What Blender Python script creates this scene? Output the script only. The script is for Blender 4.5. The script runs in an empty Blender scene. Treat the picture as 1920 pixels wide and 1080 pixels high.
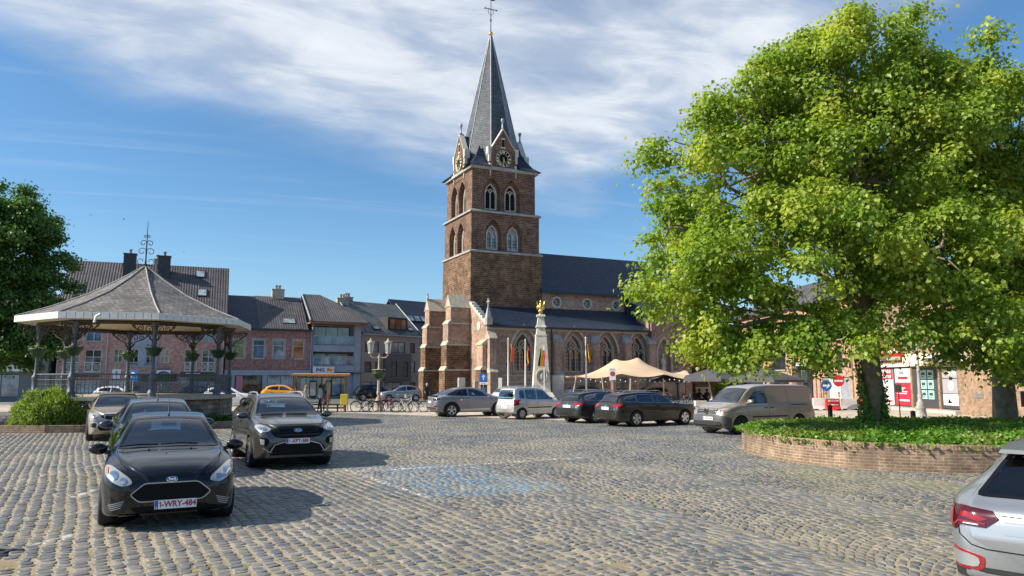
import bpy, bmesh, math, random
import numpy as np
from mathutils import Vector, Matrix, noise
from mathutils.bvhtree import BVHTree
from mathutils.geometry import tessellate_polygon
random.seed(7); RNG = np.random.default_rng(7)
R = math.radians
SC = bpy.context.scene
COL = SC.collection
# ---------------------------------------------------------------- camera, sky, sun, exposure
CAM_H, FPX, PITCH = 2.0, 1390.0, R(7.05)
cd = bpy.data.cameras.new('camera'); cam = bpy.data.objects.new('camera', cd); COL.objects.link(cam)
cd.sensor_width = 36; cd.lens = 36 * FPX / 1920; cd.clip_start = .1; cd.clip_end = 3000
cam.location = (0, 0, CAM_H); cam.rotation_euler = (R(90) + PITCH, 0, 0)
SC.camera = cam
SUN_EL, SUN_AZ = R(36), R(14)      # elevation; azimuth measured from -X towards the camera (-Y)
sdir = Vector((-math.cos(SUN_EL) * math.cos(SUN_AZ), -math.cos(SUN_EL) * math.sin(SUN_AZ), math.sin(SUN_EL)))
sl = bpy.data.lights.new('sun', 'SUN'); sl.energy = 5.0; sl.angle = R(.53); sl.color = (1, .9, .74)
so = bpy.data.objects.new('sun', sl); COL.objects.link(so)
so.rotation_euler = sdir.to_track_quat('Z', 'Y').to_euler()
SC.view_settings.view_transform = 'Standard'; SC.view_settings.look = 'None'
SC.view_settings.exposure = .62; SC.view_settings.gamma = 1
SC.cycles.max_bounces = 6; SC.cycles.transparent_max_bounces = 10; SC.cycles.use_denoising = True
SC.cycles.diffuse_bounces = 3; SC.cycles.glossy_bounces = 3; SC.cycles.transmission_bounces = 4

def NW(nt, typ, **kw):
    n = nt.nodes.new(typ)
    for k, v in kw.items(): setattr(n, k, v)
    return n
def MATH(nt, op, a, b=None, c=None, clamp=False):
    n = nt.nodes.new('ShaderNodeMath'); n.operation = op; n.use_clamp = clamp
    for i, v in enumerate((a, b, c)):
        if v is None: continue
        if isinstance(v, (int, float)): n.inputs[i].default_value = v
        else: nt.links.new(v, n.inputs[i])
    return n.outputs[0]
def SMOOTH(nt, v, a, b):
    n = nt.nodes.new('ShaderNodeMapRange'); n.interpolation_type = 'SMOOTHSTEP'
    nt.links.new(v, n.inputs[0]); n.inputs[1].default_value = a; n.inputs[2].default_value = b
    return n.outputs[0]
def MIX(nt, f, a, b, mode='MIX'):
    n = nt.nodes.new('ShaderNodeMix'); n.data_type = 'RGBA'; n.blend_type = mode
    for s, v in ((n.inputs[0], f), (n.inputs[6], a), (n.inputs[7], b)):
        if isinstance(v, (int, float)): s.default_value = v
        elif isinstance(v, tuple): s.default_value = v if len(v) == 4 else v + (1,)
        else: nt.links.new(v, s)
    return n.outputs[2]
def NOISE(nt, vec, scale, detail=3, rough=.55, dist=0, dim='3D'):
    n = nt.nodes.new('ShaderNodeTexNoise'); n.noise_dimensions = dim
    n.inputs['Scale'].default_value = scale; n.inputs['Detail'].default_value = detail
    n.inputs['Roughness'].default_value = rough; n.inputs['Distortion'].default_value = dist
    if vec is not None: nt.links.new(vec, n.inputs['Vector'])
    return n.outputs['Fac']

W = bpy.data.worlds.new('World'); SC.world = W; W.use_nodes = True
nt = W.node_tree; nt.nodes.clear()
sky = NW(nt, 'ShaderNodeTexSky', sky_type='NISHITA', sun_disc=False)
sky.sun_elevation = SUN_EL
sky.sun_rotation = math.atan2(sdir.x, sdir.y)
sky.air_density = 1.0; sky.dust_density = .6; sky.ozone_density = 1.6; sky.altitude = 0
tc = NW(nt, 'ShaderNodeTexCoord'); sep = NW(nt, 'ShaderNodeSeparateXYZ'); nt.links.new(tc.outputs['Generated'], sep.inputs[0])
X_, Y_, Z_ = sep.outputs
zc = MATH(nt, 'MAXIMUM', Z_, .02)
az = MATH(nt, 'DIVIDE', X_, MATH(nt, 'MAXIMUM', Y_, .05))      # horizontal tangent
el = MATH(nt, 'DIVIDE', Z_, MATH(nt, 'MAXIMUM', MATH(nt, 'SQRT', MATH(nt, 'ADD', MATH(nt, 'MULTIPLY', X_, X_), MATH(nt, 'MULTIPLY', Y_, Y_))), .02))
# cirrus layer: the direction cut with a flat layer overhead, stretched along the streaks
zz = MATH(nt, 'ADD', zc, .12)
px_ = MATH(nt, 'DIVIDE', X_, zz); py_ = MATH(nt, 'DIVIDE', Y_, zz)
def rot(a, b, ang):
    return (MATH(nt, 'ADD', MATH(nt, 'MULTIPLY', a, math.cos(ang)), MATH(nt, 'MULTIPLY', b, math.sin(ang))),
            MATH(nt, 'SUBTRACT', MATH(nt, 'MULTIPLY', b, math.cos(ang)), MATH(nt, 'MULTIPLY', a, math.sin(ang))))
ra, rb = rot(px_, py_, R(18))
cb = NW(nt, 'ShaderNodeCombineXYZ'); nt.links.new(MATH(nt, 'MULTIPLY', ra, .8), cb.inputs[0]); nt.links.new(MATH(nt, 'MULTIPLY', rb, 1.45), cb.inputs[1])
n1 = NOISE(nt, cb.outputs[0], 1.0, 5, .5, .25)
n2 = NOISE(nt, cb.outputs[0], 3.2, 7, .58, .35)
cb2 = NW(nt, 'ShaderNodeCombineXYZ'); nt.links.new(MATH(nt, 'MULTIPLY', ra, .3), cb2.inputs[0]); nt.links.new(MATH(nt, 'MULTIPLY', rb, 5.5), cb2.inputs[1])
n3 = NOISE(nt, cb2.outputs[0], 1.6, 5, .6, .6)
# the cloud bank lies above a line that falls from the left to the middle and rises again to the right
dz_ = MATH(nt, 'SUBTRACT', az, .10)
low = MATH(nt, 'ADD', MATH(nt, 'MAXIMUM', MATH(nt, 'MULTIPLY', dz_, -.17), MATH(nt, 'MULTIPLY', dz_, .42)), .258)
lowr = MATH(nt, 'ADD', low, MATH(nt, 'MULTIPLY', MATH(nt, 'SUBTRACT', n1, .5), .22))
bank = SMOOTH(nt, MATH(nt, 'SUBTRACT', el, lowr), -.035, .085)
body = MATH(nt, 'ADD', MATH(nt, 'MULTIPLY', SMOOTH(nt, n1, .18, .52), .74), MATH(nt, 'MULTIPLY', SMOOTH(nt, n2, .25, .75), .48))
body = MATH(nt, 'MULTIPLY', body, MATH(nt, 'MULTIPLY', bank, MATH(nt, 'ADD', MATH(nt, 'MULTIPLY', SMOOTH(nt, el, 1.7, .75), .8), .2)), clamp=True)
wisp = MATH(nt, 'MULTIPLY', MATH(nt, 'MULTIPLY', SMOOTH(nt, n3, .52, .84), SMOOTH(nt, el, .03, .25)), .22)
cloud = MATH(nt, 'MAXIMUM', MATH(nt, 'MULTIPLY', body, .93), wisp)
hz = MATH(nt, 'MULTIPLY', SMOOTH(nt, el, .26, -.02), .34)
grade = MIX(nt, 1.0, sky.outputs[0], (.68, 1.0, 1.2), 'MULTIPLY')
skc = MIX(nt, hz, grade, (4.4, 5.8, 7.4))
c = MIX(nt, cloud, skc, MIX(nt, SMOOTH(nt, n2, .3, .75), (4.3, 4.9, 5.9), (7.2, 7.5, 7.9)))
bg = NW(nt, 'ShaderNodeBackground'); nt.links.new(c, bg.inputs[0]); bg.inputs[1].default_value = .085
wo = NW(nt, 'ShaderNodeOutputWorld'); nt.links.new(bg.outputs[0], wo.inputs[0])

# ---------------------------------------------------------------- pixel -> place helpers (used to survey positions)
cp, sp = math.cos(PITCH), math.sin(PITCH)
def at(px, py, Y):
    a = (px - 960) / FPX; b = (540 - py) / FPX; k = Y / (cp - b * sp)
    return Vector((a * k, Y, CAM_H + (sp + b * cp) * k))
def gnd(px, py, z=0.):
    a = (px - 960) / FPX; b = (540 - py) / FPX; k = (z - CAM_H) / (sp + b * cp)
    return Vector((a * k, (cp - b * sp) * k, z))

# ---------------------------------------------------------------- object helpers
def meta(o, label=None, cat=None, group=None, kind=None):
    if label: o['label'] = label
    if cat: o['category'] = cat
    if group: o['group'] = group
    if kind: o['kind'] = kind
    return o
def empty(name, loc, rz=0, label=None, cat=None, group=None, kind=None, parent=None, sc=1):
    o = bpy.data.objects.new(name, None); COL.objects.link(o); o.empty_display_size = .2
    o.location = loc; o.rotation_euler = (0, 0, rz); o.scale = (sc, sc, sc); o.parent = parent
    return meta(o, label, cat, group, kind)
def copy_tree(o, parent=None):
    c = o.copy(); COL.objects.link(c); c.parent = parent
    for ch in list(o.children): copy_tree(ch, c)
    return c
class MB:
    def __init__(s): s.v = []; s.f = []; s.m = []; s.s = []
    def add(s, vs, fs, mi=0, sm=False, M=None):
        n = len(s.v)
        s.v += [tuple(M @ Vector(p)) if M is not None else tuple(p) for p in vs]
        for f in fs: s.f.append(tuple(i + n for i in f)); s.m.append(mi); s.s.append(sm)
        return s
    def box(s, x0, x1, y0, y1, z0, z1, mi=0, M=None, bev=0):
        if bev:
            bm = bmesh.new(); bmesh.ops.create_cube(bm, size=1)
            for v in bm.verts: v.co = Vector(((x0 + x1) / 2 + v.co.x * (x1 - x0), (y0 + y1) / 2 + v.co.y * (y1 - y0), (z0 + z1) / 2 + v.co.z * (z1 - z0)))
            bmesh.ops.bevel(bm, geom=list(bm.edges), offset=bev, segments=2, affect='EDGES', profile=.6)
            bm.verts.ensure_lookup_table()
            s.add([v.co.copy() for v in bm.verts], [[v.index for v in f.verts] for f in bm.faces], mi, False, M); bm.free(); return s
        return s.add([(x0, y0, z0), (x1, y0, z0), (x1, y1, z0), (x0, y1, z0), (x0, y0, z1), (x1, y0, z1), (x1, y1, z1), (x0, y1, z1)],
                     [(0, 3, 2, 1), (4, 5, 6, 7), (0, 1, 5, 4), (1, 2, 6, 5), (2, 3, 7, 6), (3, 0, 4, 7)], mi, False, M)
    def lathe(s, prof, n=16, mi=0, c=(0, 0, 0), M=None, sm=True, a0=0, capb=True, capt=True):
        vs = []; fs = []
        for r, z in prof:
            for k in range(n):
                a = a0 + 2 * math.pi * k / n; vs.append((c[0] + r * math.cos(a), c[1] + r * math.sin(a), c[2] + z))
        for i in range(len(prof) - 1):
            for k in range(n):
                k2 = (k + 1) % n; fs.append((i * n + k, i * n + k2, (i + 1) * n + k2, (i + 1) * n + k))
        s.add(vs, fs, mi, sm, M)
        if capb and prof[0][0] > 1e-4: s.add([vs[k] for k in range(n)], [tuple(range(n - 1, -1, -1))], mi, False, M)
        if capt and prof[-1][0] > 1e-4: s.add([vs[(len(prof) - 1) * n + k] for k in range(n)], [tuple(range(n))], mi, False, M)
        return s
    def tube(s, pts, r, n=8, mi=0, M=None, closed=False, sm=True):
        pts = [Vector(p) for p in pts]; m = len(pts); rs = r if isinstance(r, (list, tuple)) else [r] * m
        vs = []; fs = []; prev = None
        for i, p in enumerate(pts):
            if closed: d = pts[(i + 1) % m] - pts[i - 1]
            else: d = pts[min(i + 1, m - 1)] - pts[max(i - 1, 0)]
            d = d.normalized() if d.length > 1e-9 else Vector((0, 0, 1))
            if prev is None:
                u = d.cross(Vector((0, 0, 1)))
                if u.length < .05: u = d.cross(Vector((0, 1, 0)))
            else: u = prev - d * prev.dot(d)
            u.normalize(); prev = u; w = d.cross(u)
            for k in range(n):
                a = 2 * math.pi * k / n; vs.append(p + (u * math.cos(a) + w * math.sin(a)) * rs[i])
        for i in range(m if closed else m - 1):
            j = (i + 1) % m
            for k in range(n):
                k2 = (k + 1) % n; fs.append((i * n + k, i * n + k2, j * n + k2, j * n + k))
        s.add(vs, fs, mi, sm, M)
        if not closed:
            s.add(vs[:n], [tuple(range(n - 1, -1, -1))], mi, False, M); s.add(vs[-n:], [tuple(range(n))], mi, False, M)
        return s
    def wall(s, outer, holes=(), depth=.15, thick=0, mi=0, mr=None, fr=None):
        """outer/holes: polygons in (a,b); fr(a,b,c)->xyz with c = depth behind the face"""
        fr = fr or (lambda a, b, c: (a, c, b)); mr = mi if mr is None else mr
        polys = [[Vector((p[0], p[1], 0)) for p in outer]] + [[Vector((p[0], p[1], 0)) for p in h] for h in holes]
        tri = tessellate_polygon(polys); flat = [p for q in polys for p in q]
        tri2 = []
        for t in tri:
            a, b, c_ = (flat[i] for i in t)
            ar = (b.x - a.x) * (c_.y - a.y) - (b.y - a.y) * (c_.x - a.x)
            if abs(ar) < 1e-9: continue
            tri2.append(tuple(t) if ar > 0 else tuple(t[::-1]))
        s.add([fr(p.x, p.y, 0) for p in flat], tri2, mi)
        for h in holes:
            n = len(h); vs = [fr(p[0], p[1], 0) for p in h] + [fr(p[0], p[1], depth) for p in h]
            s.add(vs, [(i, (i + 1) % n, n + (i + 1) % n, n + i) for i in range(n)], mr)
        if thick:
            n = len(outer); vs = [fr(p[0], p[1], 0) for p in outer] + [fr(p[0], p[1], thick) for p in outer]
            s.add(vs, [(i, n + i, n + (i + 1) % n, (i + 1) % n) for i in range(n)], mi)
            s.add([fr(p[0], p[1], thick) for p in outer], [tuple(range(n))[::-1]] if n < 5 else [tuple(t) for t in tessellate_polygon([[Vector((p[0], p[1], 0)) for p in outer]])], mi)
        return s
    def prism(s, poly, d0, d1, mi=0, fr=None, M=None):
        """closed solid: poly in (a,b) swept from d0 to d1"""
        fr = fr or (lambda a, b, c: (a, c, b)); n = len(poly)
        t = tessellate_polygon([[Vector((p[0], p[1], 0)) for p in poly]])
        s.add([fr(p[0], p[1], d0) for p in poly], [tuple(x) for x in t], mi, False, M)
        s.add([fr(p[0], p[1], d1) for p in poly], [tuple(x)[::-1] for x in t], mi, False, M)
        s.add([fr(p[0], p[1], d0) for p in poly] + [fr(p[0], p[1], d1) for p in poly], [(i, (i + 1) % n, n + (i + 1) % n, n + i) for i in range(n)], mi, False, M)
        return s
    def build(s, name, mats, parent=None, fix=False, loc=None, rz=0, split=False, **kw):
        if split:   # every loose piece becomes an object of its own
            key = {}; ids = [key.setdefault(tuple(round(c, 3) for c in v), len(key)) for v in s.v]; up = list(range(len(key)))
            def find(a):
                while up[a] != a: up[a] = up[up[a]]; a = up[a]
                return a
            for f in s.f:
                for i in f[1:]: up[find(ids[i])] = find(ids[f[0]])
            parts = {}
            for f, m_, sm in zip(s.f, s.m, s.s): parts.setdefault(find(ids[f[0]]), []).append((f, m_, sm))
            for fs in parts.values():
                q = MB(); mp = {}
                for f, m_, sm in fs:
                    for i in f:
                        if i not in mp: mp[i] = len(q.v); q.v.append(s.v[i])
                    q.f.append(tuple(mp[i] for i in f)); q.m.append(m_); q.s.append(sm)
                q.build(name, mats, parent, fix, loc, rz, **kw)
            return None
        me = bpy.data.meshes.new(name); me.from_pydata(s.v, [], s.f)
        if not isinstance(mats, (list, tuple)): mats = [mats]
        for m in mats: me.materials.append(m)
        me.polygons.foreach_set('material_index', s.m); me.polygons.foreach_set('use_smooth', s.s)
        if fix:
            bm = bmesh.new(); bm.from_mesh(me); bmesh.ops.recalc_face_normals(bm, faces=bm.faces); bm.to_mesh(me); bm.free()
        muv(me); me.update()
        o = bpy.data.objects.new(name, me); COL.objects.link(o); o.parent = parent
        if loc is not None: o.location = loc
        o.rotation_euler = (0, 0, rz)
        return meta(o, **kw)
def muv(me):
    """metric UVs: u runs level along each face, v up its slope"""
    uv = me.uv_layers.new(name='uv'); dat = np.zeros(len(me.loops) * 2, dtype=np.float32)
    co = np.zeros(len(me.vertices) * 3); me.vertices.foreach_get('co', co); co = co.reshape(-1, 3)
    vi = np.zeros(len(me.loops), dtype=np.int64); me.loops.foreach_get('vertex_index', vi)
    nr = np.zeros(len(me.polygons) * 3); me.polygons.foreach_get('normal', nr); nr = nr.reshape(-1, 3)
    lt = np.zeros(len(me.polygons), dtype=np.int64); me.polygons.foreach_get('loop_total', lt)
    n = np.repeat(nr, lt, axis=0); h = np.hypot(n[:, 0], n[:, 1]); flat = h < .05
    hx = np.where(flat, 1, -n[:, 1] / np.maximum(h, 1e-6)); hy = np.where(flat, 0, n[:, 0] / np.maximum(h, 1e-6))
    # keep u running the same way on opposite faces
    t = np.stack([hx, hy, np.zeros_like(hx)], 1); b = np.cross(n, t)
    p = co[vi]; dat = np.stack([(p * t).sum(1), (p * b).sum(1)], 1).astype(np.float32)
    uv.data.foreach_set('uv', dat.ravel())
def rect(x0, x1, z0, z1): return [(x0, z0), (x1, z0), (x1, z1), (x0, z1)]
def gothic(cx, w, z0, zs, n=7, k=1.0):
    """pointed arch outline: springs at zs, arcs of radius k*w"""
    r = w * k; pts = [(cx - w / 2, z0), (cx + w / 2, z0), (cx + w / 2, zs)]
    c = cx + w / 2 - r; amax = math.acos((cx - c) / r)
    for i in range(1, n + 1): a = amax * i / n; pts.append((c + r * math.cos(a), zs + r * math.sin(a)))
    for i in range(n - 1, -1, -1): a = amax * i / n; pts.append((2 * cx - c - r * math.cos(a), zs + r * math.sin(a)))
    return pts
def circle(cx, cz, r, n=24): return [(cx + r * math.cos(2 * math.pi * i / n), cz + r * math.sin(2 * math.pi * i / n)) for i in range(n)]
FONT = None
def text_mb(mb, s, size, fr, mi=0, bold=.0, align='CENTER', squash=1.0, track=1.0):
    """writing as mesh, fr(a,b,c)->xyz ; (0,0) is the middle of the line"""
    cu = bpy.data.curves.new('t', 'FONT'); cu.body = s; cu.size = size; cu.align_x = align; cu.align_y = 'CENTER'
    cu.offset = bold; cu.space_character = track; cu.resolution_u = 3
    ob = bpy.data.objects.new('t', cu); COL.objects.link(ob)
    dg = bpy.context.evaluated_depsgraph_get(); me = ob.evaluated_get(dg).to_mesh()
    vs = [fr(v.co.x * squash, v.co.y, 0) for v in me.vertices]; fs = [tuple(p.vertices) for p in me.polygons]
    mb.add(vs, fs, mi); ob.evaluated_get(dg).to_mesh_clear()
    bpy.data.objects.remove(ob); bpy.data.curves.remove(cu)

# ---------------------------------------------------------------- materials
MATS = {}
def mat(name, base=(.5, .5, .5), rough=.6, metal=0., coat=0., spec=.5, var=0., vscale=3., bump=0., bscale=40., emit=None, alpha=None, trans=0., sheen=0.):
    m = bpy.data.materials.new(name); m.use_nodes = True; nt = m.node_tree; p = nt.nodes['Principled BSDF']
    p.inputs['Base Color'].default_value = tuple(base) + (1,); p.inputs['Roughness'].default_value = rough
    p.inputs['Metallic'].default_value = metal; p.inputs['Coat Weight'].default_value = coat; p.inputs['Coat Roughness'].default_value = .04
    p.inputs['Specular IOR Level'].default_value = spec
    if trans: p.inputs['Transmission Weight'].default_value = trans
    tc = NW(nt, 'ShaderNodeTexCoord')
    if var:
        n = NOISE(nt, tc.outputs['Object'], vscale, 5, .65)
        b = tuple(base)
        c = MIX(nt, SMOOTH(nt, n, .25, .75), tuple(x * (1 - var) for x in b), tuple(min(1, x * (1 + var)) for x in b))
        nt.links.new(c, p.inputs['Base Color'])
        n = NOISE(nt, tc.outputs['Object'], vscale * 2.3, 4, .6)
        nt.links.new(MATH(nt, 'ADD', MATH(nt, 'MULTIPLY', n, .3), rough - .15, clamp=True), p.inputs['Roughness'])
    if bump:
        b = NW(nt, 'ShaderNodeBump'); b.inputs['Strength'].default_value = bump; b.inputs['Distance'].default_value = .02
        nt.links.new(NOISE(nt, tc.outputs['Object'], bscale, 4, .6), b.inputs['Height']); nt.links.new(b.outputs[0], p.inputs['Normal'])
    if emit: p.inputs['Emission Color'].default_value = tuple(emit[:3]) + (1,); p.inputs['Emission Strength'].default_value = emit[3]
    MATS[name] = m; return m
def brickmat(name, c1, c2, mortar, bw=.22, bh=.065, mw=.012, rough=.85, var=.35, vscale=.6, bump=.5, patch=None, mb_=.1, warp=.0):
    m = bpy.data.materials.new(name); m.use_nodes = True; nt = m.node_tree; p = nt.nodes['Principled BSDF']
    uv = NW(nt, 'ShaderNodeUVMap'); tc = NW(nt, 'ShaderNodeTexCoord'); vec = uv.outputs[0]
    if warp:
        nn = NW(nt, 'ShaderNodeTexNoise'); nn.inputs['Scale'].default_value = 2.2; nt.links.new(uv.outputs[0], nn.inputs['Vector'])
        a = NW(nt, 'ShaderNodeVectorMath', operation='MULTIPLY_ADD'); nt.links.new(nn.outputs['Color'], a.inputs[0]); a.inputs[1].default_value = (warp,) * 3; nt.links.new(uv.outputs[0], a.inputs[2]); vec = a.outputs[0]
    b = NW(nt, 'ShaderNodeTexBrick'); nt.links.new(vec, b.inputs['Vector']); b.offset = .5
    b.inputs['Color1'].default_value = c1 + (1,); b.inputs['Color2'].default_value = c2 + (1,); b.inputs['Mortar'].default_value = mortar + (1,)
    b.inputs['Scale'].default_value = 1; b.inputs['Mortar Size'].default_value = mw; b.inputs['Brick Width'].default_value = bw; b.inputs['Row Height'].default_value = bh
    b.inputs['Mortar Smooth'].default_value = mb_
    n = NOISE(nt, tc.outputs['Object'], vscale, 6, .62)
    c = MIX(nt, 1.0, b.outputs['Color'], MIX(nt, SMOOTH(nt, n, .3, .7), (1 - var,) * 3, (1 + var * .7,) * 3), 'MULTIPLY')
    n2 = NOISE(nt, vec, 1 / bw * .8, 3, .6)
    c = MIX(nt, 1.0, c, MIX(nt, SMOOTH(nt, n2, .3, .7), (.72, .7, .68), (1.25, 1.22, 1.2)), 'MULTIPLY')
    if patch:
        n3 = NOISE(nt, tc.outputs['Object'], patch[1], 4, .6)
        c = MIX(nt, MATH(nt, 'MULTIPLY', SMOOTH(nt, n3, .52, .66), patch[2]), c, patch[0])
    nt.links.new(c, p.inputs['Base Color']); p.inputs['Roughness'].default_value = rough; p.inputs['Specular IOR Level'].default_value = .3
    bp = NW(nt, 'ShaderNodeBump'); bp.inputs['Strength'].default_value = bump; bp.inputs['Distance'].default_value = .015
    h = MATH(nt, 'ADD', MATH(nt, 'SUBTRACT', 1, b.outputs['Fac']), MATH(nt, 'MULTIPLY', n2, .5)); nt.links.new(h, bp.inputs['Height']); nt.links.new(bp.outputs[0], p.inputs['Normal'])
    MATS[name] = m; return m
def tilemat(name, c, tw=.22, th=.3, rough=.55, amp=.9, var=.3, slate=False, light=1.5):
    """roof covering in metric uv: pantiles (rolls + courses) or slates"""
    m = bpy.data.materials.new(name); m.use_nodes = True; nt = m.node_tree; p = nt.nodes['Principled BSDF']
    uv = NW(nt, 'ShaderNodeUVMap'); sp_ = NW(nt, 'ShaderNodeSeparateXYZ'); nt.links.new(uv.outputs[0], sp_.inputs[0])
    u, v = sp_.outputs[0], sp_.outputs[1]
    tc = NW(nt, 'ShaderNodeTexCoord')
    if slate:
        b = NW(nt, 'ShaderNodeTexBrick'); nt.links.new(uv.outputs[0], b.inputs['Vector']); b.inputs['Scale'].default_value = 1
        b.inputs['Color1'].default_value = tuple(x * .75 for x in c) + (1,); b.inputs['Color2'].default_value = tuple(x * 1.3 for x in c) + (1,)
        b.inputs['Mortar'].default_value = tuple(x * .45 for x in c) + (1,); b.inputs['Mortar Size'].default_value = .012
        b.inputs['Brick Width'].default_value = tw; b.inputs['Row Height'].default_value = th; col = b.outputs['Color']
        h = MATH(nt, 'ADD', MATH(nt, 'SUBTRACT', 1, b.outputs['Fac']), MATH(nt, 'MULTIPLY', MATH(nt, 'FRACT', MATH(nt, 'DIVIDE', v, th)), -.8))
    else:
        roll = MATH(nt, 'ABSOLUTE', MATH(nt, 'SINE', MATH(nt, 'MULTIPLY', u, math.pi / tw)))
        st = MATH(nt, 'FRACT', MATH(nt, 'DIVIDE', v, th))
        h = MATH(nt, 'ADD', roll, MATH(nt, 'MULTIPLY', st, -.6))
        gap = MATH(nt, 'MULTIPLY', SMOOTH(nt, roll, .0, .35), SMOOTH(nt, st, .0, .14))
        col = MIX(nt, gap, tuple(x * .35 for x in c), tuple(x * 1.1 for x in c))
    n = NOISE(nt, tc.outputs['Object'], .9, 5, .65); n2 = NOISE(nt, uv.outputs[0], 3.5, 3, .6)
    col = MIX(nt, 1.0, col, MIX(nt, SMOOTH(nt, n, .3, .7), (1 - var,) * 3, (1 + var,) * 3), 'MULTIPLY')
    col = MIX(nt, 1.0, col, MIX(nt, SMOOTH(nt, n2, .3, .7), (.8,) * 3, (1.22,) * 3), 'MULTIPLY')
    nt.links.new(col, p.inputs['Base Color']); p.inputs['Roughness'].default_value = rough
    bp = NW(nt, 'ShaderNodeBump'); bp.inputs['Strength'].default_value = amp; bp.inputs['Distance'].default_value = .03 if not slate else .012
    nt.links.new(h, bp.inputs['Height']); nt.links.new(bp.outputs[0], p.inputs['Normal'])
    MATS[name] = m; return m
def glassmat(name, tint=(.5, .6, .62), refl=.06, rough=.02, dark=None):
    """clear tinted pane: fresnel reflection over see-through (or over a dark backing)"""
    m = bpy.data.materials.new(name); m.use_nodes = True; nt = m.node_tree; nt.nodes.clear()
    o = NW(nt, 'ShaderNodeOutputMaterial'); g = NW(nt, 'ShaderNodeBsdfGlossy'); g.inputs['Roughness'].default_value = rough
    t = NW(nt, 'ShaderNodeBsdfTransparent'); t.inputs[0].default_value = tint + (1,)
    fr = NW(nt, 'ShaderNodeFresnel'); fr.inputs[0].default_value = 1.5
    mx = NW(nt, 'ShaderNodeMixShader'); nt.links.new(MATH(nt, 'ADD', MATH(nt, 'MULTIPLY', fr.outputs[0], 1.3), refl, clamp=True), mx.inputs[0])
    nt.links.new(t.outputs[0], mx.inputs[1]); nt.links.new(g.outputs[0], mx.inputs[2]); nt.links.new(mx.outputs[0], o.inputs[0])
    MATS[name] = m; return m
M = MATS
def paint(name, c, metal=.0, rough=.35):
    m = mat(name, c, rough, metal, coat=1., spec=.5 if metal else .05); nt = m.node_tree; p = nt.nodes['Principled BSDF']
    tc = NW(nt, 'ShaderNodeTexCoord'); n = NOISE(nt, tc.outputs['Object'], 2.5, 6, .7); sp_ = NW(nt, 'ShaderNodeSeparateXYZ'); nt.links.new(tc.outputs['Object'], sp_.inputs[0])
    dust = MATH(nt, 'MULTIPLY', MATH(nt, 'MULTIPLY', SMOOTH(nt, n, .35, .8), SMOOTH(nt, sp_.outputs[2], .8, .15)), .16)
    nt.links.new(MIX(nt, dust, c, (.10, .10, .10)), p.inputs['Base Color'])
    nt.links.new(MATH(nt, 'ADD', MATH(nt, 'MULTIPLY', dust, .6), .03), p.inputs['Coat Roughness'])
    return m
paint('paint_black', (.004, .005, .008)); paint('paint_navy', (.012, .018, .035)); paint('paint_graphite', (.085, .083, .08), .6, .32)
paint('paint_bronze', (.22, .205, .185), .75, .33); paint('paint_darkgrey', (.022, .024, .03), .4); paint('paint_blueblack', (.02, .035, .06), .4)
paint('paint_steel', (.27, .275, .30), .5, .36); paint('paint_silver', (.6, .6, .6), .55, .38); paint('paint_lightsilver', (.30, .32, .355), .6, .33)
paint('paint_beige', (.36, .305, .262), .3, .36); paint('paint_white', (.72, .73, .74)); paint('paint_orange', (.75, .3, .02)); paint('paint_blue', (.03, .08, .16), .5)
paint('paint_brown', (.022, .018, .016), .4)
mat('tyre', (.018, .018, .019), .85, var=.4, vscale=9); mat('plastic', (.022, .023, .025), .62, var=.25, vscale=6); mat('gloss_black', (.006, .006, .007), .12)
mat('plastic_grey', (.085, .088, .095), .6, var=.15); mat('alloy', (.62, .63, .65), .28, .85); mat('alloy_dark', (.05, .05, .055), .35, .7); mat('chrome', (.8, .8, .82), .12, 1.)
mat('interior', (.022, .03, .042), .85); mat('seat_cloth', (.06, .075, .095), .9); mat('disc', (.05, .05, .05), .6, .5)
mat('lamp_red', (.26, .006, .008), .12, coat=.6); mat('lamp_red_dark', (.06, .002, .004), .1, coat=.6); mat('lamp_clear', (.42, .42, .42), .25, .3, coat=1); mat('lamp_amber', (.5, .17, .02), .15, coat=1)
mat('plate_white', (.78, .78, .8), .5); mat('plate_red', (.33, .035, .04), .5); mat('plate_blue', (.02, .09, .42), .5); mat('emblem_blue', (.02, .05, .2), .2, coat=1)
glassmat('car_glass', (.46, .68, .82), .14); glassmat('car_glass_dark', (.12, .14, .15), .04); glassmat('lens', (.85, .9, .92), .06)
glassmat('shelter_glass', (.82, .86, .84), .02)
def panemat(name, c, rough=.04):
    m = mat(name, c, rough, 0, spec=.9); nt = m.node_tree; p = nt.nodes['Principled BSDF']; tc = NW(nt, 'ShaderNodeTexCoord')
    bp = NW(nt, 'ShaderNodeBump'); bp.inputs['Strength'].default_value = .06; bp.inputs['Distance'].default_value = .05
    nt.links.new(NOISE(nt, tc.outputs['Object'], 1.4, 2), bp.inputs['Height']); nt.links.new(bp.outputs[0], p.inputs['Normal']); p.inputs['Coat Weight'].default_value = .6
    n = NOISE(nt, tc.outputs['Object'], .8, 2); nt.links.new(MIX(nt, SMOOTH(nt, n, .35, .65), tuple(x * .6 for x in c), tuple(x * 1.5 for x in c)), p.inputs['Base Color'])
    return m
panemat('pane', (.035, .045, .055)); panemat('pane_blind', (.42, .41, .38), .3); panemat('pane_blue', (.10, .17, .27)); panemat('pane_light', (.26, .32, .36)); panemat('pane_orange', (.38, .16, .09)); panemat('pane_green', (.2, .2, .12))
mat('white_paint', (.72, .71, .68), .5, var=.12, vscale=4); mat('cream', (.72, .64, .46), .7, var=.1); mat('dark_metal', (.035, .04, .048), .45, .3, var=.3, vscale=5); mat('iron_blue', (.10, .115, .14), .5, .2, var=.3, vscale=5)
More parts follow.
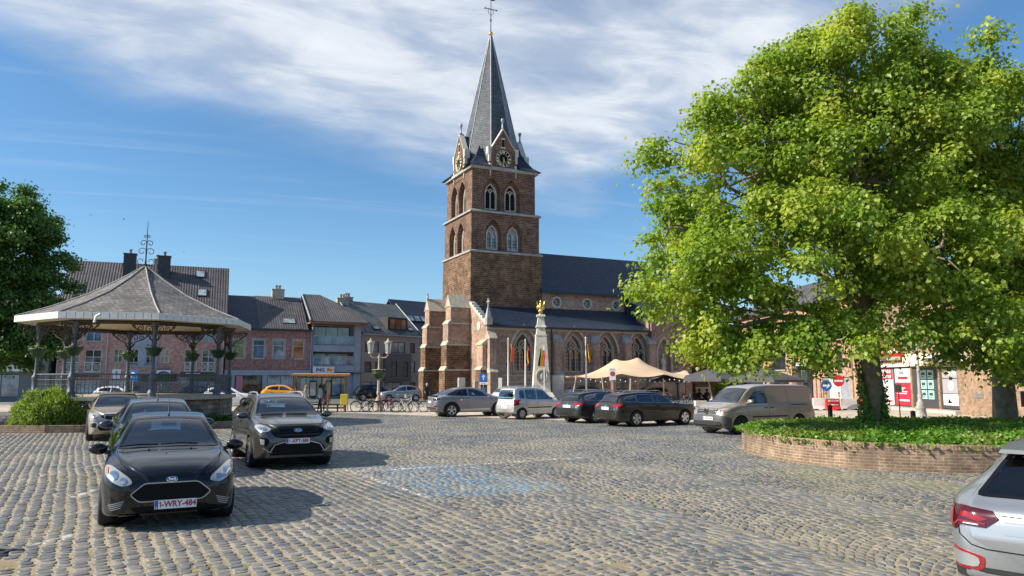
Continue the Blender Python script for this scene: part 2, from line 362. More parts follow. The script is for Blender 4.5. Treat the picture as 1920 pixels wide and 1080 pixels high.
mat('iron_brown', (.06, .048, .042), .6, .1, var=.3, vscale=6); mat('lead', (.30, .32, .35), .5, .3, var=.25, vscale=2); mat('zinc', (.42, .45, .5), .45, .4, var=.2)
mat('stone', (.43, .38, .30), .85, var=.22, vscale=2.5, bump=.3, bscale=12); mat('stone_grey', (.34, .33, .31), .88, var=.3, vscale=2, bump=.4, bscale=10); mat('stone_white', (.52, .49, .43), .8, var=.2, vscale=3, bump=.2)
mat('concrete', (.42, .41, .39), .85, var=.15, vscale=1.5, bump=.2); mat('render_grey', (.20, .205, .225), .9, var=.1, vscale=1.2); mat('render_blue', (.32, .36, .43), .9, var=.12, vscale=1.2); mat('render_taupe', (.40, .335, .285), .9, var=.08, vscale=1)
mat('panel_brown', (.145, .125, .125), .7, var=.08); mat('frame_dark', (.03, .03, .034), .5); mat('frame_white', (.66, .65, .62), .5); mat('fascia_brown', (.22, .09, .05), .6, var=.2)
mat('gold', (1.0, .56, .14), .26, 1., var=.25, vscale=9); mat('wood', (.40, .22, .09), .6, var=.25, vscale=6); mat('wood_pale', (.48, .36, .24), .7, var=.2, vscale=5)
mat('yellow', (.66, .48, .04), .5, var=.12); mat('sign_blue', (.02, .13, .42), .35); mat('sign_white', (.8, .8, .8), .4); mat('sign_red', (.62, .03, .03), .4); mat('orange_plastic', (.78, .16, .02), .5)
mat('galv', (.42, .44, .46), .4, .7, var=.15); mat('ing_orange', (.85, .27, .02), .5); mat('ing_blue', (.01, .02, .22), .5)
mat('green_pot', (.012, .055, .025), .5, var=.2); mat('black', (.008, .008, .009), .7, spec=.15); mat('canvas_sand', (.56, .42, .285), .85, var=.06, vscale=1); mat('canvas_grey', (.07, .072, .08), .85, var=.15, vscale=1)
mat('flag_black', (.012, .012, .012), .8); mat('flag_yellow', (.8, .55, .02), .8); mat('flag_red', (.62, .02, .03), .8)
mat('skin', (.55, .33, .24), .6); mat('hair_grey', (.4, .38, .36), .8); mat('hair_blond', (.42, .27, .12), .8); mat('hair_dark', (.03, .02, .015), .8); mat('cloth_navy', (.015, .02, .04), .85); mat('cloth_white', (.6, .6, .62), .85); mat('cloth_pink', (.55, .2, .22), .85); mat('cloth_black', (.012, .012, .014), .85)
mat('poster_red', (.50, .025, .05), .6); mat('poster_white', (.75, .75, .75), .6); mat('poster_teal', (.35, .62, .56), .6); mat('poster_grey', (.35, .33, .36), .6); mat('facade_dark', (.055, .055, .065), .6); mat('pink_panel', (.55, .22, .28), .7)
mat('umbrella_frame', (.04, .04, .045), .5); mat('planter_white', (.55, .54, .50), .8, var=.12)
brickmat('ironstone', (.080, .038, .026), (.18, .088, .054), (.32, .255, .20), .38, .17, .019, var=.3, vscale=.5, bump=1., warp=.07)
brickmat('ironstone_low', (.085, .045, .028), (.225, .125, .068), (.30, .235, .165), .42, .19, .018, var=.4, vscale=.7, bump=1., warp=.09, patch=((.09, .055, .035), .9, .5))
brickmat('church_brick', (.28, .135, .085), (.42, .24, .16), (.42, .36, .29), .24, .08, .016, var=.3, vscale=.4, bump=.5, patch=((.42, .34, .27), .5, .5))
brickmat('brick_pink', (.46, .20, .165), (.60, .32, .26), (.40, .33, .30), .22, .07, .012, var=.2, vscale=.7, patch=((.55, .38, .34), 1.2, .5))
brickmat('brick_purple', (.34, .17, .165), (.44, .25, .235), (.24, .17, .165), .22, .065, .010, var=.15, vscale=.5)
brickmat('brick_salmon', (.42, .205, .14), (.50, .28, .20), (.46, .36, .29), .22, .07, .012, var=.12, vscale=.5)
brickmat('brick_brown', (.24, .14, .085), (.33, .205, .13), (.36, .29, .22), .22, .075, .014, var=.2, vscale=.5, patch=((.31, .2, .15), .8, .5))
brickmat('brick_planter', (.19, .12, .085), (.29, .19, .135), (.32, .27, .2), .21, .068, .013, var=.28, vscale=1.3, bump=.8, patch=((.12, .09, .07), 1.6, .5))
brickmat('rubble', (.20, .17, .13), (.33, .29, .23), (.16, .14, .11), .42, .2, .02, var=.4, vscale=1.0, bump=1., warp=.18)
brickmat('slat_wood', (.17, .075, .045), (.22, .10, .06), (.03, .018, .014), 3.0, .26, .045, var=.2, vscale=1, bump=1)
tilemat('tiles_dark', (.055, .05, .055), .24, .33); tilemat('tiles_brown', (.075, .068, .072), .25, .34, amp=1.); tilemat('tiles_grey', (.11, .11, .12), .24, .33)
tilemat('slate_blue', (.016, .028, .052), .3, .2, .42, .7, .18, slate=True); tilemat('slate_spire', (.08, .09, .105), .3, .2, .42, .8, .22, slate=True)
tilemat('slate_grey', (.10, .105, .11), .3, .2, .5, .8, .2, slate=True); tilemat('shingle', (.15, .14, .135), .22, .2, .8, 1., .3, slate=True)
# ---------------------------------------------------------------- ground
m = mat('joint_sand', (.36, .29, .19), .95); nt = m.node_tree; p = nt.nodes['Principled BSDF']; tc = NW(nt, 'ShaderNodeTexCoord'); ob = tc.outputs['Object']
c = MIX(nt, SMOOTH(nt, NOISE(nt, ob, 1.3, 5, .7), .35, .7), (.32, .25, .155), (.52, .44, .31))
c = MIX(nt, MATH(nt, 'MULTIPLY', SMOOTH(nt, NOISE(nt, ob, .45, 5, .65), .5, .68), SMOOTH(nt, NOISE(nt, ob, 9, 3, .6), .4, .6)), c, (.19, .19, .05))
c = MIX(nt, SMOOTH(nt, NOISE(nt, ob, 30, 3, .6), .3, .75), MIX(nt, 1., c, (.6, .6, .6), 'MULTIPLY'), c)
nt.links.new(c, p.inputs['Base Color'])
bp = NW(nt, 'ShaderNodeBump'); bp.inputs['Strength'].default_value = .8; bp.inputs['Distance'].default_value = .02
nt.links.new(NOISE(nt, ob, 25, 5, .7), bp.inputs['Height']); nt.links.new(bp.outputs[0], p.inputs['Normal'])
MB().add([(-1500, -300, 0), (1500, -300, 0), (1500, 2500, 0), (-1500, 2500, 0)], [(0, 1, 2, 3)]).build('ground', M['joint_sand'], kind='structure')

def cobble_mat():
    m = mat('cobble', (.2, .2, .2), .5); nt = m.node_tree; p = nt.nodes['Principled BSDF']; tc = NW(nt, 'ShaderNodeTexCoord'); ob = tc.outputs['Object']
    at_ = NW(nt, 'ShaderNodeAttribute'); at_.attribute_name = 'tint'; t = at_.outputs['Fac']
    r = NW(nt, 'ShaderNodeValToRGB'); nt.links.new(t, r.inputs[0]); e = r.color_ramp.elements
    e[0].position = 0; e[0].color = (.055, .068, .088, 1); e[1].position = 1; e[1].color = (.25, .24, .215, 1)
    for ps, cc in ((.3, (.095, .108, .128)), (.6, (.14, .146, .152)), (.85, (.19, .182, .165))):
        q = e.new(ps); q.color = cc + (1,)
    c = MIX(nt, 1., r.outputs[0], MIX(nt, SMOOTH(nt, NOISE(nt, ob, 22, 5, .7), .3, .7), (.75,) * 3, (1.25,) * 3), 'MULTIPLY')
    # worn earth, moss: broad patches of the yard
    c = MIX(nt, MATH(nt, 'MULTIPLY', SMOOTH(nt, NOISE(nt, ob, .33, 5, .6), .42, .66), .42), c, (.31, .275, .21))
    c = MIX(nt, MATH(nt, 'MULTIPLY', SMOOTH(nt, NOISE(nt, ob, .21, 4, .6, 0.4), .52, .7), .4), c, (.22, .21, .09))
    c = MIX(nt, MATH(nt, 'MULTIPLY', SMOOTH(nt, NOISE(nt, ob, .75, 6, .7, .6), .56, .7), .5), c, MIX(nt, 1., c, (.45, .45, .47), 'MULTIPLY'))
    # worn paint of the marked parking bay
    s3 = NW(nt, 'ShaderNodeSeparateXYZ'); nt.links.new(ob, s3.inputs[0])
    o = gnd(652, 881); e1 = Vector((.5, -.866)); e2 = Vector((.866, .5))
    dx = MATH(nt, 'SUBTRACT', s3.outputs[0], o.x); dy = MATH(nt, 'SUBTRACT', s3.outputs[1], o.y)
    a = MATH(nt, 'ADD', MATH(nt, 'MULTIPLY', dx, e1.x), MATH(nt, 'MULTIPLY', dy, e1.y)); b = MATH(nt, 'ADD', MATH(nt, 'MULTIPLY', dx, e2.x), MATH(nt, 'MULTIPLY', dy, e2.y))
    def band(v, lo, hi, s=.12): return MATH(nt, 'MULTIPLY', SMOOTH(nt, v, lo - s, lo + s), SMOOTH(nt, v, hi + s, hi - s))
    wear = NOISE(nt, ob, 3.2, 6, .7); w2 = NOISE(nt, ob, .9, 3, .6)
    blue = MATH(nt, 'MULTIPLY', MATH(nt, 'MULTIPLY', band(a, .1, 4.9, .3), band(b, .1, 2.6, .5)), MATH(nt, 'MULTIPLY', SMOOTH(nt, wear, .36, .6), SMOOTH(nt, w2, .3, .55)))
    c = MIX(nt, MATH(nt, 'MULTIPLY', blue, .75), c, (.11, .24, .38))
    wl = MATH(nt, 'MAXIMUM', MATH(nt, 'MULTIPLY', band(a, -.1, 5., .1), band(b, -.12, .02, .03)), MATH(nt, 'MULTIPLY', band(b, -.1, 6.2, .3), band(a, .42, .56, .03)))
    c = MIX(nt, MATH(nt, 'MULTIPLY', MATH(nt, 'MULTIPLY', wl, SMOOTH(nt, NOISE(nt, ob, 5, 4, .7), .44, .6)), .7), c, (.66, .64, .58))
    # two more faint bay lines beside the first car
    for (x0, y0, x1, y1, k) in ((130, 935, 190, 915, .8), (20, 905, 200, 868, .55), (480, 893, 700, 880, .45), (70, 1022, 150, 1000, .9)):
        A = gnd(x0, y0); B = gnd(x1, y1); d = (B - A); L = d.length; d /= L
        ax = MATH(nt, 'SUBTRACT', s3.outputs[0], A.x); ay = MATH(nt, 'SUBTRACT', s3.outputs[1], A.y)
        u = MATH(nt, 'ADD', MATH(nt, 'MULTIPLY', ax, d.x), MATH(nt, 'MULTIPLY', ay, d.y)); v = MATH(nt, 'SUBTRACT', MATH(nt, 'MULTIPLY', ax, d.y), MATH(nt, 'MULTIPLY', ay, d.x))
        c = MIX(nt, MATH(nt, 'MULTIPLY', MATH(nt, 'MULTIPLY', MATH(nt, 'MULTIPLY', band(u, 0, L, .1), band(v, -.07, .07, .03)), SMOOTH(nt, NOISE(nt, ob, 4, 4, .7), .4, .6)), k), c, (.6, .58, .52))
    nt.links.new(c, p.inputs['Base Color'])
    nt.links.new(MATH(nt, 'ADD', MATH(nt, 'MULTIPLY', NOISE(nt, ob, 8, 4, .6), .5), .27, clamp=True), p.inputs['Roughness'])
    bp = NW(nt, 'ShaderNodeBump'); bp.inputs['Strength'].default_value = .5; bp.inputs['Distance'].default_value = .008
    nt.links.new(NOISE(nt, ob, 35, 4, .65), bp.inputs['Height']); nt.links.new(bp.outputs[0], p.inputs['Normal'])
    return m
def cobble_edge(x): return 38.7 - .66 * x
def cobbles():
    rg = np.random.default_rng(3)
    def cells(ang, rowh, lo, hi, plo, phi, arc):
        out = []; c_, s_ = math.cos(ang), math.sin(ang); q = lo; k = 0
        while q < hi:
            h = rowh * rg.uniform(.88, 1.12); n = int((phi - plo) / .125) + 4
            ln = rg.uniform(.105, .20, n); pe = plo + np.concatenate([[0], np.cumsum(ln)]) - rg.uniform(0, .2); pe = pe[pe < phi]
            w = np.stack([pe[:-1], pe[1:], np.full(len(pe) - 1, q), np.full(len(pe) - 1, q + h)], 1); out.append(w); q += h; k += 1
        w = np.concatenate(out); n = len(w)
        P = np.stack([w[:, 0], w[:, 1], w[:, 1], w[:, 0]], 1); Q = np.stack([w[:, 2], w[:, 2], w[:, 3], w[:, 3]], 1)
        g = rg.uniform(.010, .022, (n, 1)); P = P + np.array([1, -1, -1, 1]) * g; Q = Q + np.array([1, 1, -1, -1]) * g
        P = P + rg.normal(0, .010, (n, 1)); Q = Q + rg.normal(0, .010, (n, 1)); P = P + rg.normal(0, .009, P.shape); Q = Q + rg.normal(0, .009, Q.shape)
        if arc:
            wy_ = np.clip(1.5 - (P * s_ + Q * c_) / 20, .12, 1) * np.clip((P * c_ - Q * s_ + 3) / 5, .25, 1); Q = Q - 1.0 * wy_ * (1 - np.abs(np.sin(np.pi * (P + .2 * np.sin(Q * .5)) / 3.4)) ** .85) + .10 * np.sin(P * .9 + Q * .5)
        else: Q = Q + .05 * np.sin(P * .31 + .3) + .012 * np.sin(P * 1.3 + Q * 2.)
        return P * c_ - Q * s_, P * s_ + Q * c_
    xs = []; ys = []
    # field with straight courses running away to the left, and field laid in arcs
    for a, rh, arc in ((R(120), .165, 0), (R(24), .155, 1)):
        X, Y = cells(a, rh, -60, 60, -62, 62, arc)
        cx = X.mean(1); cy = Y.mean(1); edge = -3.1 + (15.6 - cy) * .58
        ok = (cy > 3.2) & (cy < np.minimum(cobble_edge(cx), 47)) & (np.abs(cx) < .74 * cy + 5) & (cx > -33) & (cx < 17)
        ok &= (cx > edge + .01) if arc else (cx <= edge - .01)
        ok &= ~(((np.abs(cx - 13.3) / 6.55) ** 3 + (np.abs(cy - 20.5) / 4.35) ** 3) < 1)
        ok &= ~((cy < 8.6) & (cx < -5.3 - .3 * (cy - 8)))
        xs.append(X[ok]); ys.append(Y[ok])
    X = np.concatenate(xs); Y = np.concatenate(ys); n = len(X); cx = X.mean(1); cy = Y.mean(1)
    tint = np.clip(rg.beta(2.2, 2.6, n) + .12 * np.sin(cx * .7) * np.cos(cy * .5), 0, 1)
    z0 = np.clip(rg.normal(0, .0022, n), -.004, .006); tx = rg.normal(0, .022, n); ty = rg.normal(0, .022, n)
    V = []; F3 = []; F4 = []; T = []
    def emit(sel, near):
        Xc, Yc = X[sel], Y[sel]; m_ = len(Xc); mx = Xc.mean(1)[:, None]; my = Yc.mean(1)[:, None]
        if near:   # eight-sided ring with chamfered corners
            a = .15; rx = []; ry = []
            for i in range(4):
                j = (i + 1) % 4
                rx += [Xc[:, i] * (1 - a) + Xc[:, j] * a, Xc[:, i] * a + Xc[:, j] * (1 - a)]; ry += [Yc[:, i] * (1 - a) + Yc[:, j] * a, Yc[:, i] * a + Yc[:, j] * (1 - a)]
            rx = np.stack(rx, 1); ry = np.stack(ry, 1); k = 8
            rings = [(1.0, -.006), (.95, .0045), (.80, .0085)]
        else: rx, ry, k = Xc, Yc, 4; rings = [(1.0, -.006), (.86, .0085)]
        base = sum(len(v) for v in V); per = k * len(rings) + (1 if near else 0); vv = np.zeros((m_, per, 3))
        for r_, (s_, z_) in enumerate(rings):
            px = mx + (rx - mx) * s_; py = my + (ry - my) * s_
            vv[:, r_ * k:(r_ + 1) * k, 0] = px; vv[:, r_ * k:(r_ + 1) * k, 1] = py
            vv[:, r_ * k:(r_ + 1) * k, 2] = z_ + z0[sel][:, None] + (px - mx) * tx[sel][:, None] + (py - my) * ty[sel][:, None]
        if near: vv[:, -1, 0] = mx[:, 0]; vv[:, -1, 1] = my[:, 0]; vv[:, -1, 2] = .0105 + z0[sel]
        off = base + np.arange(m_)[:, None] * per
        for r_ in range(len(rings) - 1):
            for i in range(k):
                j = (i + 1) % k; F4.append((off + np.array([[r_ * k + i, r_ * k + j, (r_ + 1) * k + j, (r_ + 1) * k + i]])))
        t0 = (len(rings) - 1) * k
        if near:
            for i in range(k): F3.append(off + np.array([[t0 + i, t0 + (i + 1) % k, per - 1]]))
        else: F4.append(off + np.array([[t0, t0 + 1, t0 + 2, t0 + 3]]))
        V.append(vv.reshape(-1, 3)); T.append(np.repeat(tint[sel], per))
    emit(cy < 26, True); emit(cy >= 26, False)
    V = np.concatenate(V); f4 = np.concatenate(F4); f3 = np.concatenate(F3); T = np.concatenate(T)
    me = bpy.data.meshes.new('cobblestones'); me.vertices.add(len(V)); me.vertices.foreach_set('co', V.astype(np.float32).ravel())
    nl = len(f4) * 4 + len(f3) * 3; me.loops.add(nl); me.loops.foreach_set('vertex_index', np.concatenate([f4.ravel(), f3.ravel()]).astype(np.int32))
    me.polygons.add(len(f4) + len(f3)); st = np.concatenate([np.arange(len(f4)) * 4, len(f4) * 4 + np.arange(len(f3)) * 3]).astype(np.int32)
    me.polygons.foreach_set('loop_start', st); me.update(calc_edges=True); me.polygons.foreach_set('use_smooth', np.ones(len(st), dtype=bool))
    A = me.attributes.new('tint', 'FLOAT', 'POINT'); A.data.foreach_set('value', T.astype(np.float32))
    me.materials.append(cobble_mat()); me.validate(); me.update()
    o = bpy.data.objects.new('cobblestone_ground', me); COL.objects.link(o); meta(o, 'rounded grey cobblestones of the square with sandy joints', kind='structure')
    print('cobbles', n, 'verts', len(V))
cobbles()
# paving beyond the cobbles, the street in front of the houses
brickmat('paving', (.44, .39, .32), (.52, .47, .39), (.36, .31, .25), .3, .15, .008, var=.18, vscale=.3, bump=.2)
mat('asphalt', (.17, .17, .175), .9, var=.2, vscale=.8, bump=.2)
e = cobble_edge
MB().add([(-60, 47, .012), (-12.6, 47, .012), (17, e(17), .012), (60, e(17) - 6, .012), (60, 58, .012), (-60, 58, .012)], [(0, 1, 2, 3, 4, 5)]).build('pavement', M['paving'], kind='structure')
MB().box(-60, 60, 58, 58.25, -.05, .07).build('kerb', M['concrete'], kind='structure')
MB().add([(-60, 58.25, .008), (60, 58.25, .008), (60, 140, .008), (-60, 140, .008)], [(0, 1, 2, 3)]).build('street', M['asphalt'], kind='structure')
MB().add([(-9.5, 3, .006), (-6.6, 3, .006), (-5.45, 8.2, .006), (-9.5, 8.9, .006)], [(0, 1, 2, 3)]).build('footpath', M['paving'], kind='structure')
gv = MB()
for i in range(9): gv.box(-7.2 + i * .16, -7.2 + i * .16 + .06, 8.78, 9.02, .0, .022)
gv.box(-7.25, -5.75, 8.74, 8.78, 0, .024).box(-7.25, -5.75, 9.02, 9.06, 0, .024)
gv.build('drain_grate', M['dark_metal'], label='dark iron drain grate at the edge of the cobblestones', cat='drain')
# ---------------------------------------------------------------- church
CH = empty('church', (-3.95, 70, 0), R(25.5), 'brown ironstone church with tall slate spire and clock above the square', 'church')
F_ = lambda y0: (lambda a, b, c: (a, y0 + c, b))            # face looking to -y
L_ = lambda x0: (lambda a, b, c: (x0 + c, -a, b))           # face looking to -x  (a = -y)
B_ = lambda y0: (lambda a, b, c: (-a, y0 - c, b))           # face looking to +y
E_ = lambda x0: (lambda a, b, c: (x0 - c, a, b))            # face looking to +x
def ring(mb, cx, w, z0, zs, t, proud, deep, fr, k=1.0, mi=0):
    """stone moulding round a pointed opening"""
    o = gothic(cx, w, z0, zs, 8, k); i = gothic(cx, w - 2 * t, z0 + t, zs, 8, (k * w - t) / (w - 2 * t))
    g = lambda a, b, c: fr(a, b, c - proud)
    mb.wall(o, [i], deep + proud, 0, mi, None, g)
    n = len(o); mb.add([g(p[0], p[1], 0) for p in o] + [g(p[0], p[1], proud) for p in o], [(q, n + q, n + (q + 1) % n, (q + 1) % n) for q in range(n)], mi)
def tracery(mb, cx, w, z0, zs, fr, nm=1, bars=0, r=.05, dep=.2, mi=0, mb_mi=0, rose=True):
    """mullions, lancet heads and a rose in a pointed window"""
    g = lambda a, b: fr(a, b, dep); n = nm + 1; lw = w / n; top = zs + w * .866
    zl = zs - (.0 if nm < 2 else .1) * w
    for i in range(1, n):
        x = cx - w / 2 + i * lw; mb.tube([g(x, z0), g(x, zl)], r, 6, mi)
    for i in range(n):
        c = cx - w / 2 + (i + .5) * lw; pl = gothic(c, lw, z0, zl, 5)[2:]
        mb.tube([g(*p) for p in pl], r * .9, 6, mi)
    if rose:
        rr = w * (.2 if nm > 1 else .15); zc = zs + w * .36
        mb.tube([g(*p) for p in circle(cx, zc, rr, 14)], r * .9, 6, mi, closed=True)
        if nm > 1:
            for a in range(4): mb.tube([g(*p) for p in circle(cx + rr * .5 * math.cos(a * math.pi / 2), zc + rr * .5 * math.sin(a * math.pi / 2), rr * .42, 8)], r * .5, 5, mi, closed=True)
            for s in (-1, 1): mb.tube([g(*p) for p in circle(cx + s * w * .27, zs + w * .1, rr * .62, 10)], r * .7, 5, mi, closed=True)
    for i in range(bars):
        z = z0 + (zs - z0) * (i + 1) / (bars + 1); mb.tube([g(cx - w / 2, z), g(cx + w / 2, z)], .022, 4, mb_mi)
def gwindow(parent, cx, w, z0, zs, fr, mould, pane, nm=1, bars=0, t=.1, proud=.03, deep=.3, k=1., dep=.2, r=.05, rose=True, louvre=False):
    mb = MB(); ring(mb, cx, w, z0, zs, t, proud, deep, fr, k); tracery(mb, cx, w - 2 * t, z0 + t, zs, fr, nm, bars, r, dep, 0, 1, rose)
    wn = mb.build('window', [M[mould], M['dark_metal']], parent)
    pm = MB(); pm.wall(gothic(cx, w - 2 * t + .02, z0 + t, zs, 8, (k * w - t) / (w - 2 * t)), [], 0, 0, 0, 0, lambda a, b, c: fr(a, b, c + deep - .03)); pm.build('pane', M[pane], wn)
    if louvre:
        lm = MB(); z = z0 + t + .1
        while z < zs + w * .5:
            hw = (w / 2 - t) * (1 if z < zs else max(.15, 1 - ((z - zs) / (w * .95))))
            q = [fr(cx - hw, z, .26), fr(cx + hw, z, .26), fr(cx + hw, z - .09, .14), fr(cx - hw, z - .09, .14)]; lm.add(q + [tuple(Vector(p) - Vector((0, 0, .02))) for p in q], [(0, 1, 2, 3), (7, 6, 5, 4), (2, 6, 7, 3)]); z += .2
        lm.build('louvre', M['frame_dark'], wn)
    return wn
# tower: three stages, each a little narrower
stages = [(0, 7.65, 0, 14.2, 'ironstone_low'), (.08, 7.42, 14.35, 18.15, 'ironstone'), (.17, 7.02, 18.3, 22.55, 'ironstone')]
wins = {1: [(2.4, 1.25, 14.62, 16.0), (4.65, 1.25, 14.62, 16.0)], 2: [(2.3, 1.3, 18.62, 20.15), (4.45, 1.3, 18.62, 20.15)]}
for i, (lo, hi, z0, z1, mt) in enumerate(stages):
    mb = MB(); mid = (lo + hi) / 2
    for fr, sg, off in ((F_(lo), 1, 0), (L_(lo), -1, 0), (B_(hi), -1, 0), (E_(hi), 1, 0)):
        hs = []
        for (cx, w, a, b) in wins.get(i, []):
            c = cx if sg > 0 else -(lo + hi - cx); hs.append((c, w + .5, a - .12, b))
        x0, x1 = (lo, hi) if sg > 0 else (-hi, -lo)
        mb.wall(rect(x0, x1, z0, z1), [gothic(c, w, a, b, 8) for c, w, a, b in hs], .42, 0, 0, 0, fr)
        for c, w, a, b in hs:   # recessed arch panel behind the reveal carries the window
            g = (lambda fr: (lambda p, q, r: fr(p, q, r + .42)))(fr)
            mb.wall(gothic(c, w + .02, a, b, 8), [gothic(c, w - .5, a + .12, b, 8)], .2, 0, 0, 0, g)
            # voussoirs: a proud arch of darker stones
            o = gothic(c, w + .62, a, b, 9, (w * 1.0 + .31) / (w + .62))[2:]; n_ = gothic(c, w + .04, a, b, 9, (w + .02) / (w + .04))[2:]
            m_ = len(o); f0 = lambda p: fr(p[0], p[1], -.03)
            mb.add([f0(p) for p in o] + [f0(p) for p in n_], [(q, q + 1, m_ + q + 1, m_ + q) for q in range(m_ - 1)], 1)
    mb.build('tower_stage', [M[mt], M['ironstone']], CH)
    for fr, sg in ((F_(lo), 1), (L_(lo), -1), (B_(hi), -1), (E_(hi), 1)):
        for (cx, w, a, b) in wins.get(i, []):
            c = cx if sg > 0 else -(lo + hi - cx)
            g = (lambda fr: (lambda p, q, r: fr(p, q, r + .42)))(fr)
            gwindow(CH, c, w - .02, a, b, g, 'stone_white', 'pane_light' if i == 1 else 'black', 1, 3 if i == 1 else 0, .1, .02, .3, r=.06, dep=.1, rose=(i == 2), louvre=(i == 2))
# string courses
for lo, hi, z0, z1, ex in ((0, 7.65, 14.2, 14.36, .1), (.0, 7.5, 18.15, 18.31, .1), (.05, 7.14, 22.5, 22.78, .14)):
    mb = MB(); mb.box(lo - ex, hi + ex, lo - ex, hi + ex, z0, z1)
    a, b = lo - ex, hi + ex; q = .22
    mb.add([(a, a, z1), (b, a, z1), (b, b, z1), (a, b, z1), (a + q, a + q, z1 + .12), (b - q, a + q, z1 + .12), (b - q, b - q, z1 + .12), (a + q, b - q, z1 + .12)], [(0, 1, 5, 4), (1, 2, 6, 5), (2, 3, 7, 6), (3, 0, 4, 7), (4, 5, 6, 7)])
    mb.build('string_course', M['stone_grey' if z0 < 20 else 'stone_grey'], CH)
# spire
cx, cy = 3.6, 3.6; mb = MB()
prof = [(3.55, 22.72), (3.2, 23.3), (2.98, 24.3), (.1, 38.2)]
mb.lathe([(r / math.cos(math.pi / 8), z) for r, z in prof], 8, 0, (cx, cy, 0), sm=False, a0=math.pi / 8)
sp_ = mb.build('spire', M['slate_spire'], CH)
mb = MB()
for k in range(8):
    a = math.pi / 8 + k * math.pi / 4; mb.tube([(cx + r / math.cos(math.pi / 8) * math.cos(a), cy + r / math.cos(math.pi / 8) * math.sin(a), z) for r, z in prof[1:]], .05, 5)
mb.build('lead_ridge', M['lead'], sp_)
MB().lathe([(.0, 0), (.18, .08), (.24, .24), (.18, .4), (.04, .5)], 14, 0, (cx, cy, 38.2)).build('ball', M['gold'], sp_)
mb = MB(); t = 38.6
mb.tube([(cx, cy, t), (cx, cy, t + 4.3)], [.06, .035], 6).tube([(cx - .62, cy, t + 2.6), (cx + .62, cy, t + 2.6)], .04, 6)
for s in (-1, 1):
    mb.lathe([(0, 0), (.1, .05), (.1, .12), (0, .18)], 8, 0, (cx + s * .66, cy, t + 2.5))
    mb.tube([(cx, cy, t + 1.9), (cx + s * .25, cy, t + 2.1), (cx + s * .32, cy, t + 2.4), (cx + s * .2, cy, t + 2.6)], .025, 5)
mb.tube([(cx, cy, t + 1.2)] + [(cx + .14 * math.cos(a), cy, t + 1.35 + .14 * math.sin(a)) for a in np.linspace(-1.5, 4.5, 12)], .022, 5)
mb.prism([(0, 3.55), (.38, 3.62), (.62, 3.86), (.3, 3.9), (.2, 4.08), (0, 3.85)], -.02, .02, 0, lambda a, b, c: (cx + a, cy + c, t + b))
mb.build('cross', M['dark_metal'], sp_)
# corner roofs (flared pyramids) and the four clock gables
mb = MB()
for sx, sy in ((-1, -1), (1, -1), (1, 1), (-1, 1)):
    P = lambda dx, dy, z: (cx + sx * dx, cy + sy * dy, z)
    O_ = 3.95; ap = P(2.15, 2.15, 25.35)
    r0 = [P(O_, O_, 22.74), P(1.55, O_ - .1, 22.8), P(1.5, 1.5, 23.0), P(O_ - .1, 1.55, 22.8)]
    r1 = [P(3.3, 3.3, 23.25), P(1.75, 3.1, 23.35), P(1.6, 1.6, 23.5), P(3.1, 1.75, 23.35)]
    r2 = [P(2.75, 2.75, 24.05), P(1.9, 2.6, 24.1), P(1.7, 1.7, 24.2), P(2.6, 1.9, 24.1)]
    vs = r0 + r1 + r2 + [ap]; fs = [(i, (i + 1) % 4, 4 + (i + 1) % 4, 4 + i) for i in range(4)] + [(4 + i, 4 + (i + 1) % 4, 8 + (i + 1) % 4, 8 + i) for i in range(4)] + [(8 + i, 8 + (i + 1) % 4, 12) for i in range(4)]
    if sx * sy < 0: fs = [f[::-1] for f in fs]
    mb.add(vs, fs)
mb.build('corner_roof', M['slate_blue'], CH, split=True)
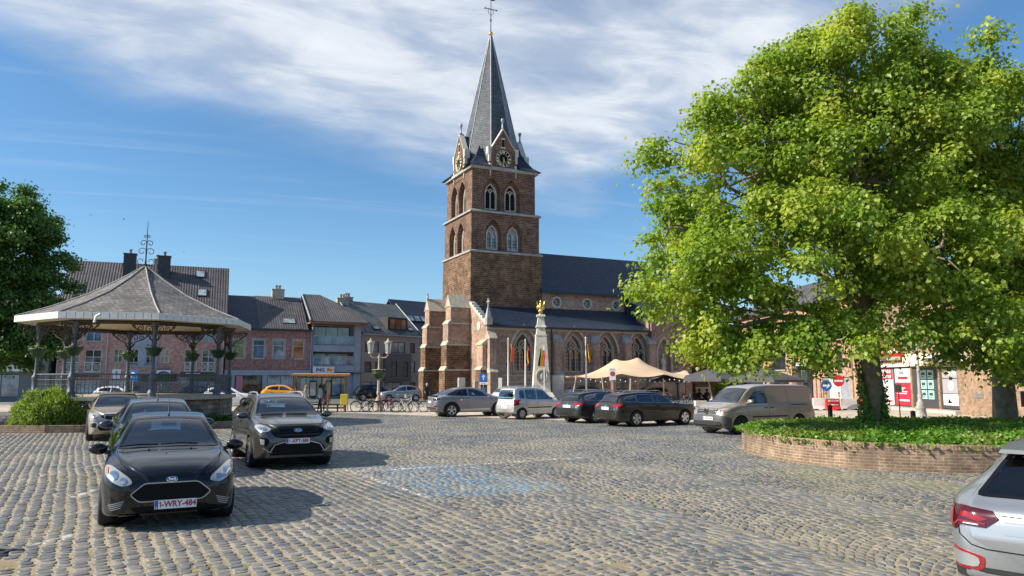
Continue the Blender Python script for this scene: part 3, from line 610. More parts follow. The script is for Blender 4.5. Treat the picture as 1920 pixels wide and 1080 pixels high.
for fr, s in ((F_(.15), 1), (L_(.15), -1), (B_(7.04), -1), (E_(7.04), 1)):
    c = 3.45 if s > 0 else -3.5
    mb = MB(); W2 = 1.42
    poly = [(c - W2, 22.0), (c + W2, 22.0), (c + W2, 24.5), (c, 26.75), (c - W2, 24.5)]
    mb.prism([(a, b) for a, b in poly], -.03, .42, 0, fr)
    gb = mb.build('clock_gable', M['ironstone'], CH, fix=True)
    mb = MB()
    for q in (-1, 1):   # coping, kneelers and quoin brackets in pale stone
        mb.prism([(c + q * (W2 + .10), 24.4), (c + q * (W2 - .02), 24.5), (c, 26.75), (c, 26.95)], -.1, .45, 0, fr)
        mb.prism([(c + q * (W2 - .12), 24.9), (c + q * (W2 + .24), 24.9), (c + q * (W2 + .24), 24.2), (c + q * (W2 + .1), 24.0), (c + q * (W2 - .12), 24.0)], -.14, .45, 0, fr)
        mb.prism([(c + q * (W2 - .1), 24.0), (c + q * (W2 + .14), 24.0), (c + q * (W2 + .14), 23.4), (c + q * (W2 - .1), 23.4)], -.1, .2, 0, fr)
        mb.prism([(c + q * (W2 - .16), 23.2), (c + q * (W2 + .06), 23.2), (c + q * (W2 + .06), 22.6), (c + q * (W2 - .16), 22.6)], -.12, .2, 0, fr)
        mb.prism([(c + q * (W2 - .1), 22.6), (c + q * (W2 + .04), 22.6), (c + q * (W2 + .0), 21.9), (c + q * (W2 - .06), 21.9)], -.12, .2, 0, fr)
    mb.build('coping', M['stone_white'], gb, fix=True)
    fo = fr(c, 26.95, .1); MB().lathe([(.17, 0), (.1, .12), (.08, .6), (.13, .7), (.19, .86), (.14, 1.02), (0, 1.08)], 8, 0, fo).build('finial', M['lead'], gb)
    mb = MB()   # gable roof running back into the spire
    P = lambda a, b, cc: fr(a, b, cc)
    mb.add([P(c - W2, 24.5, .4), P(c, 26.75, .4), P(c + W2, 24.5, .4), P(c - W2, 24.5, 2.6), P(c, 26.75, 2.6), P(c + W2, 24.5, 2.6), P(c - W2, 22.7, .4), P(c + W2, 22.7, .4), P(c - W2, 22.7, 2.6), P(c + W2, 22.7, 2.6)], [(0, 1, 4, 3), (1, 2, 5, 4), (0, 3, 8, 6), (2, 7, 9, 5)])
    mb.build('gable_roof', M['slate_blue'], gb, fix=True)
    slot = MB(); slot.prism(rect(c - .1, c + .1, 25.0, 25.75), -.035, -.02, 1, fr); slot.prism(rect(c - .28, c + .28, 24.86, 25.0), -.07, .0, 0, fr).prism(rect(c - .2, c + .2, 25.75, 25.9), -.07, .0, 0, fr); slot.build('slit_window', [M['stone_white'], M['black']], gb)
    # clock
    zc = 23.78; rr = .84
    ck = MB(); ck.prism(circle(c, zc, rr, 32), -.12, -.02, 0, fr); ck = ck.build('clock_face', M['black'], gb, fix=True)
    nm = MB(); inv = 1
    for h, tx in enumerate(('XII', 'I', 'II', 'III', 'IIII', 'V', 'VI', 'VII', 'VIII', 'IX', 'X', 'XI')):
        a = -h * math.pi / 6; ux, uz = math.cos(a), math.sin(a)
        f2 = lambda p, q, r, ux=ux, uz=uz: fr(c + p * ux - (q + rr * .76) * uz, zc + p * uz + (q + rr * .76) * ux, -.135)
        text_mb(nm, tx, .30, f2, 0, .018, squash=.8)
    for r_, w_ in ((rr, .035), (rr * .56, .02)): nm.wall(circle(c, zc, r_, 32), [circle(c, zc, r_ - w_, 32)], .01, 0, 0, 0, lambda a, b, cc: fr(a, b, cc - .13))
    nm.build('numerals', M['cream'], ck)
    hd = MB()
    for ang, ln, wd in ((math.pi, .66, .05), (math.pi * (5.5 / 6), .42, .075)):
        s_, c_ = math.sin(ang), math.cos(ang)
        g = lambda a, b, cc: fr(c + a * c_ + b * s_, zc - a * s_ + b * c_, cc)
        hd.prism([(-wd, -.12), (wd, -.12), (wd * .8, ln * .7), (0, ln), (-wd * .8, ln * .7)], -.17, -.15, 0, g)
    hd.build('hands', M['gold'], ck, fix=True)
# west buttresses of the tower, stepped, with stone saddle tops
for y0, dz in ((.02, 0), (6.1, .15)):
    y1 = y0 + 1.5; mb = MB()
    lv = [(0, 2.9, 2.5, 'ironstone_low'), (2.9, 5.25, 2.34, 'x'), (5.25, 7.25, 2.2, 'x'), (7.25, 8.85 + dz, 1.95, 'x')]
    for i, (a, b, p_, _) in enumerate(lv): mb.box(-p_, .0, y0 + i * .02, y1 - i * .04, a, b, 0 if i < 2 else 1)
    zt = 8.85 + dz; ya, yb = y0 + .06, y1 - .12; ym = (ya + yb) / 2
    mb.prism([(ya, zt), (yb, zt), (ym, zt + 1.0)], -1.95, .0, 1, lambda a, b, c: (c, a, b))
    bt = mb.build('buttress', [M['ironstone_low'], M['church_brick']], CH, fix=True)
    mb = MB()
    for i in range(3):
        z = lv[i][1]; p0, p1 = lv[i][2], lv[i + 1][2]
        mb.prism([(-p0 - .05, z - .07), (-p0 - .05, z + .03), (-p1 - .003, z + .34), (-p1 + .1, z + .34), (-p1 + .1, z - .07)], y0 - .05, y1 + .03, 0)
        mb.box(-p1, .0, y0 - .06, y0 + .03, z - .08, z + .07)
    mb.prism([(ya - .14, zt - .1), (ya - .02, zt - .1), (ym, zt + .98), (yb + .02, zt - .1), (yb + .14, zt - .1), (ym, zt + 1.2)], -2.02, .0, 0, lambda a, b, c: (c, a, b))
    mb.prism([(ya + .05, zt + .02), (yb - .05, zt + .02), (ym, zt + .95)], -2.0, -1.96, 0, lambda a, b, c: (c, a, b))
    mb.build('weathering', M['stone'], bt, fix=True, split=True)
    if y0 > 3: c = MB(); c.box(-1.98, -1.86, ym - .05, ym + .05, zt + 1.1, zt + 1.75).box(-1.97, -1.87, ym - .3, ym + .3, zt + 1.35, zt + 1.46).box(-2.02, -1.82, ym - .13, ym + .13, zt + 1.05, zt + 1.2).build('stone_cross', M['stone_grey'], bt)
# nave, clerestory, aisle, chapel
mb = MB(); z0, z1 = 8.9, 10.6
rws = [9.4, 12.95, 16.5, 20.05, 23.6]
mb.wall(rect(7.6, 27, 0, z1 + .1), [circle(x, 9.72, .52, 20) for x in rws], .25, 0, 0, 0, F_(.12)).box(7.6, 27, .45, 7.5, 0, z1)
mb.prism([(-0.1 + .2, 10.6), (7.6, 10.6), (3.85, 15.1)], 26.7, 27.0, 0, lambda a, b, c: (c, a, b))
mb.build('nave_wall', M['church_brick'], CH)
mb = MB(); mb.prism([(-.3, 10.6), (-.3, 10.78), (3.85, 15.3), (8.0, 10.78), (8.0, 10.6), (3.85, 15.1)], 7.45, 27.1, 0, lambda a, b, c: (c, a, b)); mb.build('nave_roof', M['slate_blue'], CH, fix=True)
MB().box(7.45, 27.1, -.38, -.26, 10.55, 10.7).build('gutter', M['dark_metal'], CH)
for x in rws:
    mb = MB(); g = F_(.12)
    mb.wall(circle(x, 9.72, .6, 24), [circle(x, 9.72, .42, 24)], .3, 0, 0, 0, lambda a, b, c: g(a, b, c - .06))
    n = 24; o = circle(x, 9.72, .6, 24); mb.add([g(p[0], p[1], -.06) for p in o] + [g(p[0], p[1], .0) for p in o], [(q, n + q, n + (q + 1) % n, (q + 1) % n) for q in range(n)])
    for a in range(4): mb.tube([g(x + .2 * math.cos(a * math.pi / 2) + .16 * math.cos(t), 9.72 + .2 * math.sin(a * math.pi / 2) + .16 * math.sin(t), .12) for t in np.linspace(0, 6.28, 10)[:-1]], .025, 5, closed=True)
    w_ = mb.build('round_window', M['stone_white'], CH)
    MB().wall(circle(x, 9.72, .5, 24), [], 0, 0, 0, 0, lambda a, b, c: g(a, b, .22)).build('pane', M['pane'], w_)
AW = [(3.75, 2.0), (9.1, 2.0), (12.65, 1.95), (16.35, 1.95)]
mb = MB()
mb.wall(rect(0, 17.7, 0, 6.72), [gothic(c, w + .5, 2.45, 4.6, 9) for c, w in AW], .28, 0, 0, 0, F_(-3.9))
for c, w in AW: mb.wall(gothic(c, w + .52, 2.45, 4.6, 9), [gothic(c, w, 2.7, 4.6, 9)], .2, 0, 0, 0, F_(-3.62))
mb.prism([(0, 0), (3.9, 0), (3.9, 6.9), (0, 9.2)], .002, .35, 1, L_(0))
mb.build('aisle_wall', [M['church_brick'], M['church_brick']], CH, fix=True)
mb = MB()
for z, e in ((1.7, .06), (2.3, .05)): mb.box(.4, 17.7, -3.9 - e, -3.85, z, z + .14)
mb.box(-.02, 17.7, -4.02, -3.88, 6.5, 6.72)
for i in range(22): mb.box(.5 + i * .78, .95 + i * .78, -3.915, -3.89, .35 + (i % 3) * .42, .5 + (i % 3) * .42)
mb.build('stone_band', M['stone'], CH)
for c, w in AW:
    gwindow(CH, c, w, 2.7, 4.6, F_(-3.62), 'stone', 'pane', 2, 4, .12, .02, .3, r=.055, dep=.12)
    mb = MB(); o = gothic(c, w + .98, 2.2, 4.6, 9, (w + .74) / (w + .98))[2:]; n_ = gothic(c, w + .5, 2.2, 4.6, 9)[2:]; m_ = len(o)
    g = lambda p, q: (p[0], -3.9 - q, p[1])
    mb.add([g(p, .07) for p in o] + [g(p, .07) for p in n_] + [g(p, 0) for p in o], [(q, m_ + q, m_ + q + 1, q + 1) for q in range(m_ - 1)] + [(q, q + 1, 2 * m_ + q + 1, 2 * m_ + q) for q in range(m_ - 1)]); mb.build('hood_mould', M['stone'], CH, fix=True)
mb = MB(); mb.prism([(-4.2, 6.7), (-4.2, 6.85), (.1, 9.05), (.1, 8.85)], .3, 17.8, 0, lambda a, b, c: (c, a, b)); mb.build('aisle_roof', M['slate_blue'], CH, fix=True)
MB().box(.1, 17.8, -4.32, -4.2, 6.66, 6.8).build('gutter', M['dark_metal'], CH)
# west gable coping with pinnacle, roundel, corner buttress
mb = MB(); mb.prism([(.0, 9.1), (.0, 9.4), (-3.6, 7.3), (-3.6, 7.0)], -.1, .42, 0, lambda a, b, c: (c, a, b))
for i in range(7): mb.box(-.12, .44, -.5 - i * .5 - .12, -.5 - i * .5 + .12, 8.95 - i * .29, 9.22 - i * .29)
mb.prism(circle(2.1, 6.9, .42, 20), -.05, .01, 0, L_(0)); mb.build('coping', M['stone_white'], CH, fix=True)
mb = MB(); mb.box(-.12, .42, -4.25, -3.6, 6.9, 7.55).lathe([(.36, 7.5), (.3, 7.7), (.05, 8.7)], 4, 0, (.15, -3.92, 0), sm=False, a0=math.pi / 4).box(.1, .2, -4.2, -3.64, 8.95, 9.07).box(.1, .2, -3.98, -3.86, 8.6, 9.3); mb.build('pinnacle', M['stone_grey'], CH)
mb = MB(); mb.box(-.55, 0, -3.9, -2.6, 0, 2.9, 1).box(-.4, 0, -3.9, -2.6, 2.9, 5.15).box(0.02, .75, -4.7, -3.9, 0, 2.7).box(0.04, .7, -4.5, -3.9, 2.7, 5.7)
mb.build('corner_buttress', [M['church_brick'], M['ironstone_low']], CH)
mb = MB(); mb.prism([(-.62, 2.85), (-.62, 2.95), (-.38, 3.2), (0, 3.2), (0, 2.85)], -3.95, -2.55).prism([(-.48, 5.1), (-.48, 5.2), (-.0, 5.6), (0, 5.1)], -3.95, -2.55)
mb.prism([(-4.76, 2.6), (-4.76, 2.7), (-4.48, 3.0), (-3.9, 3.0), (-3.9, 2.6)], -.02, .79, 0, lambda a, b, c: (c, a, b)).prism([(-4.58, 5.6), (-4.58, 5.7), (-3.88, 6.5), (-3.88, 5.6)], -.02, .76, 0, lambda a, b, c: (c, a, b)); mb.build('weathering', M['stone'], CH, fix=True, split=True)
for x in (6.7, 10.85, 14.45, 17.3):
    mb = MB(); mb.box(x, x + .75, -4.75, -3.9, 0, 2.5).box(x + .03, x + .72, -4.5, -3.9, 2.5, 5.55); b_ = mb.build('buttress', M['church_brick'], CH)
    mb = MB(); mb.prism([(-4.82, 2.4), (-4.82, 2.52), (-4.46, 2.85), (-4.4, 2.4)], x - .03, x + .78, 0, lambda a, b, c: (c, a, b)).prism([(-4.6, 5.5), (-4.6, 5.65), (-3.93, 6.35), (-3.93, 5.5)], x - .02, x + .77, 0, lambda a, b, c: (c, a, b)); mb.build('weathering', M['stone_grey'], b_, fix=True, split=True)
mb = MB(); mb.tube([(6.55, -4.02, .1), (6.55, -4.02, 6.7)], .06, 6).tube([(17.6, -4.05, .1), (17.6, -4.05, 8)], .06, 6); mb.build('downpipe', M['dark_metal'], CH, split=True)
mb = MB(); mb.wall(rect(17.7, 22.6, 0, 8.3), [gothic(19.2, 1.5, 2.4, 4.6, 8)], .35, 0, 0, 0, F_(-4.3)).box(17.7, 22.6, -3.94, 0.3, 0, 8.3).box(17.7, 17.72, -4.3, -3.94, 0, 8.3).box(20.6, 21.3, -4.75, -4.3, 0, 7.5)
mb.build('transept', M['church_brick'], CH)
MB().prism([(-4.6, 8.25), (.2, 10.8), (.2, 8.3)], 17.5, 22.8, 0, lambda a, b, c: (c, a, b)).build('transept_roof', M['slate_blue'], CH, fix=True)
mb = MB(); ring(mb, 19.2, 2.0, 2.2, 4.6, .2, .06, .1, F_(-4.3)); mb.build('hood_mould', M['stone'], CH)
st = empty('statue', (0, 0, 0), 0)
st.location = Matrix.Translation((-3.95, 70, 0)) @ Matrix.Rotation(R(25.5), 4, 'Z') @ Vector((19.2, -4.1, 2.42)); st.rotation_euler = (0, 0, R(25.5))
meta(st, 'white statue standing in the arched niche of the church wall', 'statue')
MB().lathe([(.3, 0), (.3, .12), (.24, .15), (.26, .5), (.2, 1.1), (.24, 1.5), (.2, 1.7), (.08, 1.8), (.12, 1.92), (.13, 2.05), (.06, 2.18), (0, 2.2)], 12).tube([(-.22, 0, 1.55), (-.3, -.08, 1.2), (-.08, -.2, 1.15)], .06, 6).tube([(.22, 0, 1.55), (.3, -.08, 1.2), (.08, -.2, 1.15)], .06, 6).build('figure', M['stone_white'], st)
# wooden clad building next to the church
sb = empty('slatted_building', tuple(Matrix.Translation((-3.95, 70, 0)) @ Matrix.Rotation(R(25.5), 4, 'Z') @ Vector((22.7, -4.6, 0))), R(25.5), 'building clad in horizontal brown wooden slats behind the tent', 'building')
MB().box(0, 6, 0, 8, 0, 7.6).build('wall', M['slat_wood'], sb)
MB().box(-.1, 6.1, -.1, 8.1, 7.6, 7.75).build('roof_edge', M['dark_metal'], sb)
# ---------------------------------------------------------------- houses on the far side of the street
F0 = lambda a, b, c: (a, c, b)
def win(parent, x0, x1, z0, z1, frame='frame_white', pane='pane', nx=1, nz=1, sill=None, off=.1, y0=0., t=.06, label=None, vs=None):
    """a window set in a reveal: frame, bars, pane, sill"""
    mb = MB(); fr = lambda a, b, c: (a, y0 + off + c, b)
    mb.wall(rect(x0, x1, z0, z1), [rect(x0 + t, x1 - t, z0 + t, z1 - t)], .05, 0, 0, 0, fr)
    for i in range(1, nx): x = x0 + (x1 - x0) * i / nx; mb.box(x - t * .4, x + t * .4, y0 + off - .004, y0 + off + .04, z0 + t, z1 - t)
    for z in (vs if vs else [z0 + (z1 - z0) * i / nz for i in range(1, nz)]): mb.box(x0 + t, x1 - t, y0 + off - .002, y0 + off + .038, z - t * .35, z + t * .35)
    w = mb.build('window', M[frame], parent)
    if label: w['label'] = label
    MB().wall(rect(x0 + t, x1 - t, z0 + t, z1 - t), [], 0, 0, 0, 0, lambda a, b, c: (a, y0 + off + .035, b)).build('pane', M[pane], w)
    if sill: MB().box(x0 - .12, x1 + .12, y0 - .1, y0 + off + .02, z0 - .1, z0).build('sill', M[sill], w)
    return w
def skylight(parent, x, s, w, h, ey, ez, slope):
    """roof window lying on a roof plane: s = distance up the slope from the eave line (ey, ez)"""
    c, n = math.cos(slope), math.sin(slope)
    g = lambda a, b, d: (x + a, ey + (s + b) * c - d * n, ez + (s + b) * n + d * c)
    mb = MB(); mb.prism(rect(-w / 2, w / 2, -h / 2, h / 2), .0, .09, 0, g); f = mb.build('skylight', M['frame_dark'], parent, fix=True)
    MB().prism(rect(-w / 2 + .09, w / 2 - .09, -h / 2 + .09, h / 2 - .09), .095, .1, 0, g).build('pane', M['pane_light'], f, fix=True)
def chimney(parent, x, y, z0, z1, w, d, m, pots=2):
    mb = MB(); mb.box(x - w / 2, x + w / 2, y - d / 2, y + d / 2, z0, z1).box(x - w / 2 - .06, x + w / 2 + .06, y - d / 2 - .06, y + d / 2 + .06, z1, z1 + .1)
    c = mb.build('chimney', M[m], parent); mb = MB()
    for i in range(pots): mb.lathe([(.14, 0), (.12, .35), (.2, .38), (.2, .45), (0, .5)], 8, 0, (x + (i - (pots - 1) / 2) * .34, y, z1 + .1))
    mb.build('chimney_pot', M['stone_grey'], c)
def roof2(parent, x0, x1, eave, ridge, ry, m, over=.25, ey=-.3, back=10, name='roof', th=.18):
    mb = MB(); bz = eave
    mb.prism([(ey, eave - .05), (ey, eave + .1), (ry, ridge), (back, bz), (back, bz - .15), (ry, ridge - th)], x0 - over, x1 + over, 0, lambda a, b, c: (c, a, b))
    return mb.build(name, M[m], parent, fix=True)
def body(parent, x0, x1, h, m, holes, depth=.14, back=9.5, ry=4.5, ridge=None, y0=0., name='wall'):
    mb = MB(); mb.wall(rect(x0, x1, 0, h), [rect(*q) for q in holes], depth, 0, 0, 0, lambda a, b, c: (a, y0 + c, b))
    mb.box(x0, x1, y0 + .45, back, 0, h - .02)
    mb.add([(x0, y0, 0), (x0, y0 + .45, 0), (x0, y0 + .45, h), (x0, y0, h), (x1, y0, 0), (x1, y0 + .45, 0), (x1, y0 + .45, h), (x1, y0, h)], [(0, 3, 2, 1), (4, 5, 6, 7)])
    if ridge: mb.prism([(y0, h - .3), (ry, ridge - .25), (back, h - .3)], x0, x0 + .2, 0, lambda a, b, c: (c, a, b)).prism([(y0, h - .3), (ry, ridge - .25), (back, h - .3)], x1 - .2, x1, 0, lambda a, b, c: (c, a, b))
    # dark back plane of the openings
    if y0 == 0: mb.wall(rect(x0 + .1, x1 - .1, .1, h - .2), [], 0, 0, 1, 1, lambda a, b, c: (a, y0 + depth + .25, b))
    return mb.build(name, [M[m], M['black']], parent)
def pipe(parent, x, h, y=-.08): MB().tube([(x, y, .1), (x, y, h)], .05, 6).build('downpipe', M['zinc'], parent)

# -- big pink brick house with the steep tiled roof, behind the bandstand
b = empty('brick_house', (-42.70, 70, 0), R(22.2), 'large pink brick house with steep tiled roof and two chimneys behind the bandstand', 'house')
fw = [(.5, 1.75, 2.75, 4.85), (2.2, 3.6, 2.75, 4.85), (10.9, 12.05, 2.85, 5.0), (12.5, 13.7, 2.85, 5.0)]; uw = [(2.2, 3.5, 5.65, 6.75), (11.2, 12.4, 5.8, 6.95), (12.55, 13.6, 5.85, 7.0), (.6, 1.7, 5.65, 6.7)]
sw = [(4.65, 5.4, 3.65, 4.95), (5.97, 6.78, 3.65, 4.95), (7.42, 8.2, 3.6, 4.97), (8.7, 9.5, 3.65, 4.97)]
gh = [(6.3, 7.95, .05, 2.5), (8.75, 9.9, .3, 2.4), (10.6, 13.7, .2, 2.15), (.5, 3.7, .4, 1.9), (4.4, 5.6, .6, 1.9)]
body(b, -.1, 14.55, 8.4, 'brick_pink', fw + uw + sw + gh)
roof2(b, -.1, 14.5, 8.4, 14.0, 4.5, 'tiles_brown')
for q in fw:
    w = win(b, *q, 'frame_white', 'pane', 2, 3, 'stone_grey'); mb = MB(); x0, x1, z0 = q[0], q[1], q[2]; n = 2; cw = (x1 - x0) / n
    for i in range(n):
        a = x0 + i * cw
        mb.box(a + .02, a + .07, -.08, -.04, z0, z0 + .85).box(a + cw - .07, a + cw - .02, -.08, -.04, z0, z0 + .85).tube([(a + .05, -.06, z0 + .06), (a + cw - .05, -.06, z0 + .78)], .022, 4).tube([(a + cw - .05, -.06, z0 + .06), (a + .05, -.06, z0 + .78)], .022, 4).tube([(a + cw / 2 + .17 * math.cos(t), -.06, z0 + .42 + .17 * math.sin(t)) for t in np.linspace(0, 6.28, 9)[:-1]], .02, 4, closed=True)
    mb.box(x0 - .03, x1 + .03, -.1, -.03, z0 + .84, z0 + .9).box(x0 - .03, x1 + .03, -.1, -.03, z0 + .0, z0 + .05).build('balustrade', M['frame_white'], w)
for q in uw: win(b, *q, 'frame_white', 'pane_blue', 2, 1, 'stone_grey')
for q in sw: win(b, *q, 'frame_white', 'pane_green' if q[0] < 5 or q[0] > 8.5 else 'pane', 2, 2, 'stone_grey')
MB().wall(rect(5.7, 8.45, 3.35, 7.6), [rect(*q) for q in sw[1:3]], .03, 0, 0, 0, lambda a, b_, c: (a, c - .03, b_)).box(5.62, 8.53, -.1, -.03, 3.2, 3.36).build('render_panel', M['render_blue'], b)
for x0 in (5.97, 7.42): MB().tube([(x0 + .05, -.1, 3.35), (x0 + .05, -.3, 3.55), (x0 + .75, -.3, 3.55), (x0 + .75, -.1, 3.35)], .03, 5).build('window_box_rail', M['dark_metal'], b)
MB().wall([(6.1, 0.05), (8.15, .05), (8.15, 2.75), (6.1, 2.75)], [rect(6.4, 7.85, .1, 2.42)], .1, 0, 0, 0, lambda a, b_, c: (a, c - .08, b_)).build('door_surround', M['stone_grey'], b)
d = MB().box(6.4, 7.85, .1, .16, .1, 2.42).build('door', M['render_grey'], b); MB().wall(rect(6.55, 7.1, .9, 2.2), [], 0, 0, 0, 0, lambda a, b_, c: (a, .095, b_)).build('pane', M['pane'], d)
for q in gh[1:]: win(b, *q, 'frame_white', 'pane_light', 3 if q[1] - q[0] > 2 else 1, 1)
mb = MB(); mb.box(10.6, 13.7, -.25, -.02, 2.28, 2.72, 0); text_mb(mb, 'PINTRO', .38, lambda a, b_, c: (11.75 + a, -.262, 2.5 + b_), 1, .012); text_mb(mb, 'KLEDIJ', .2, lambda a, b_, c: (13.1 + a, -.262, 2.5 + b_), 1, .004) if False else None
mb.build('shop_sign', [M['dark_metal'], M['sign_white']], b, label='dark fascia sign with white letters')
mb = MB(); text_mb(mb, 'VERZEKERINGEN', .36, lambda a, b_, c: (2.1 + a, -.05, 2.35 + b_), 0, .012); mb.build('shop_lettering', M['iron_brown'], b)
mb = MB(); mb.box(4.6, 5.35, -.06, -.0, 2.1, 3.0, 0); text_mb(mb, 'S', .5, lambda a, b_, c: (4.98 + a, -.065, 2.6 + b_), 1, .02); mb.build('bank_sign', [M['sign_white'], M['sign_blue']], b)
mb = MB(); mb.box(8.5, 9.7, -.5, -.4, 2.05, 3.05, 0).prism([(9.1 + .5 * math.cos(t), 2.55 + .28 * math.sin(t)) for t in np.linspace(0, 6.28, 24)[:-1]], -.52, -.505, 1, F0).prism(rect(8.5, 9.7, 2.93, 3.05), -.52, -.505, 1, F0); text_mb(mb, 'Jupiler', .2, lambda a, b_, c: (9.1 + a, -.53, 2.55 + b_), 0, .006); mb.build('beer_sign', [M['sign_white'], M['emblem_blue']], b)
MB().tube([(9.1, -.1, 2.8), (9.1, -.5, 2.8)], .03, 5).build('sign_bracket', M['dark_metal'], b)
sl_ = math.atan2(14.0 - 8.5, 4.8)
for x, s in ((1.0, 3.2), (11.9, 6.1), (12.2, 3.2)): skylight(b, x, s, .95, 1.05, -.3, 8.5, sl_)
chimney(b, 5.2, 3.5, 11.5, 14.75, 1.15, .8, 'dark_metal', 1); chimney(b, 8.4, 3.5, 11.5, 14.7, 1.15, .8, 'dark_metal', 1); chimney(b, 7.6, 5.2, 13, 14.6, .5, .5, 'stone', 1)
pipe(b, -.02, 8.3); pipe(b, 14.45, 8.3); pipe(b, 4.05, 8.3)
MB().box(-.3, 14.7, -.42, -.3, 8.3, 8.44).build('gutter', M['zinc'], b)

# -- plain grey house with balconies, left of it
b = empty('apartment_building', (-58.5, 64, 0), R(20), 'dark grey building with railed balcony and white shop canopy behind the tree', 'building')
ho = [(9.8, 11.2, 3.6, 5.4), (12.0, 13.4, 3.6, 5.4), (9.6, 14, .4, 2.5), (3, 8.5, .4, 2.5), (4, 6, 3.6, 5.4)]
body(b, 0, 16.2, 7.4, 'render_grey', ho); roof2(b, 0, 16.2, 7.4, 10.4, 4.5, 'tiles_dark')
for q in ho[:2] + ho[4:]: win(b, *q, 'frame_white', 'pane_light', 2, 1)
for q in ho[2:4]: win(b, *q, 'frame_dark', 'pane_light', 3, 1)
MB().box(2, 15.5, -1.0, .0, 2.75, 3.35).build('canopy', M['white_paint'], b)
mb = MB()
for i in range(60): mb.box(8.0 + i * .12, 8.03 + i * .12, -1.0, -.97, 3.35, 4.3)
mb.box(8, 15.2, -1.02, -.95, 4.28, 4.34).build('balcony_railing', M['dark_metal'], b)

# -- purple brick shop house
b = empty('brick_house', (-29.28, 76, 0), R(25.3), 'purple brick house with four upstairs windows over a grey shop front', 'house')
ho = [(.67, 1.8, 4.2, 6.15), (2.68, 3.8, 4.2, 6.15), (4.68, 5.8, 4.2, 6.15), (6.7, 7.8, 4.2, 6.15), (1.0, 3.7, .1, 2.45), (4.2, 8.2, .4, 2.45)]
body(b, .0, 8.62, 7.2, 'brick_purple', ho, ridge=11.2, ry=5)
mb = MB(); mb.box(-.02, 8.6, -.12, -.003, 2.45, 2.98).box(-.02, 1.0, -.06, -.003, 0, 2.45).box(3.7, 4.2, -.06, -.003, 0, 2.45).box(8.2, 8.6, -.06, -.003, 0, 2.45).build('shop_front', M['render_blue'], b)
for q, pn in zip(ho[:4], ('pane_green', 'pane_blue', 'pane_light', 'pane_orange')):
    w = win(b, *q, 'frame_white' if pn != 'x' else 'frame_dark', pn, 1, 2, 'stone_grey', vs=[5.55])
    mb = MB(); mb.wall(rect(q[0] - .17, q[1] + .17, q[2] - .05, q[3] + .17), [rect(*q)], .02, 0, 0, 0, lambda a, b_, c: (a, c - .025, b_)).build('surround', M['stone_grey'], w)
win(b, *ho[4], 'frame_dark', 'pane', 2, 1); win(b, *ho[5], 'frame_dark', 'pane_light', 3, 1)
MB().box(1.15, 1.75, -.02, .05, .2, 2.4).build('door', M['pink_panel'], b)
mb = MB()
for i in range(9): mb.tube([(6.3 + i * .21, .12, .6), (6.3 + i * .21, .12, 2.35)], .07, 5)
mb.build('curtain', M['cloth_white'], b)
mb = MB(); MB().prism([(-.3, 7.15), (-.3, 7.3), (5, 11.2), (10, 7.3), (10, 7.1), (5, 11.0)], -.0, 3.15, 0, lambda a, b_, c: (c, a, b_)).build('roof', M['slate_blue'], b, fix=True)
MB().prism([(-.3, 7.15), (-.3, 7.34), (5, 11.26), (10, 7.34), (10, 7.1), (5, 11.0)], 3.15, 8.2, 0, lambda a, b_, c: (c, a, b_)).build('roof', M['tiles_brown'], b, fix=True, label='brown tiled right part of the roof')
skylight(b, 6.3, 1.55, 1.4, 1.0, -.3, 7.3, math.atan2(3.9, 5.3)); skylight(b, .9, 1.4, .9, .8, -.3, 7.26, math.atan2(3.9, 5.3))
MB().box(-.1, 8.65, -.42, -.3, 7.08, 7.22).build('gutter', M['dark_metal'], b); pipe(b, 8.55, 7.1)
chimney(b, 5.6, 5, 10.6, 12.0, 1.3, .8, 'stone', 2)
# -- bank house with glass balconies
O = Matrix.Translation((-29.28, 76, 0)) @ Matrix.Rotation(R(25.3), 4, 'Z') @ Vector((8.66, 0, 0))
b = empty('bank_house', tuple(O), R(25.3), 'blue grey house with two glass balconies and a bank sign below a jutting tiled roof', 'building')
mb = MB(); W_ = 5.3
mb.box(4.55, W_, 0, 9, 0, 8.2).box(.0, .12, 0, 9, 0, 8.2).box(.12, 4.55, -.1, 9, 5.0, 5.72).box(.12, 4.55, -.1, 9, 2.78, 3.55).box(.12, 4.55, 1.5, 9, 3.55, 8.2).box(.12, 4.55, .6, 9, .0, 2.78).box(3.4, 4.55, .3, .6, 0, 2.6)
mb.build('wall', M['render_blue'], b)
for z0, z1, off in ((5.95, 7.9, 1.3), (3.6, 5.0, 1.3)): win(b, .4, 4.3, z0 - .2, z1 - .1, 'frame_dark', 'pane_light' if z0 > 5 else 'pane', 3, 1, y0=1.3, off=.1)
win(b, .3, 3.3, .3, 2.6, 'frame_dark', 'pane_light', 3, 1, y0=.42, off=.1)
MB().prism([(0.12, 0), (4.55, 0), (4.55, .14), (.12, .14)], 2.62, 2.78, 0, lambda a, c_, d: (a, -.25 + c_, d)).box(-.0, W_ + .1, -.35, -.12, 2.66, 2.76).build('canopy', M['dark_metal'], b)
for z in (5.72, 3.55):
    mb = MB(); mb.box(.15, 4.5, -.07, -.02, z + .95, z + 1.0)
    for i in range(6): x = .18 + i * .86; mb.box(x - .025, x + .025, -.06, -.02, z, z + .96)
    rl = mb.build('balcony_rail', M['galv'], b); MB().box(.2, 4.45, -.05, -.035, z + .06, z + .9).build('glass_panel', M['pane_blue'], rl)
MB().box(.15, 1.0, -.0, .4, 5.75, 6.3).build('balcony_plant', M['green_pot'], b)
mb = MB(); mb.box(.1, 2.35, -.42, -.3, 2.72, 3.38, 0)
text_mb(mb, 'ING', .52, lambda a, b_, c: (.87 + a, -.43, 3.04 + b_), 1, .02)
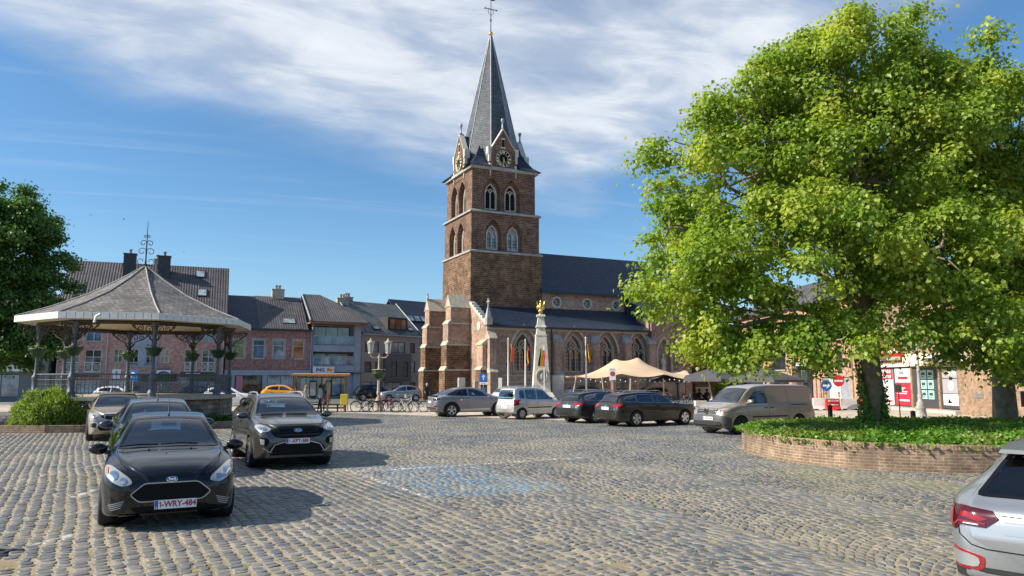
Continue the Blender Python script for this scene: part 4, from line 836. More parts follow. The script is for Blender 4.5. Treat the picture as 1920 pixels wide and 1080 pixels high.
lion = [(1.6, 2.84), (1.72, 2.86), (1.76, 2.97), (1.88, 2.95), (1.9, 2.84), (2.05, 2.84), (2.08, 2.98), (2.16, 3.06), (2.26, 3.02), (2.24, 3.12), (2.12, 3.18), (2.1, 3.1), (2.0, 3.14), (1.86, 3.12), (1.82, 3.24), (1.7, 3.3), (1.58, 3.24), (1.55, 3.1), (1.62, 3.02), (1.57, 2.92)]
mb.prism(lion, -.435, -.425, 2, F0); mb.build('bank_sign', [M['sign_white'], M['ing_blue'], M['ing_orange']], b, fix=False)
mb = MB(); mb.prism([(-.2, 8.35), (-1.2, 7.95), (-1.2, 8.2), (5, 11.7), (10, 8.2), (10, 8.0), (5, 11.5)], -.45, 1.6, 0, lambda a, b_, c: (c, a, b_))
mb.add([(1.6, 5, 11.7), (5.7, -1.2, 8.2), (1.6, -1.2, 8.2), (5.7, 3.0, 9.6), (1.6, 5, 11.5), (5.7, -1.2, 8.0), (1.6, -1.2, 8.0), (5.7, 3.0, 9.4), (5.7, 9, 8.2), (1.6, 10, 8.2)], [(0, 2, 1), (0, 1, 3), (2, 6, 5, 1), (1, 5, 7, 3), (0, 3, 8, 9)])
mb.build('roof', M['tiles_brown'], b, fix=False); 
MB().box(-.5, 5.75, -1.3, -1.18, 7.9, 8.16).prism([(-1.18, 7.92), (1.5, 8.0), (1.5, 8.15), (-1.18, 8.1)], -.45, 5.68, 0, lambda a, b_, c: (c, a, b_)).build('roof_edge', M['fascia_brown'], b, fix=True)
MB().tube([(-.45, -1.2, 8.3), (-.45, 5, 11.8)], .09, 5).build('verge', M['lead'], b)
chimney(b, 4.3, 5.5, 10, 11.4, 1.3, .8, 'stone', 2)
# -- taupe rendered apartment house
b = empty('apartment_building', (-16.82, 83, 0), R(45.8), 'taupe three storey apartment house with dark boxed bay beside the church', 'building')
ho = [(.45, 1.15, 5.1, 6.3), (1.7, 2.4, 5.1, 6.3), (4.2, 6.15, 5.1, 6.35), (6.8, 7.6, 5.1, 6.3), (.45, 1.4, 2.8, 4.02), (1.9, 2.7, 2.8, 4.02), (6.8, 7.65, 2.85, 4.1), (.5, 1.5, .2, 1.75), (1.9, 2.9, .2, 1.75), (3.2, 5.7, .2, 1.7), (6.8, 7.7, .1, 1.7)]
body(b, 0, 8.4, 7.1, 'render_taupe', ho, ridge=11.2, ry=5); roof2(b, 0, 8.4, 7.1, 11.3, 5, 'slate_grey', over=.1)
for i, q in enumerate(ho): win(b, *q, 'frame_dark', ('pane', 'pane_light', 'pane_blind', 'pane', 'pane', 'pane', 'pane_blind', 'pane_blind', 'pane_light', 'pane_light', 'pane')[i], 2 if q[1] - q[0] > 1.5 else 1, 1)
mb = MB(); mb.wall(rect(2.95, 6.6, 1.85, 4.98), [rect(3.7, 4.55, 2.35, 4.08), (rect(5.35, 6.15, 2.35, 4.08))], .12, .0, 0, 0, lambda a, b_, c: (a, -.6 + c, b_))
mb.box(2.95, 6.6, -.35, 0, 1.85, 4.98); mb.box(2.95, 2.953, -.6, -.35, 1.85, 4.98).box(6.597, 6.6, -.6, -.35, 1.85, 4.98).box(2.953, 6.597, -.6, -.35, 1.85, 1.86).box(2.953, 6.597, -.6, -.35, 4.97, 4.98)
bay = mb.build('bay', M['panel_brown'], b)
for x0, x1 in ((3.7, 4.55), (5.35, 6.15)): win(bay, x0, x1, 2.35, 4.08, 'frame_dark', 'pane', 1, 1, y0=-.6, off=.08)
mb = MB(); mb.prism([(.4, 7.7), (.4, 9.25), (3.2, 9.4), (3.2, 7.7)], 3.85, 6.7, 0, lambda a, b_, c: (c, a, b_)); dm = mb.build('dormer', M['frame_dark'], b, fix=True)
MB().wall(rect(4.05, 6.5, 7.95, 9.0), [], 0, 0, 0, 0, lambda a, b_, c: (a, .38, b_)).build('pane', M['pane_orange'], dm)
mb = MB(); 
for x in (4.05, 4.87, 5.68, 6.45): mb.box(x, x + .06, .34, .395, 7.9, 9.05)
mb.build('dormer_frame', M['frame_dark'], dm)
skylight(b, 2.3, 1.1, .9, .7, -.3, 7.2, math.atan2(4.1, 5.3)); skylight(b, 7.35, 1.2, .8, .6, -.3, 7.2, math.atan2(4.1, 5.3))
MB().box(-.1, 8.5, -.42, -.3, 7.02, 7.14).build('gutter', M['zinc'], b)
for x in (-.1, 8.4): MB().tube([(x, -.35, 7.25), (x, 5, 11.42)], .07, 5).build('verge', M['lead'], b)
chimney(b, 1.6, 5.5, 10, 11.7, 1.1, .7, 'stone', 2)
b = empty('tiled_house', (-12.6, 92, 0), R(42), 'house with dark blue tiled roof and roof windows behind the church', 'house')
body(b, 0, 12, 6.6, 'brick_purple', []); roof2(b, 0, 12, 6.6, 12.4, 5, 'slate_blue', over=.1)
for x in (1.7, 2.7, 3.7): skylight(b, x, 4.2, .9, 1.1, -.3, 6.7, math.atan2(5.8, 5.3))
skylight(b, 4.2, 1.5, .9, .9, -.3, 6.7, math.atan2(5.8, 5.3))
# -- right hand side of the square: salmon brick cafe and brown brick office, both face the evening sun
b = empty('cafe_building', (23.6, 79, 0), R(-85.1), 'salmon brick building with glass entrance and dark sign behind the tree', 'building')
ho = [(13.5, 16.9, .1, 4.9), (18.45, 19.6, 2.95, 4.6), (20.8, 21.75, 2.95, 4.6), (18.45, 22.85, 0.02, 2.2), (.6, 2.6, 2.9, 4.9), (4.5, 7, 2.9, 4.9), (9, 12, 2.9, 4.9), (8.5, 12.5, .1, 2.4), (2, 7, .1, 2.4)]
body(b, 0, 24.4, 8.2, 'brick_salmon', ho, .2, back=12, ridge=11.5, ry=6); roof2(b, 0, 24.4, 8.2, 11.6, 6, 'tiles_brown', back=12.2)
mb = MB()
for x in (17.3, 18.0, 22.9, 24.0, 13.1): mb.box(x, x + .28, -.12, .0, 0, 8.1)
mb.build('pilaster', M['brick_salmon'], b, split=True)
for q in ho[1:3] + ho[4:7]: win(b, *q, 'frame_dark', 'pane', 1, 2, 'stone_grey')
for q in ho[7:]: win(b, *q, 'frame_dark', 'pane', 4, 1)
w = win(b, *ho[0], 'galv', 'pane', 3, 2, off=.15, vs=[2.75], t=.1); MB().box(14.9, 16.5, .1, .16, .1, 2.6).build('door', M['pane'], w)
mb = MB(); mb.box(13.9, 16.3, -.3, -.2, 3.15, 4.3, 0)
text_mb(mb, 'XII', .75, lambda a, b_, c: (15.1 + a, -.31, 3.82 + b_), 1, .02); text_mb(mb, 'GOOIT', .3, lambda a, b_, c: (15.1 + a, -.31, 3.32 + b_), 2, .01); text_mb(mb, 'DE', .16, lambda a, b_, c: (14.9 + a, -.31, 4.22 + b_), 2, .004) if False else None
mb.wall(rect(14.2, 16.0, 3.18, 4.2), [rect(14.25, 15.95, 3.23, 4.15)], .0, 0, 2, 2, lambda a, b_, c: (a, -.305 + c, b_)).build('shop_sign', [M['black'], M['ing_orange'], M['sign_white']], b)
g_ = MB().box(18.47, 21.2, .1, .18, .02, 2.18).build('garage_door', M['render_grey'], b); d_ = MB().box(21.22, 22.83, .08, .16, .02, 2.18).build('door', M['zinc'], b)
mb = MB(); mb.box(19.5, 21.15, .05, .095, .55, 2.05, 0).box(19.62, 21.03, .04, .05, .65, 1.2, 0).box(20.2, 20.45, .035, .045, .9, 1.05, 1); mb.build('notice', [M['sign_white'], M['poster_grey']], b)
MB().box(22.95, 23.15, -.2, -.05, 2.9, 3.4).build('wall_lamp', M['dark_metal'], b)
b = empty('office_building', (25.8, 54.2, 0), R(-90), 'brown brick corner office with red and white posters in its shop windows', 'building')
ho = [(1.0, 5.8, .25, 2.8), (6.0, 8.9, .25, 2.78), (9.1, 10.95, .25, 2.75)]
body(b, 0, 30, 7.5, 'brick_brown', ho, .16, back=10); roof2(b, 0, 30, 7.5, 10, 5, 'tiles_brown')
MB().box(.95, 11, .1, .18, .22, 2.85).build('shop_front', M['facade_dark'], b)
MB().box(.8, 11.1, -.35, 0, 0, .2).build('step', M['concrete'], b)
mb = MB(); mb.box(.6, 7.4, -.12, -.003, 2.85, 3.05).box(8.8, 12.2, -.4, -.003, 3.05, 3.2); mb.build('ledge', M['white_paint'], b, split=True)
MB().box(6.9, 9.2, -1.0, -.003, 2.85, 3.6).build('balcony', M['cream'], b); MB().box(9.2, 12, -1.0, -.003, 3.3, 3.5).build('balcony', M['white_paint'], b)
def poster(x0, x1, z0, z1, blocks, label=None):
    mb = MB(); mb.box(x0, x1, .05, .095, z0, z1, 0)
    for a, b0, c, d_, mi in blocks: mb.box(x0 + a * (x1 - x0), x0 + c * (x1 - x0), .044 - (.003 if mi > 1 else 0), .05, z0 + b0 * (z1 - z0), z0 + d_ * (z1 - z0), mi)
    return mb
PM = [M['poster_white'], M['poster_red'], M['sign_white'], M['poster_grey'], M['black']]
def lines(x0, x1, z0, z1, n, mi, rg=random.Random(5)): return [(x0, z0 + (z1 - z0) * (i + .15) / n, x0 + (x1 - x0) * rg.uniform(.6, 1), z0 + (z1 - z0) * (i + .6) / n, mi) for i in range(n)]
mb = poster(1.85, 3.5, .32, 2.74, [(0, .7, 1, 1, 1)] + lines(.1, .9, .45, .66, 4, 3)); 
text_mb(mb, 'TE HUUR', .3, lambda a, b_, c: (2.68 + a, .038, 2.55 + b_), 2, .01); text_mb(mb, 'TE KOOP', .3, lambda a, b_, c: (2.68 + a, .038, 2.2 + b_), 2, .01); text_mb(mb, 'IMMO', .26, lambda a, b_, c: (3.0 + a, .038, .55 + b_), 1, .01)
mb.prism([(2.1, .5), (2.2, .85), (2.3, .7), (2.5, .62), (2.6, .5)], .035, .045, 4, F0).box(2.5, 2.8, .04, .049, 1.15, 1.3, 3); mb.build('poster', PM, b, label='red topped white poster')
mb = poster(3.8, 5.7, .32, 2.74, [(0, 0, 1, .62, 1), (.2, .7, .85, .78, 1)] + lines(.1, .8, .3, .5, 4, 2) + lines(.15, .9, .1, .2, 1, 2)); text_mb(mb, 'IMMO', .3, lambda a, b_, c: (4.75 + a, .038, 2.45 + b_), 3, .01); mb.build('poster', PM, b, label='white topped red poster')
MB().box(1.05, 1.7, .05, .095, .32, 2.74).box(1.05, 1.7, .045, .05, .32, 1.4, 1).build('poster', PM, b)
for i in range(2):
    for j in range(3):
        x0, z0 = 6.95 + i * .78, .8 + j * .63; mb = MB(); mb.box(x0, x0 + .62, .05, .095, z0, z0 + .54, 0).box(x0 + .1, x0 + .5, .045, .05, z0 + .22, z0 + .4, 1).box(x0 + .1, x0 + .4, .045, .05, z0 + .1, z0 + .15, 1); mb.build('window_card', [M['poster_teal'], M['facade_dark']], b)
mb = MB(); mb.box(9.2, 10.9, .04, .09, .3, 2.7, 2).box(9.35, 10.85, .03, .04, .5, 1.15, 0).box(9.35, 10.85, .03, .04, 1.2, 2.05, 3).box(9.35, 10.85, .03, .04, 2.1, 2.6, 3).prism([(9.8, .62), (9.9, .95), (10.0, .8), (10.3, .62)], .025, .03, 1, F0).prism(circle(10.2, 1.65, .28, 12), .02, .03, 0, F0); text_mb(mb, 'IMMO', .28, lambda a, b_, c: (10.4 + a, .02, 2.35 + b_), 0, .01); mb.build('door', [M['poster_white'], M['black'], M['facade_dark'], M['poster_grey']], b)
mb = MB(); mb.box(1.3, 5.1, -.2, -.003, 3.3, 4.35, 0).box(1.3, 5.1, -.21, -.2, 3.3, 3.52, 1); text_mb(mb, 'IMMO WINKEL', .5, lambda a, b_, c: (3.2 + a, -.215, 3.95 + b_), 2, .012); text_mb(mb, 'VASTGOED', .2, lambda a, b_, c: (2.6 + a, -.215, 3.41 + b_), 3, .006); mb.build('shop_sign', [M['sign_red'], M['poster_grey'], M['sign_white'], M['black']], b)
for x in (12.2, 16, 20, 24): win(b, x, x + 1.3, 4.4, 6.2, 'frame_white', 'pane', 2, 1, 'stone_grey', y0=-.15)
MB().box(12.5, 13.2, -.04, -.003, 1.0, 1.25).build('name_plate', M['galv'], b)
# ---------------------------------------------------------------- bandstand
BX, BY = -17.0, 34.0; A0 = R(213.9)
bs = empty('bandstand', (BX, BY, 0), 0, 'eight sided bandstand with grey shingle roof, scrolled iron columns and stone base', 'bandstand')
oct_ = lambda r, z, k=0, h=0.: (r * math.cos(A0 + (k + h) * math.pi / 4), r * math.sin(A0 + (k + h) * math.pi / 4), z)
mb = MB(); prof = [(4.86, 4.66), (3.6, 5.13), (2.2, 5.78), (1.0, 6.52), (.12, 7.15)]
rings = [[oct_(r, z, k) for k in range(8)] for r, z in prof]
vs = [p for q in rings for p in q]; mb.add(vs, [(i * 8 + k, i * 8 + (k + 1) % 8, (i + 1) * 8 + (k + 1) % 8, (i + 1) * 8 + k) for i in range(4) for k in range(8)])
rf = mb.build('roof', M['shingle'], bs)
mb = MB()
for k in range(8): mb.tube([oct_(r, z + .02, k) for r, z in prof], .035, 5)
mb.build('hip', M['stone_grey'], rf)
mb = MB(); rl = random.Random(2)
for k in range(8):
    for i in range(12):
        t0, t1 = i / 12 + .003, (i + 1) / 12 - .003
        a, b_ = Vector(oct_(4.89, 0, k)), Vector(oct_(4.89, 0, k + 1)); n = (a + b_).normalized(); p, q = a.lerp(b_, t0), a.lerp(b_, t1); dz = rl.uniform(-.006, .006)
        mb.add([p + Vector((0, 0, 4.42 + dz)), q + Vector((0, 0, 4.42 + dz)), q + Vector((0, 0, 4.68)), p + Vector((0, 0, 4.68)), p - n * .05 + Vector((0, 0, 4.42 + dz)), q - n * .05 + Vector((0, 0, 4.42 + dz)), q - n * .05 + Vector((0, 0, 4.68)), p - n * .05 + Vector((0, 0, 4.68))], [(0, 1, 2, 3), (5, 4, 7, 6), (0, 4, 5, 1), (3, 2, 6, 7), (1, 5, 6, 2), (0, 3, 7, 4)])
mb.build('fascia', M['white_paint'], bs)
mb = MB(); r0 = [oct_(4.82, 4.5, k) for k in range(8)]; r1 = [oct_(4.05, 4.42, k) for k in range(8)]; r2 = [oct_(.3, 5.9, k) for k in range(8)]
mb.add(r0 + r1 + r2, [(k, 8 + k, 8 + (k + 1) % 8, (k + 1) % 8) for k in range(8)] + [(8 + k, 16 + k, 16 + (k + 1) % 8, 8 + (k + 1) % 8) for k in range(8)]); mb.build('ceiling', M['cream'], bs)
mb = MB()
for k in range(8): mb.tube([oct_(4.0, 4.36, k), oct_(4.0, 4.36, k + 1)], .09, 4)
mb.build('ring_beam', M['iron_brown'], bs)
def scroll(mb, g, s):
    """cast iron bracket of scrolls in the (a,b) plane"""
    sp = lambda cx, cz, r, a0, turns, d=1: [g(s * (cx + r * (1 - t * .75) * math.cos(a0 + d * t * turns * 6.283)), cz + r * (1 - t * .75) * math.sin(a0 + d * t * turns * 6.283)) for t in np.linspace(0, 1, 12)]
    for p in (sp(.62, 4.12, .15, 1.57, 1.3), sp(.28, 4.08, .17, 3.1, 1.2, -1), sp(.16, 3.72, .12, 1.5, 1.1), sp(.88, 4.2, .08, 1.57, 1, -1)): mb.tube(p, .021, 4)
    mb.tube([g(s * .06, 3.3), g(s * .1, 3.6), g(s * .3, 3.88), g(s * .62, 3.98), g(s * .8, 4.1), g(s * 1.0, 4.28)], .026, 5).tube([g(s * .06, 4.27), g(s * 1.0, 4.27)], .025, 5)
mb0 = None
for k in range(8):
    p = oct_(3.95, 0, k); ang = A0 + k * math.pi / 4
    mb = MB(); mb.lathe([(.17, 1.3), (.17, 1.5), (.13, 1.54), (.13, 2.0), (.16, 2.04), (.15, 2.14), (.1, 2.22), (.075, 2.4), (.065, 3.3), (.1, 3.34), (.1, 3.42), (.07, 3.48), (.085, 4.0), (.13, 4.15), (.16, 4.35)], 10, 0, p)
    cl = mb.build('column', M['iron_blue'], bs)
    mb = MB()
    for da in (math.pi / 2 + math.pi / 8, -math.pi / 2 - math.pi / 8, math.pi, 0):
        dx, dy = math.cos(ang + da), math.sin(ang + da); scroll(mb, lambda a, b_: (p[0] + dx * a, p[1] + dy * a, b_), .92 if abs(da) != 0 else .8)
    mb.build('bracket', M['iron_brown'], cl)
for k in range(8):   # railing panel between columns
    a, b_ = Vector(oct_(3.95, 0, k)), Vector(oct_(3.95, 0, k + 1)); mb = MB(); L = lambda t, z: tuple(a.lerp(b_, t) + Vector((0, 0, z)))
    if k == 6: continue
    mb.tube([L(.04, 2.22), L(.96, 2.22)], .032, 5).tube([L(.04, 1.46), L(.96, 1.46)], .022, 5).tube([L(.04, 2.0), L(.96, 2.0)], .016, 4)
    for i in range(19): t = .07 + i * .048; mb.tube([L(t, 1.46), L(t, 2.22)], .013, 4)
    for i in range(9): t0 = .09 + i * .096; mb.tube([L(t0 + .036 * math.cos(q), 1.72 + .1 * math.sin(q)) for q in np.linspace(0, 6.28, 9)[:-1]], .011, 4, closed=True)
    mb.build('railing', M['iron_blue'], bs)
mb = MB(); mb.lathe([(4.15 / 1, 0), (4.15, 1.16)], 8, 0, sm=False, a0=A0); mb.build('base', M['rubble'], bs)
MB().lathe([(4.32, 1.16), (4.32, 1.31)], 8, 0, sm=False, a0=A0).build('base_slab', M['stone'], bs)
# scrolled iron finial
mb = MB(); mb.tube([(0, 0, 7.1), (0, 0, 9.35)], [.04, .012], 6).lathe([(.16, 7.08), (.1, 7.2), (.05, 7.3)], 8)
for q in range(4):
    c_, s_ = math.cos(q * math.pi / 2 + .4), math.sin(q * math.pi / 2 + .4)
    for z0, r, dn in ((7.9, .2, 1), (8.3, .16, 1), (7.45, .22, -1), (8.62, .08, 1)):
        mb.tube([(c_ * (r * .9 + r * (1 - t * .7) * math.cos(3.14 - dn * t * 6.5)), s_ * (r * .9 + r * (1 - t * .7) * math.cos(3.14 - dn * t * 6.5)), z0 + r * (1 - t * .7) * math.sin(3.14 - dn * t * 6.5)) for t in np.linspace(0, 1, 12)], .016, 4)
mb.build('finial', M['dark_metal'], rf)
mb = MB(); p = Vector(oct_(4.92, 4.45, 1, .42)); mb.tube([p + Vector((.12, -.02, .12)), p + Vector((-.02, -.06, .02)), p + Vector((-.08, -.06, -.22))], .05, 6).build('spout', M['white_paint'], bs)
# hanging planters on the columns
def pot_mb():
    mb = MB(); mb.lathe([(.1, 0), (.2, .05), (.33, .3), (.36, .32), (.36, .36), (.3, .36)], 10, 0)
    return mb
def leafclump(mb, c, r, n, size, rg, mi=0, flat=.6):
    for _ in range(n):
        d = Vector((rg.gauss(0, 1), rg.gauss(0, 1), rg.gauss(0, flat))); d = d.normalized() * r * rg.uniform(.5, 1); p = Vector(c) + d
        u = Vector((rg.uniform(-1, 1), rg.uniform(-1, 1), rg.uniform(-.6, .6))).normalized() * size; w = u.cross(Vector((rg.uniform(-1, 1), rg.uniform(-1, 1), 1))).normalized() * size * .6
        mb.add([p - u, p + w, p + u, p - w], [(0, 1, 2, 3)], mi)
def leafmat(name, c1, c2, trans=.35, rough=.5, c3=None):
    m = bpy.data.materials.new(name); m.use_nodes = True; nt = m.node_tree; nt.nodes.clear(); o = NW(nt, 'ShaderNodeOutputMaterial')
    g = NW(nt, 'ShaderNodeNewGeometry'); tc = NW(nt, 'ShaderNodeTexCoord')
    c = MIX(nt, g.outputs['Random Per Island'], c1, c2)
    if c3: c = MIX(nt, SMOOTH(nt, NOISE(nt, tc.outputs['Object'], .8, 3), .45, .7), c, c3)
    p = NW(nt, 'ShaderNodeBsdfPrincipled'); nt.links.new(c, p.inputs['Base Color']); p.inputs['Roughness'].default_value = rough; p.inputs['Specular IOR Level'].default_value = .4
    t = NW(nt, 'ShaderNodeBsdfTranslucent'); nt.links.new(MIX(nt, 1., c, (1.5, 1.6, .5), 'MULTIPLY'), t.inputs[0])
    mx = NW(nt, 'ShaderNodeMixShader'); mx.inputs[0].default_value = trans; nt.links.new(p.outputs[0], mx.inputs[1]); nt.links.new(t.outputs[0], mx.inputs[2]); nt.links.new(mx.outputs[0], o.inputs[0])
    MATS[name] = m; return m
leafmat('pot_leaf', (.05, .10, .03), (.22, .30, .10))
rg = random.Random(11)
CN = ['front left', 'front', 'front', 'right', 'right', 'back', 'back', 'left']
LBL = ['green hanging planter on the leftmost bandstand column', 'green hanging planter on the second front column from the left of the bandstand', 'green hanging planter on the front middle column of the bandstand', 'green hanging planter on the front right column of the bandstand',
       'green hanging planter on the rightmost bandstand column', 'green hanging planter on the back column right of the middle', 'green hanging planter on the back column left of the middle', 'green hanging planter on the back left column near the tree']
for k in range(8):
    p = oct_(3.95, 2.95, k); e = empty('hanging_planter', (BX + p[0], BY + p[1], 2.95), k, LBL[k], 'planter', 'planters on the bandstand columns')
    pot_mb().build('pot', M['green_pot'], e); mb = MB(); leafclump(mb, (0, 0, .38), .38, 60 if k > 4 or k == 0 else 25, .06, rg, 0, .3); mb.build('foliage', M['pot_leaf'], e)
for k, lb in ((5, 'long green trough on the bandstand railing, nearest the blue parking sign'), (4, 'long green trough on the right part of the bandstand railing')):
    p = (Vector(oct_(3.9, 0, k)) + Vector(oct_(3.9, 0, k + (1 if k == 5 else 1)))) / 2; d = Vector(oct_(1, 0, k + 1)) - Vector(oct_(1, 0, k)); a = math.atan2(d.y, d.x)
    e = empty('planter_trough', (BX + p.x, BY + p.y, 1.9), a, lb, 'planter', 'troughs on the bandstand railing')
    MB().prism([(-.16, 0), (.16, 0), (.22, .34), (-.22, .34)], -.8, .8, 0, lambda a_, b_, c: (c, a_, b_)).build('trough', M['green_pot'], e, fix=True); mb = MB(); leafclump(mb, (-.3, 0, .36), .2, 30, .05, rg); leafclump(mb, (.3, 0, .36), .2, 30, .05, rg); mb.build('foliage', M['pot_leaf'], e)
# ---------------------------------------------------------------- cars
def interp(tab, x):
    """smooth monotone interpolation of a (x, value) table"""
    xs = [t[0] for t in tab]; ys = [t[1] for t in tab]
    if x <= xs[0]: return ys[0]
    if x >= xs[-1]: return ys[-1]
    i = max(j for j in range(len(xs)) if xs[j] <= x); i = min(i, len(xs) - 2)
    def sl(j):
        if j <= 0 or j >= len(xs) - 1: return (ys[min(j + 1, len(xs) - 1)] - ys[max(j - 1, 0)]) / max(1e-6, xs[min(j + 1, len(xs) - 1)] - xs[max(j - 1, 0)])
        d0 = (ys[j] - ys[j - 1]) / (xs[j] - xs[j - 1]); d1 = (ys[j + 1] - ys[j]) / (xs[j + 1] - xs[j])
        return 0 if d0 * d1 <= 0 else 2 * d0 * d1 / (d0 + d1)
    h = xs[i + 1] - xs[i]; t = (x - xs[i]) / h; a, b = sl(i) * h, sl(i + 1) * h
    return ys[i] * (2 * t ** 3 - 3 * t * t + 1) + a * (t ** 3 - 2 * t * t + t) + ys[i + 1] * (3 * t * t - 2 * t ** 3) + b * (t ** 3 - t * t)
def chaikin(p, n=2):
    for _ in range(n):
        q = []
        for i in range(len(p)):
            a, b = p[i], p[(i + 1) % len(p)]; q += [(a[0] * .75 + b[0] * .25, a[1] * .75 + b[1] * .25), (a[0] * .25 + b[0] * .75, a[1] * .25 + b[1] * .75)]
        p = q
    return p
def rnd(p, r=.25):
    """round the corners of a polygon a little"""
    q = []
    for i in range(len(p)):
        a, b, c = p[i - 1], p[i], p[(i + 1) % len(p)]
        for o in (a, c):
            L = math.hypot(o[0] - b[0], o[1] - b[1]); t = min(.45, r * .2 / max(L, 1e-4)); pt = (b[0] + (o[0] - b[0]) * t, b[1] + (o[1] - b[1]) * t); q.append(pt)
        m = len(q); q[m - 2:m] = [q[m - 2], ((q[m - 2][0] + q[m - 1][0]) / 4 + b[0] / 2, (q[m - 2][1] + q[m - 1][1]) / 4 + b[1] / 2), q[m - 1]]
    return q
def area2(p): return sum(p[i][0] * p[(i + 1) % len(p)][1] - p[(i + 1) % len(p)][0] * p[i][1] for i in range(len(p)))
def inset(p, d):
    s = 1 if area2(p) > 0 else -1; q = []
    for i in range(len(p)):
        a, b, c = Vector(p[i - 1]), Vector(p[i]), Vector(p[(i + 1) % len(p)])
        n1 = Vector((-(b - a).y, (b - a).x)).normalized(); n2 = Vector((-(c - b).y, (c - b).x)).normalized(); n = n1 + n2
        n = n.normalized() / max(.5, math.sqrt(max(.05, (1 + n1.dot(n2)) / 2))) if n.length > 1e-5 else n1
        q.append(tuple(b + n * d * s))
    return q
def inside(p, x, y):
    r = False; n = len(p)
    for i in range(n):
        x1, y1 = p[i]; x2, y2 = p[i - 1]
        if (y1 > y) != (y2 > y) and x < (x2 - x1) * (y - y1) / (y2 - y1) + x1: r = not r
    return r
class Car:
    """body lofted from side profile, belt line, plan and roof width; features are projected onto the skin"""
    def __init__(s, S, nx=120):
        s.S = S; L = S['L']; s.h = h = L / 2; tab = {k: sorted(S[k]) for k in ('top', 'belt', 'plan', 'roofw', 'bot')}; s.tab = tab
        t = np.linspace(-1, 1, nx); xs = h * np.sign(t) * (1 - (1 - np.abs(t)) ** 1.45); xs[0], xs[-1] = -h, h
        s.xs = xs; rows = []; nv = 40
        for x in xs:
            zt, zs, w, wr, zb = (interp(tab[k], x) for k in ('top', 'belt', 'plan', 'roofw', 'bot'))
            zs = min(zs, zt - .012); wr = min(wr, w * .94); g = zt - zs; H = zs - zb; cr = S.get('crown', .035) * min(1, g / .12 + .25)
            ke = min(.10, g * .45); tum = S.get('tum', .5)
            P = [(0, zb), (w * .80, zb), (w * .94, zb + .012), (w * .975, zb + .06 * min(1, H / .4)), (w * .985, zb + H * .32), (w * 1.0, zb + H * .55), (w * .995, zb + H * .80), (w * .965, zs - .035 * min(1, H / .3)), (w * .935, zs + .004),
                 (w * .935 + (wr - w * .935) * tum, zs + (g - ke) * .55), (wr, zt - ke), (wr * .95, zt - ke * .38), (wr * .78, zt - cr * .55), (wr * .4, zt - cr * .14), (0, zt)]
            # Catmull-Rom through the section, clamped
            Q = []; n = len(P); seg = [1, 1, 2, 4, 4, 4, 4, 2, 6, 5, 3, 3, 3, 2]
            for i in range(n - 1):
                p0, p1, p2, p3 = P[max(i - 1, 0)], P[i], P[i + 1], P[min(i + 2, n - 1)]
                for k in range(seg[i]):
                    u = k / seg[i]; Q.append(tuple(.5 * (2 * p1[c] + (p2[c] - p0[c]) * .8 * u + (2 * p0[c] - 5 * p1[c] + 4 * p2[c] - p3[c]) * .0 + 0) if False else
                        (2 * u ** 3 - 3 * u * u + 1) * p1[c] + (u ** 3 - 2 * u * u + u) * (p2[c] - p0[c]) * .33 + (3 * u * u - 2 * u ** 3) * p2[c] + (u ** 3 - u * u) * (p3[c] - p1[c]) * .33 for c in (0, 1)))
            Q.append(P[-1]); rows.append(Q)
        m = len(rows[0]); s.m = m; V = []
        for x, Q in zip(xs, rows):
            for y, z in Q: V.append(Vector((x, y, z)))
            for y, z in Q[-2:0:-1]: V.append(Vector((x, -y, z)))
        k = 2 * m - 2; F = []
        for i in range(len(xs) - 1):
            for j in range(k): F.append((i * k + j, i * k + (j + 1) % k, (i + 1) * k + (j + 1) % k, (i + 1) * k + j))
        F.append(tuple(range(k))[::-1]); b0 = (len(xs) - 1) * k; F.append(tuple(b0 + j for j in range(k)))
        s.V, s.F, s.k = V, F, k; s.bvh = BVHTree.FromPolygons(V, F)
        s.wins = []; s.WY = S.get('track', interp(tab['plan'], 0) * 2 - .0) / 2
    DIR = {'L': Vector((0, -1, 0)), 'R': Vector((0, 1, 0)), 'F': Vector((-1, 0, 0)), 'B': Vector((1, 0, 0)), 'T': Vector((0, 0, -1)),
           'FT': Vector((-1, 0, -.9)).normalized(), 'BT': Vector((1, 0, -.6)).normalized(), 'FL': Vector((-1, -.55, 0)).normalized(), 'FR': Vector((-1, .55, 0)).normalized(), 'BL': Vector((1, -.5, 0)).normalized(), 'BR': Vector((1, .5, 0)).normalized()}
    def proj(s, side, a, b, off):
        d = s.DIR[side]
        if side in 'LR': o = Vector((a, 0, b))                          # a = x, b = z
        elif side[0] in 'FB': o = Vector((0, a, b))                       # a = y, b = z  (at x = +-h)
        else: o = Vector((a, b, 0))
        if side in ('FT', 'F', 'FL', 'FR'): o.x = s.h
        if side in ('BT', 'B', 'BL', 'BR'): o.x = -s.h
        r = s.bvh.ray_cast(o - d * 6, d)
        if r[0] is None: r = s.bvh.find_nearest(o)
        return r[0] + (r[1] if r[1].dot(d) < 0 else -r[1]) * off
    def patch(s, poly, side, off=.004, step=.05, skirt=.012, mb=None, mi=0):
        bm = bmesh.new(); vs = [bm.verts.new((p[0], p[1], 0)) for p in poly]; bm.faces.new(vs)
        for ax in (0, 1):
            lo = min(p[ax] for p in poly); hi = max(p[ax] for p in poly); c = lo + step
            while c < hi:
                co = Vector((0, 0, 0)); co[ax] = c; no = Vector((0, 0, 0)); no[ax] = 1
                bmesh.ops.bisect_plane(bm, geom=bm.verts[:] + bm.edges[:] + bm.faces[:], plane_co=co, plane_no=no); c += step
        bmesh.ops.triangulate(bm, faces=bm.faces[:])
        bm.verts.ensure_lookup_table(); bm.verts.index_update(); d = s.DIR[side]
        pts = [s.proj(side, v.co.x, v.co.y, off) for v in bm.verts]; fs = []
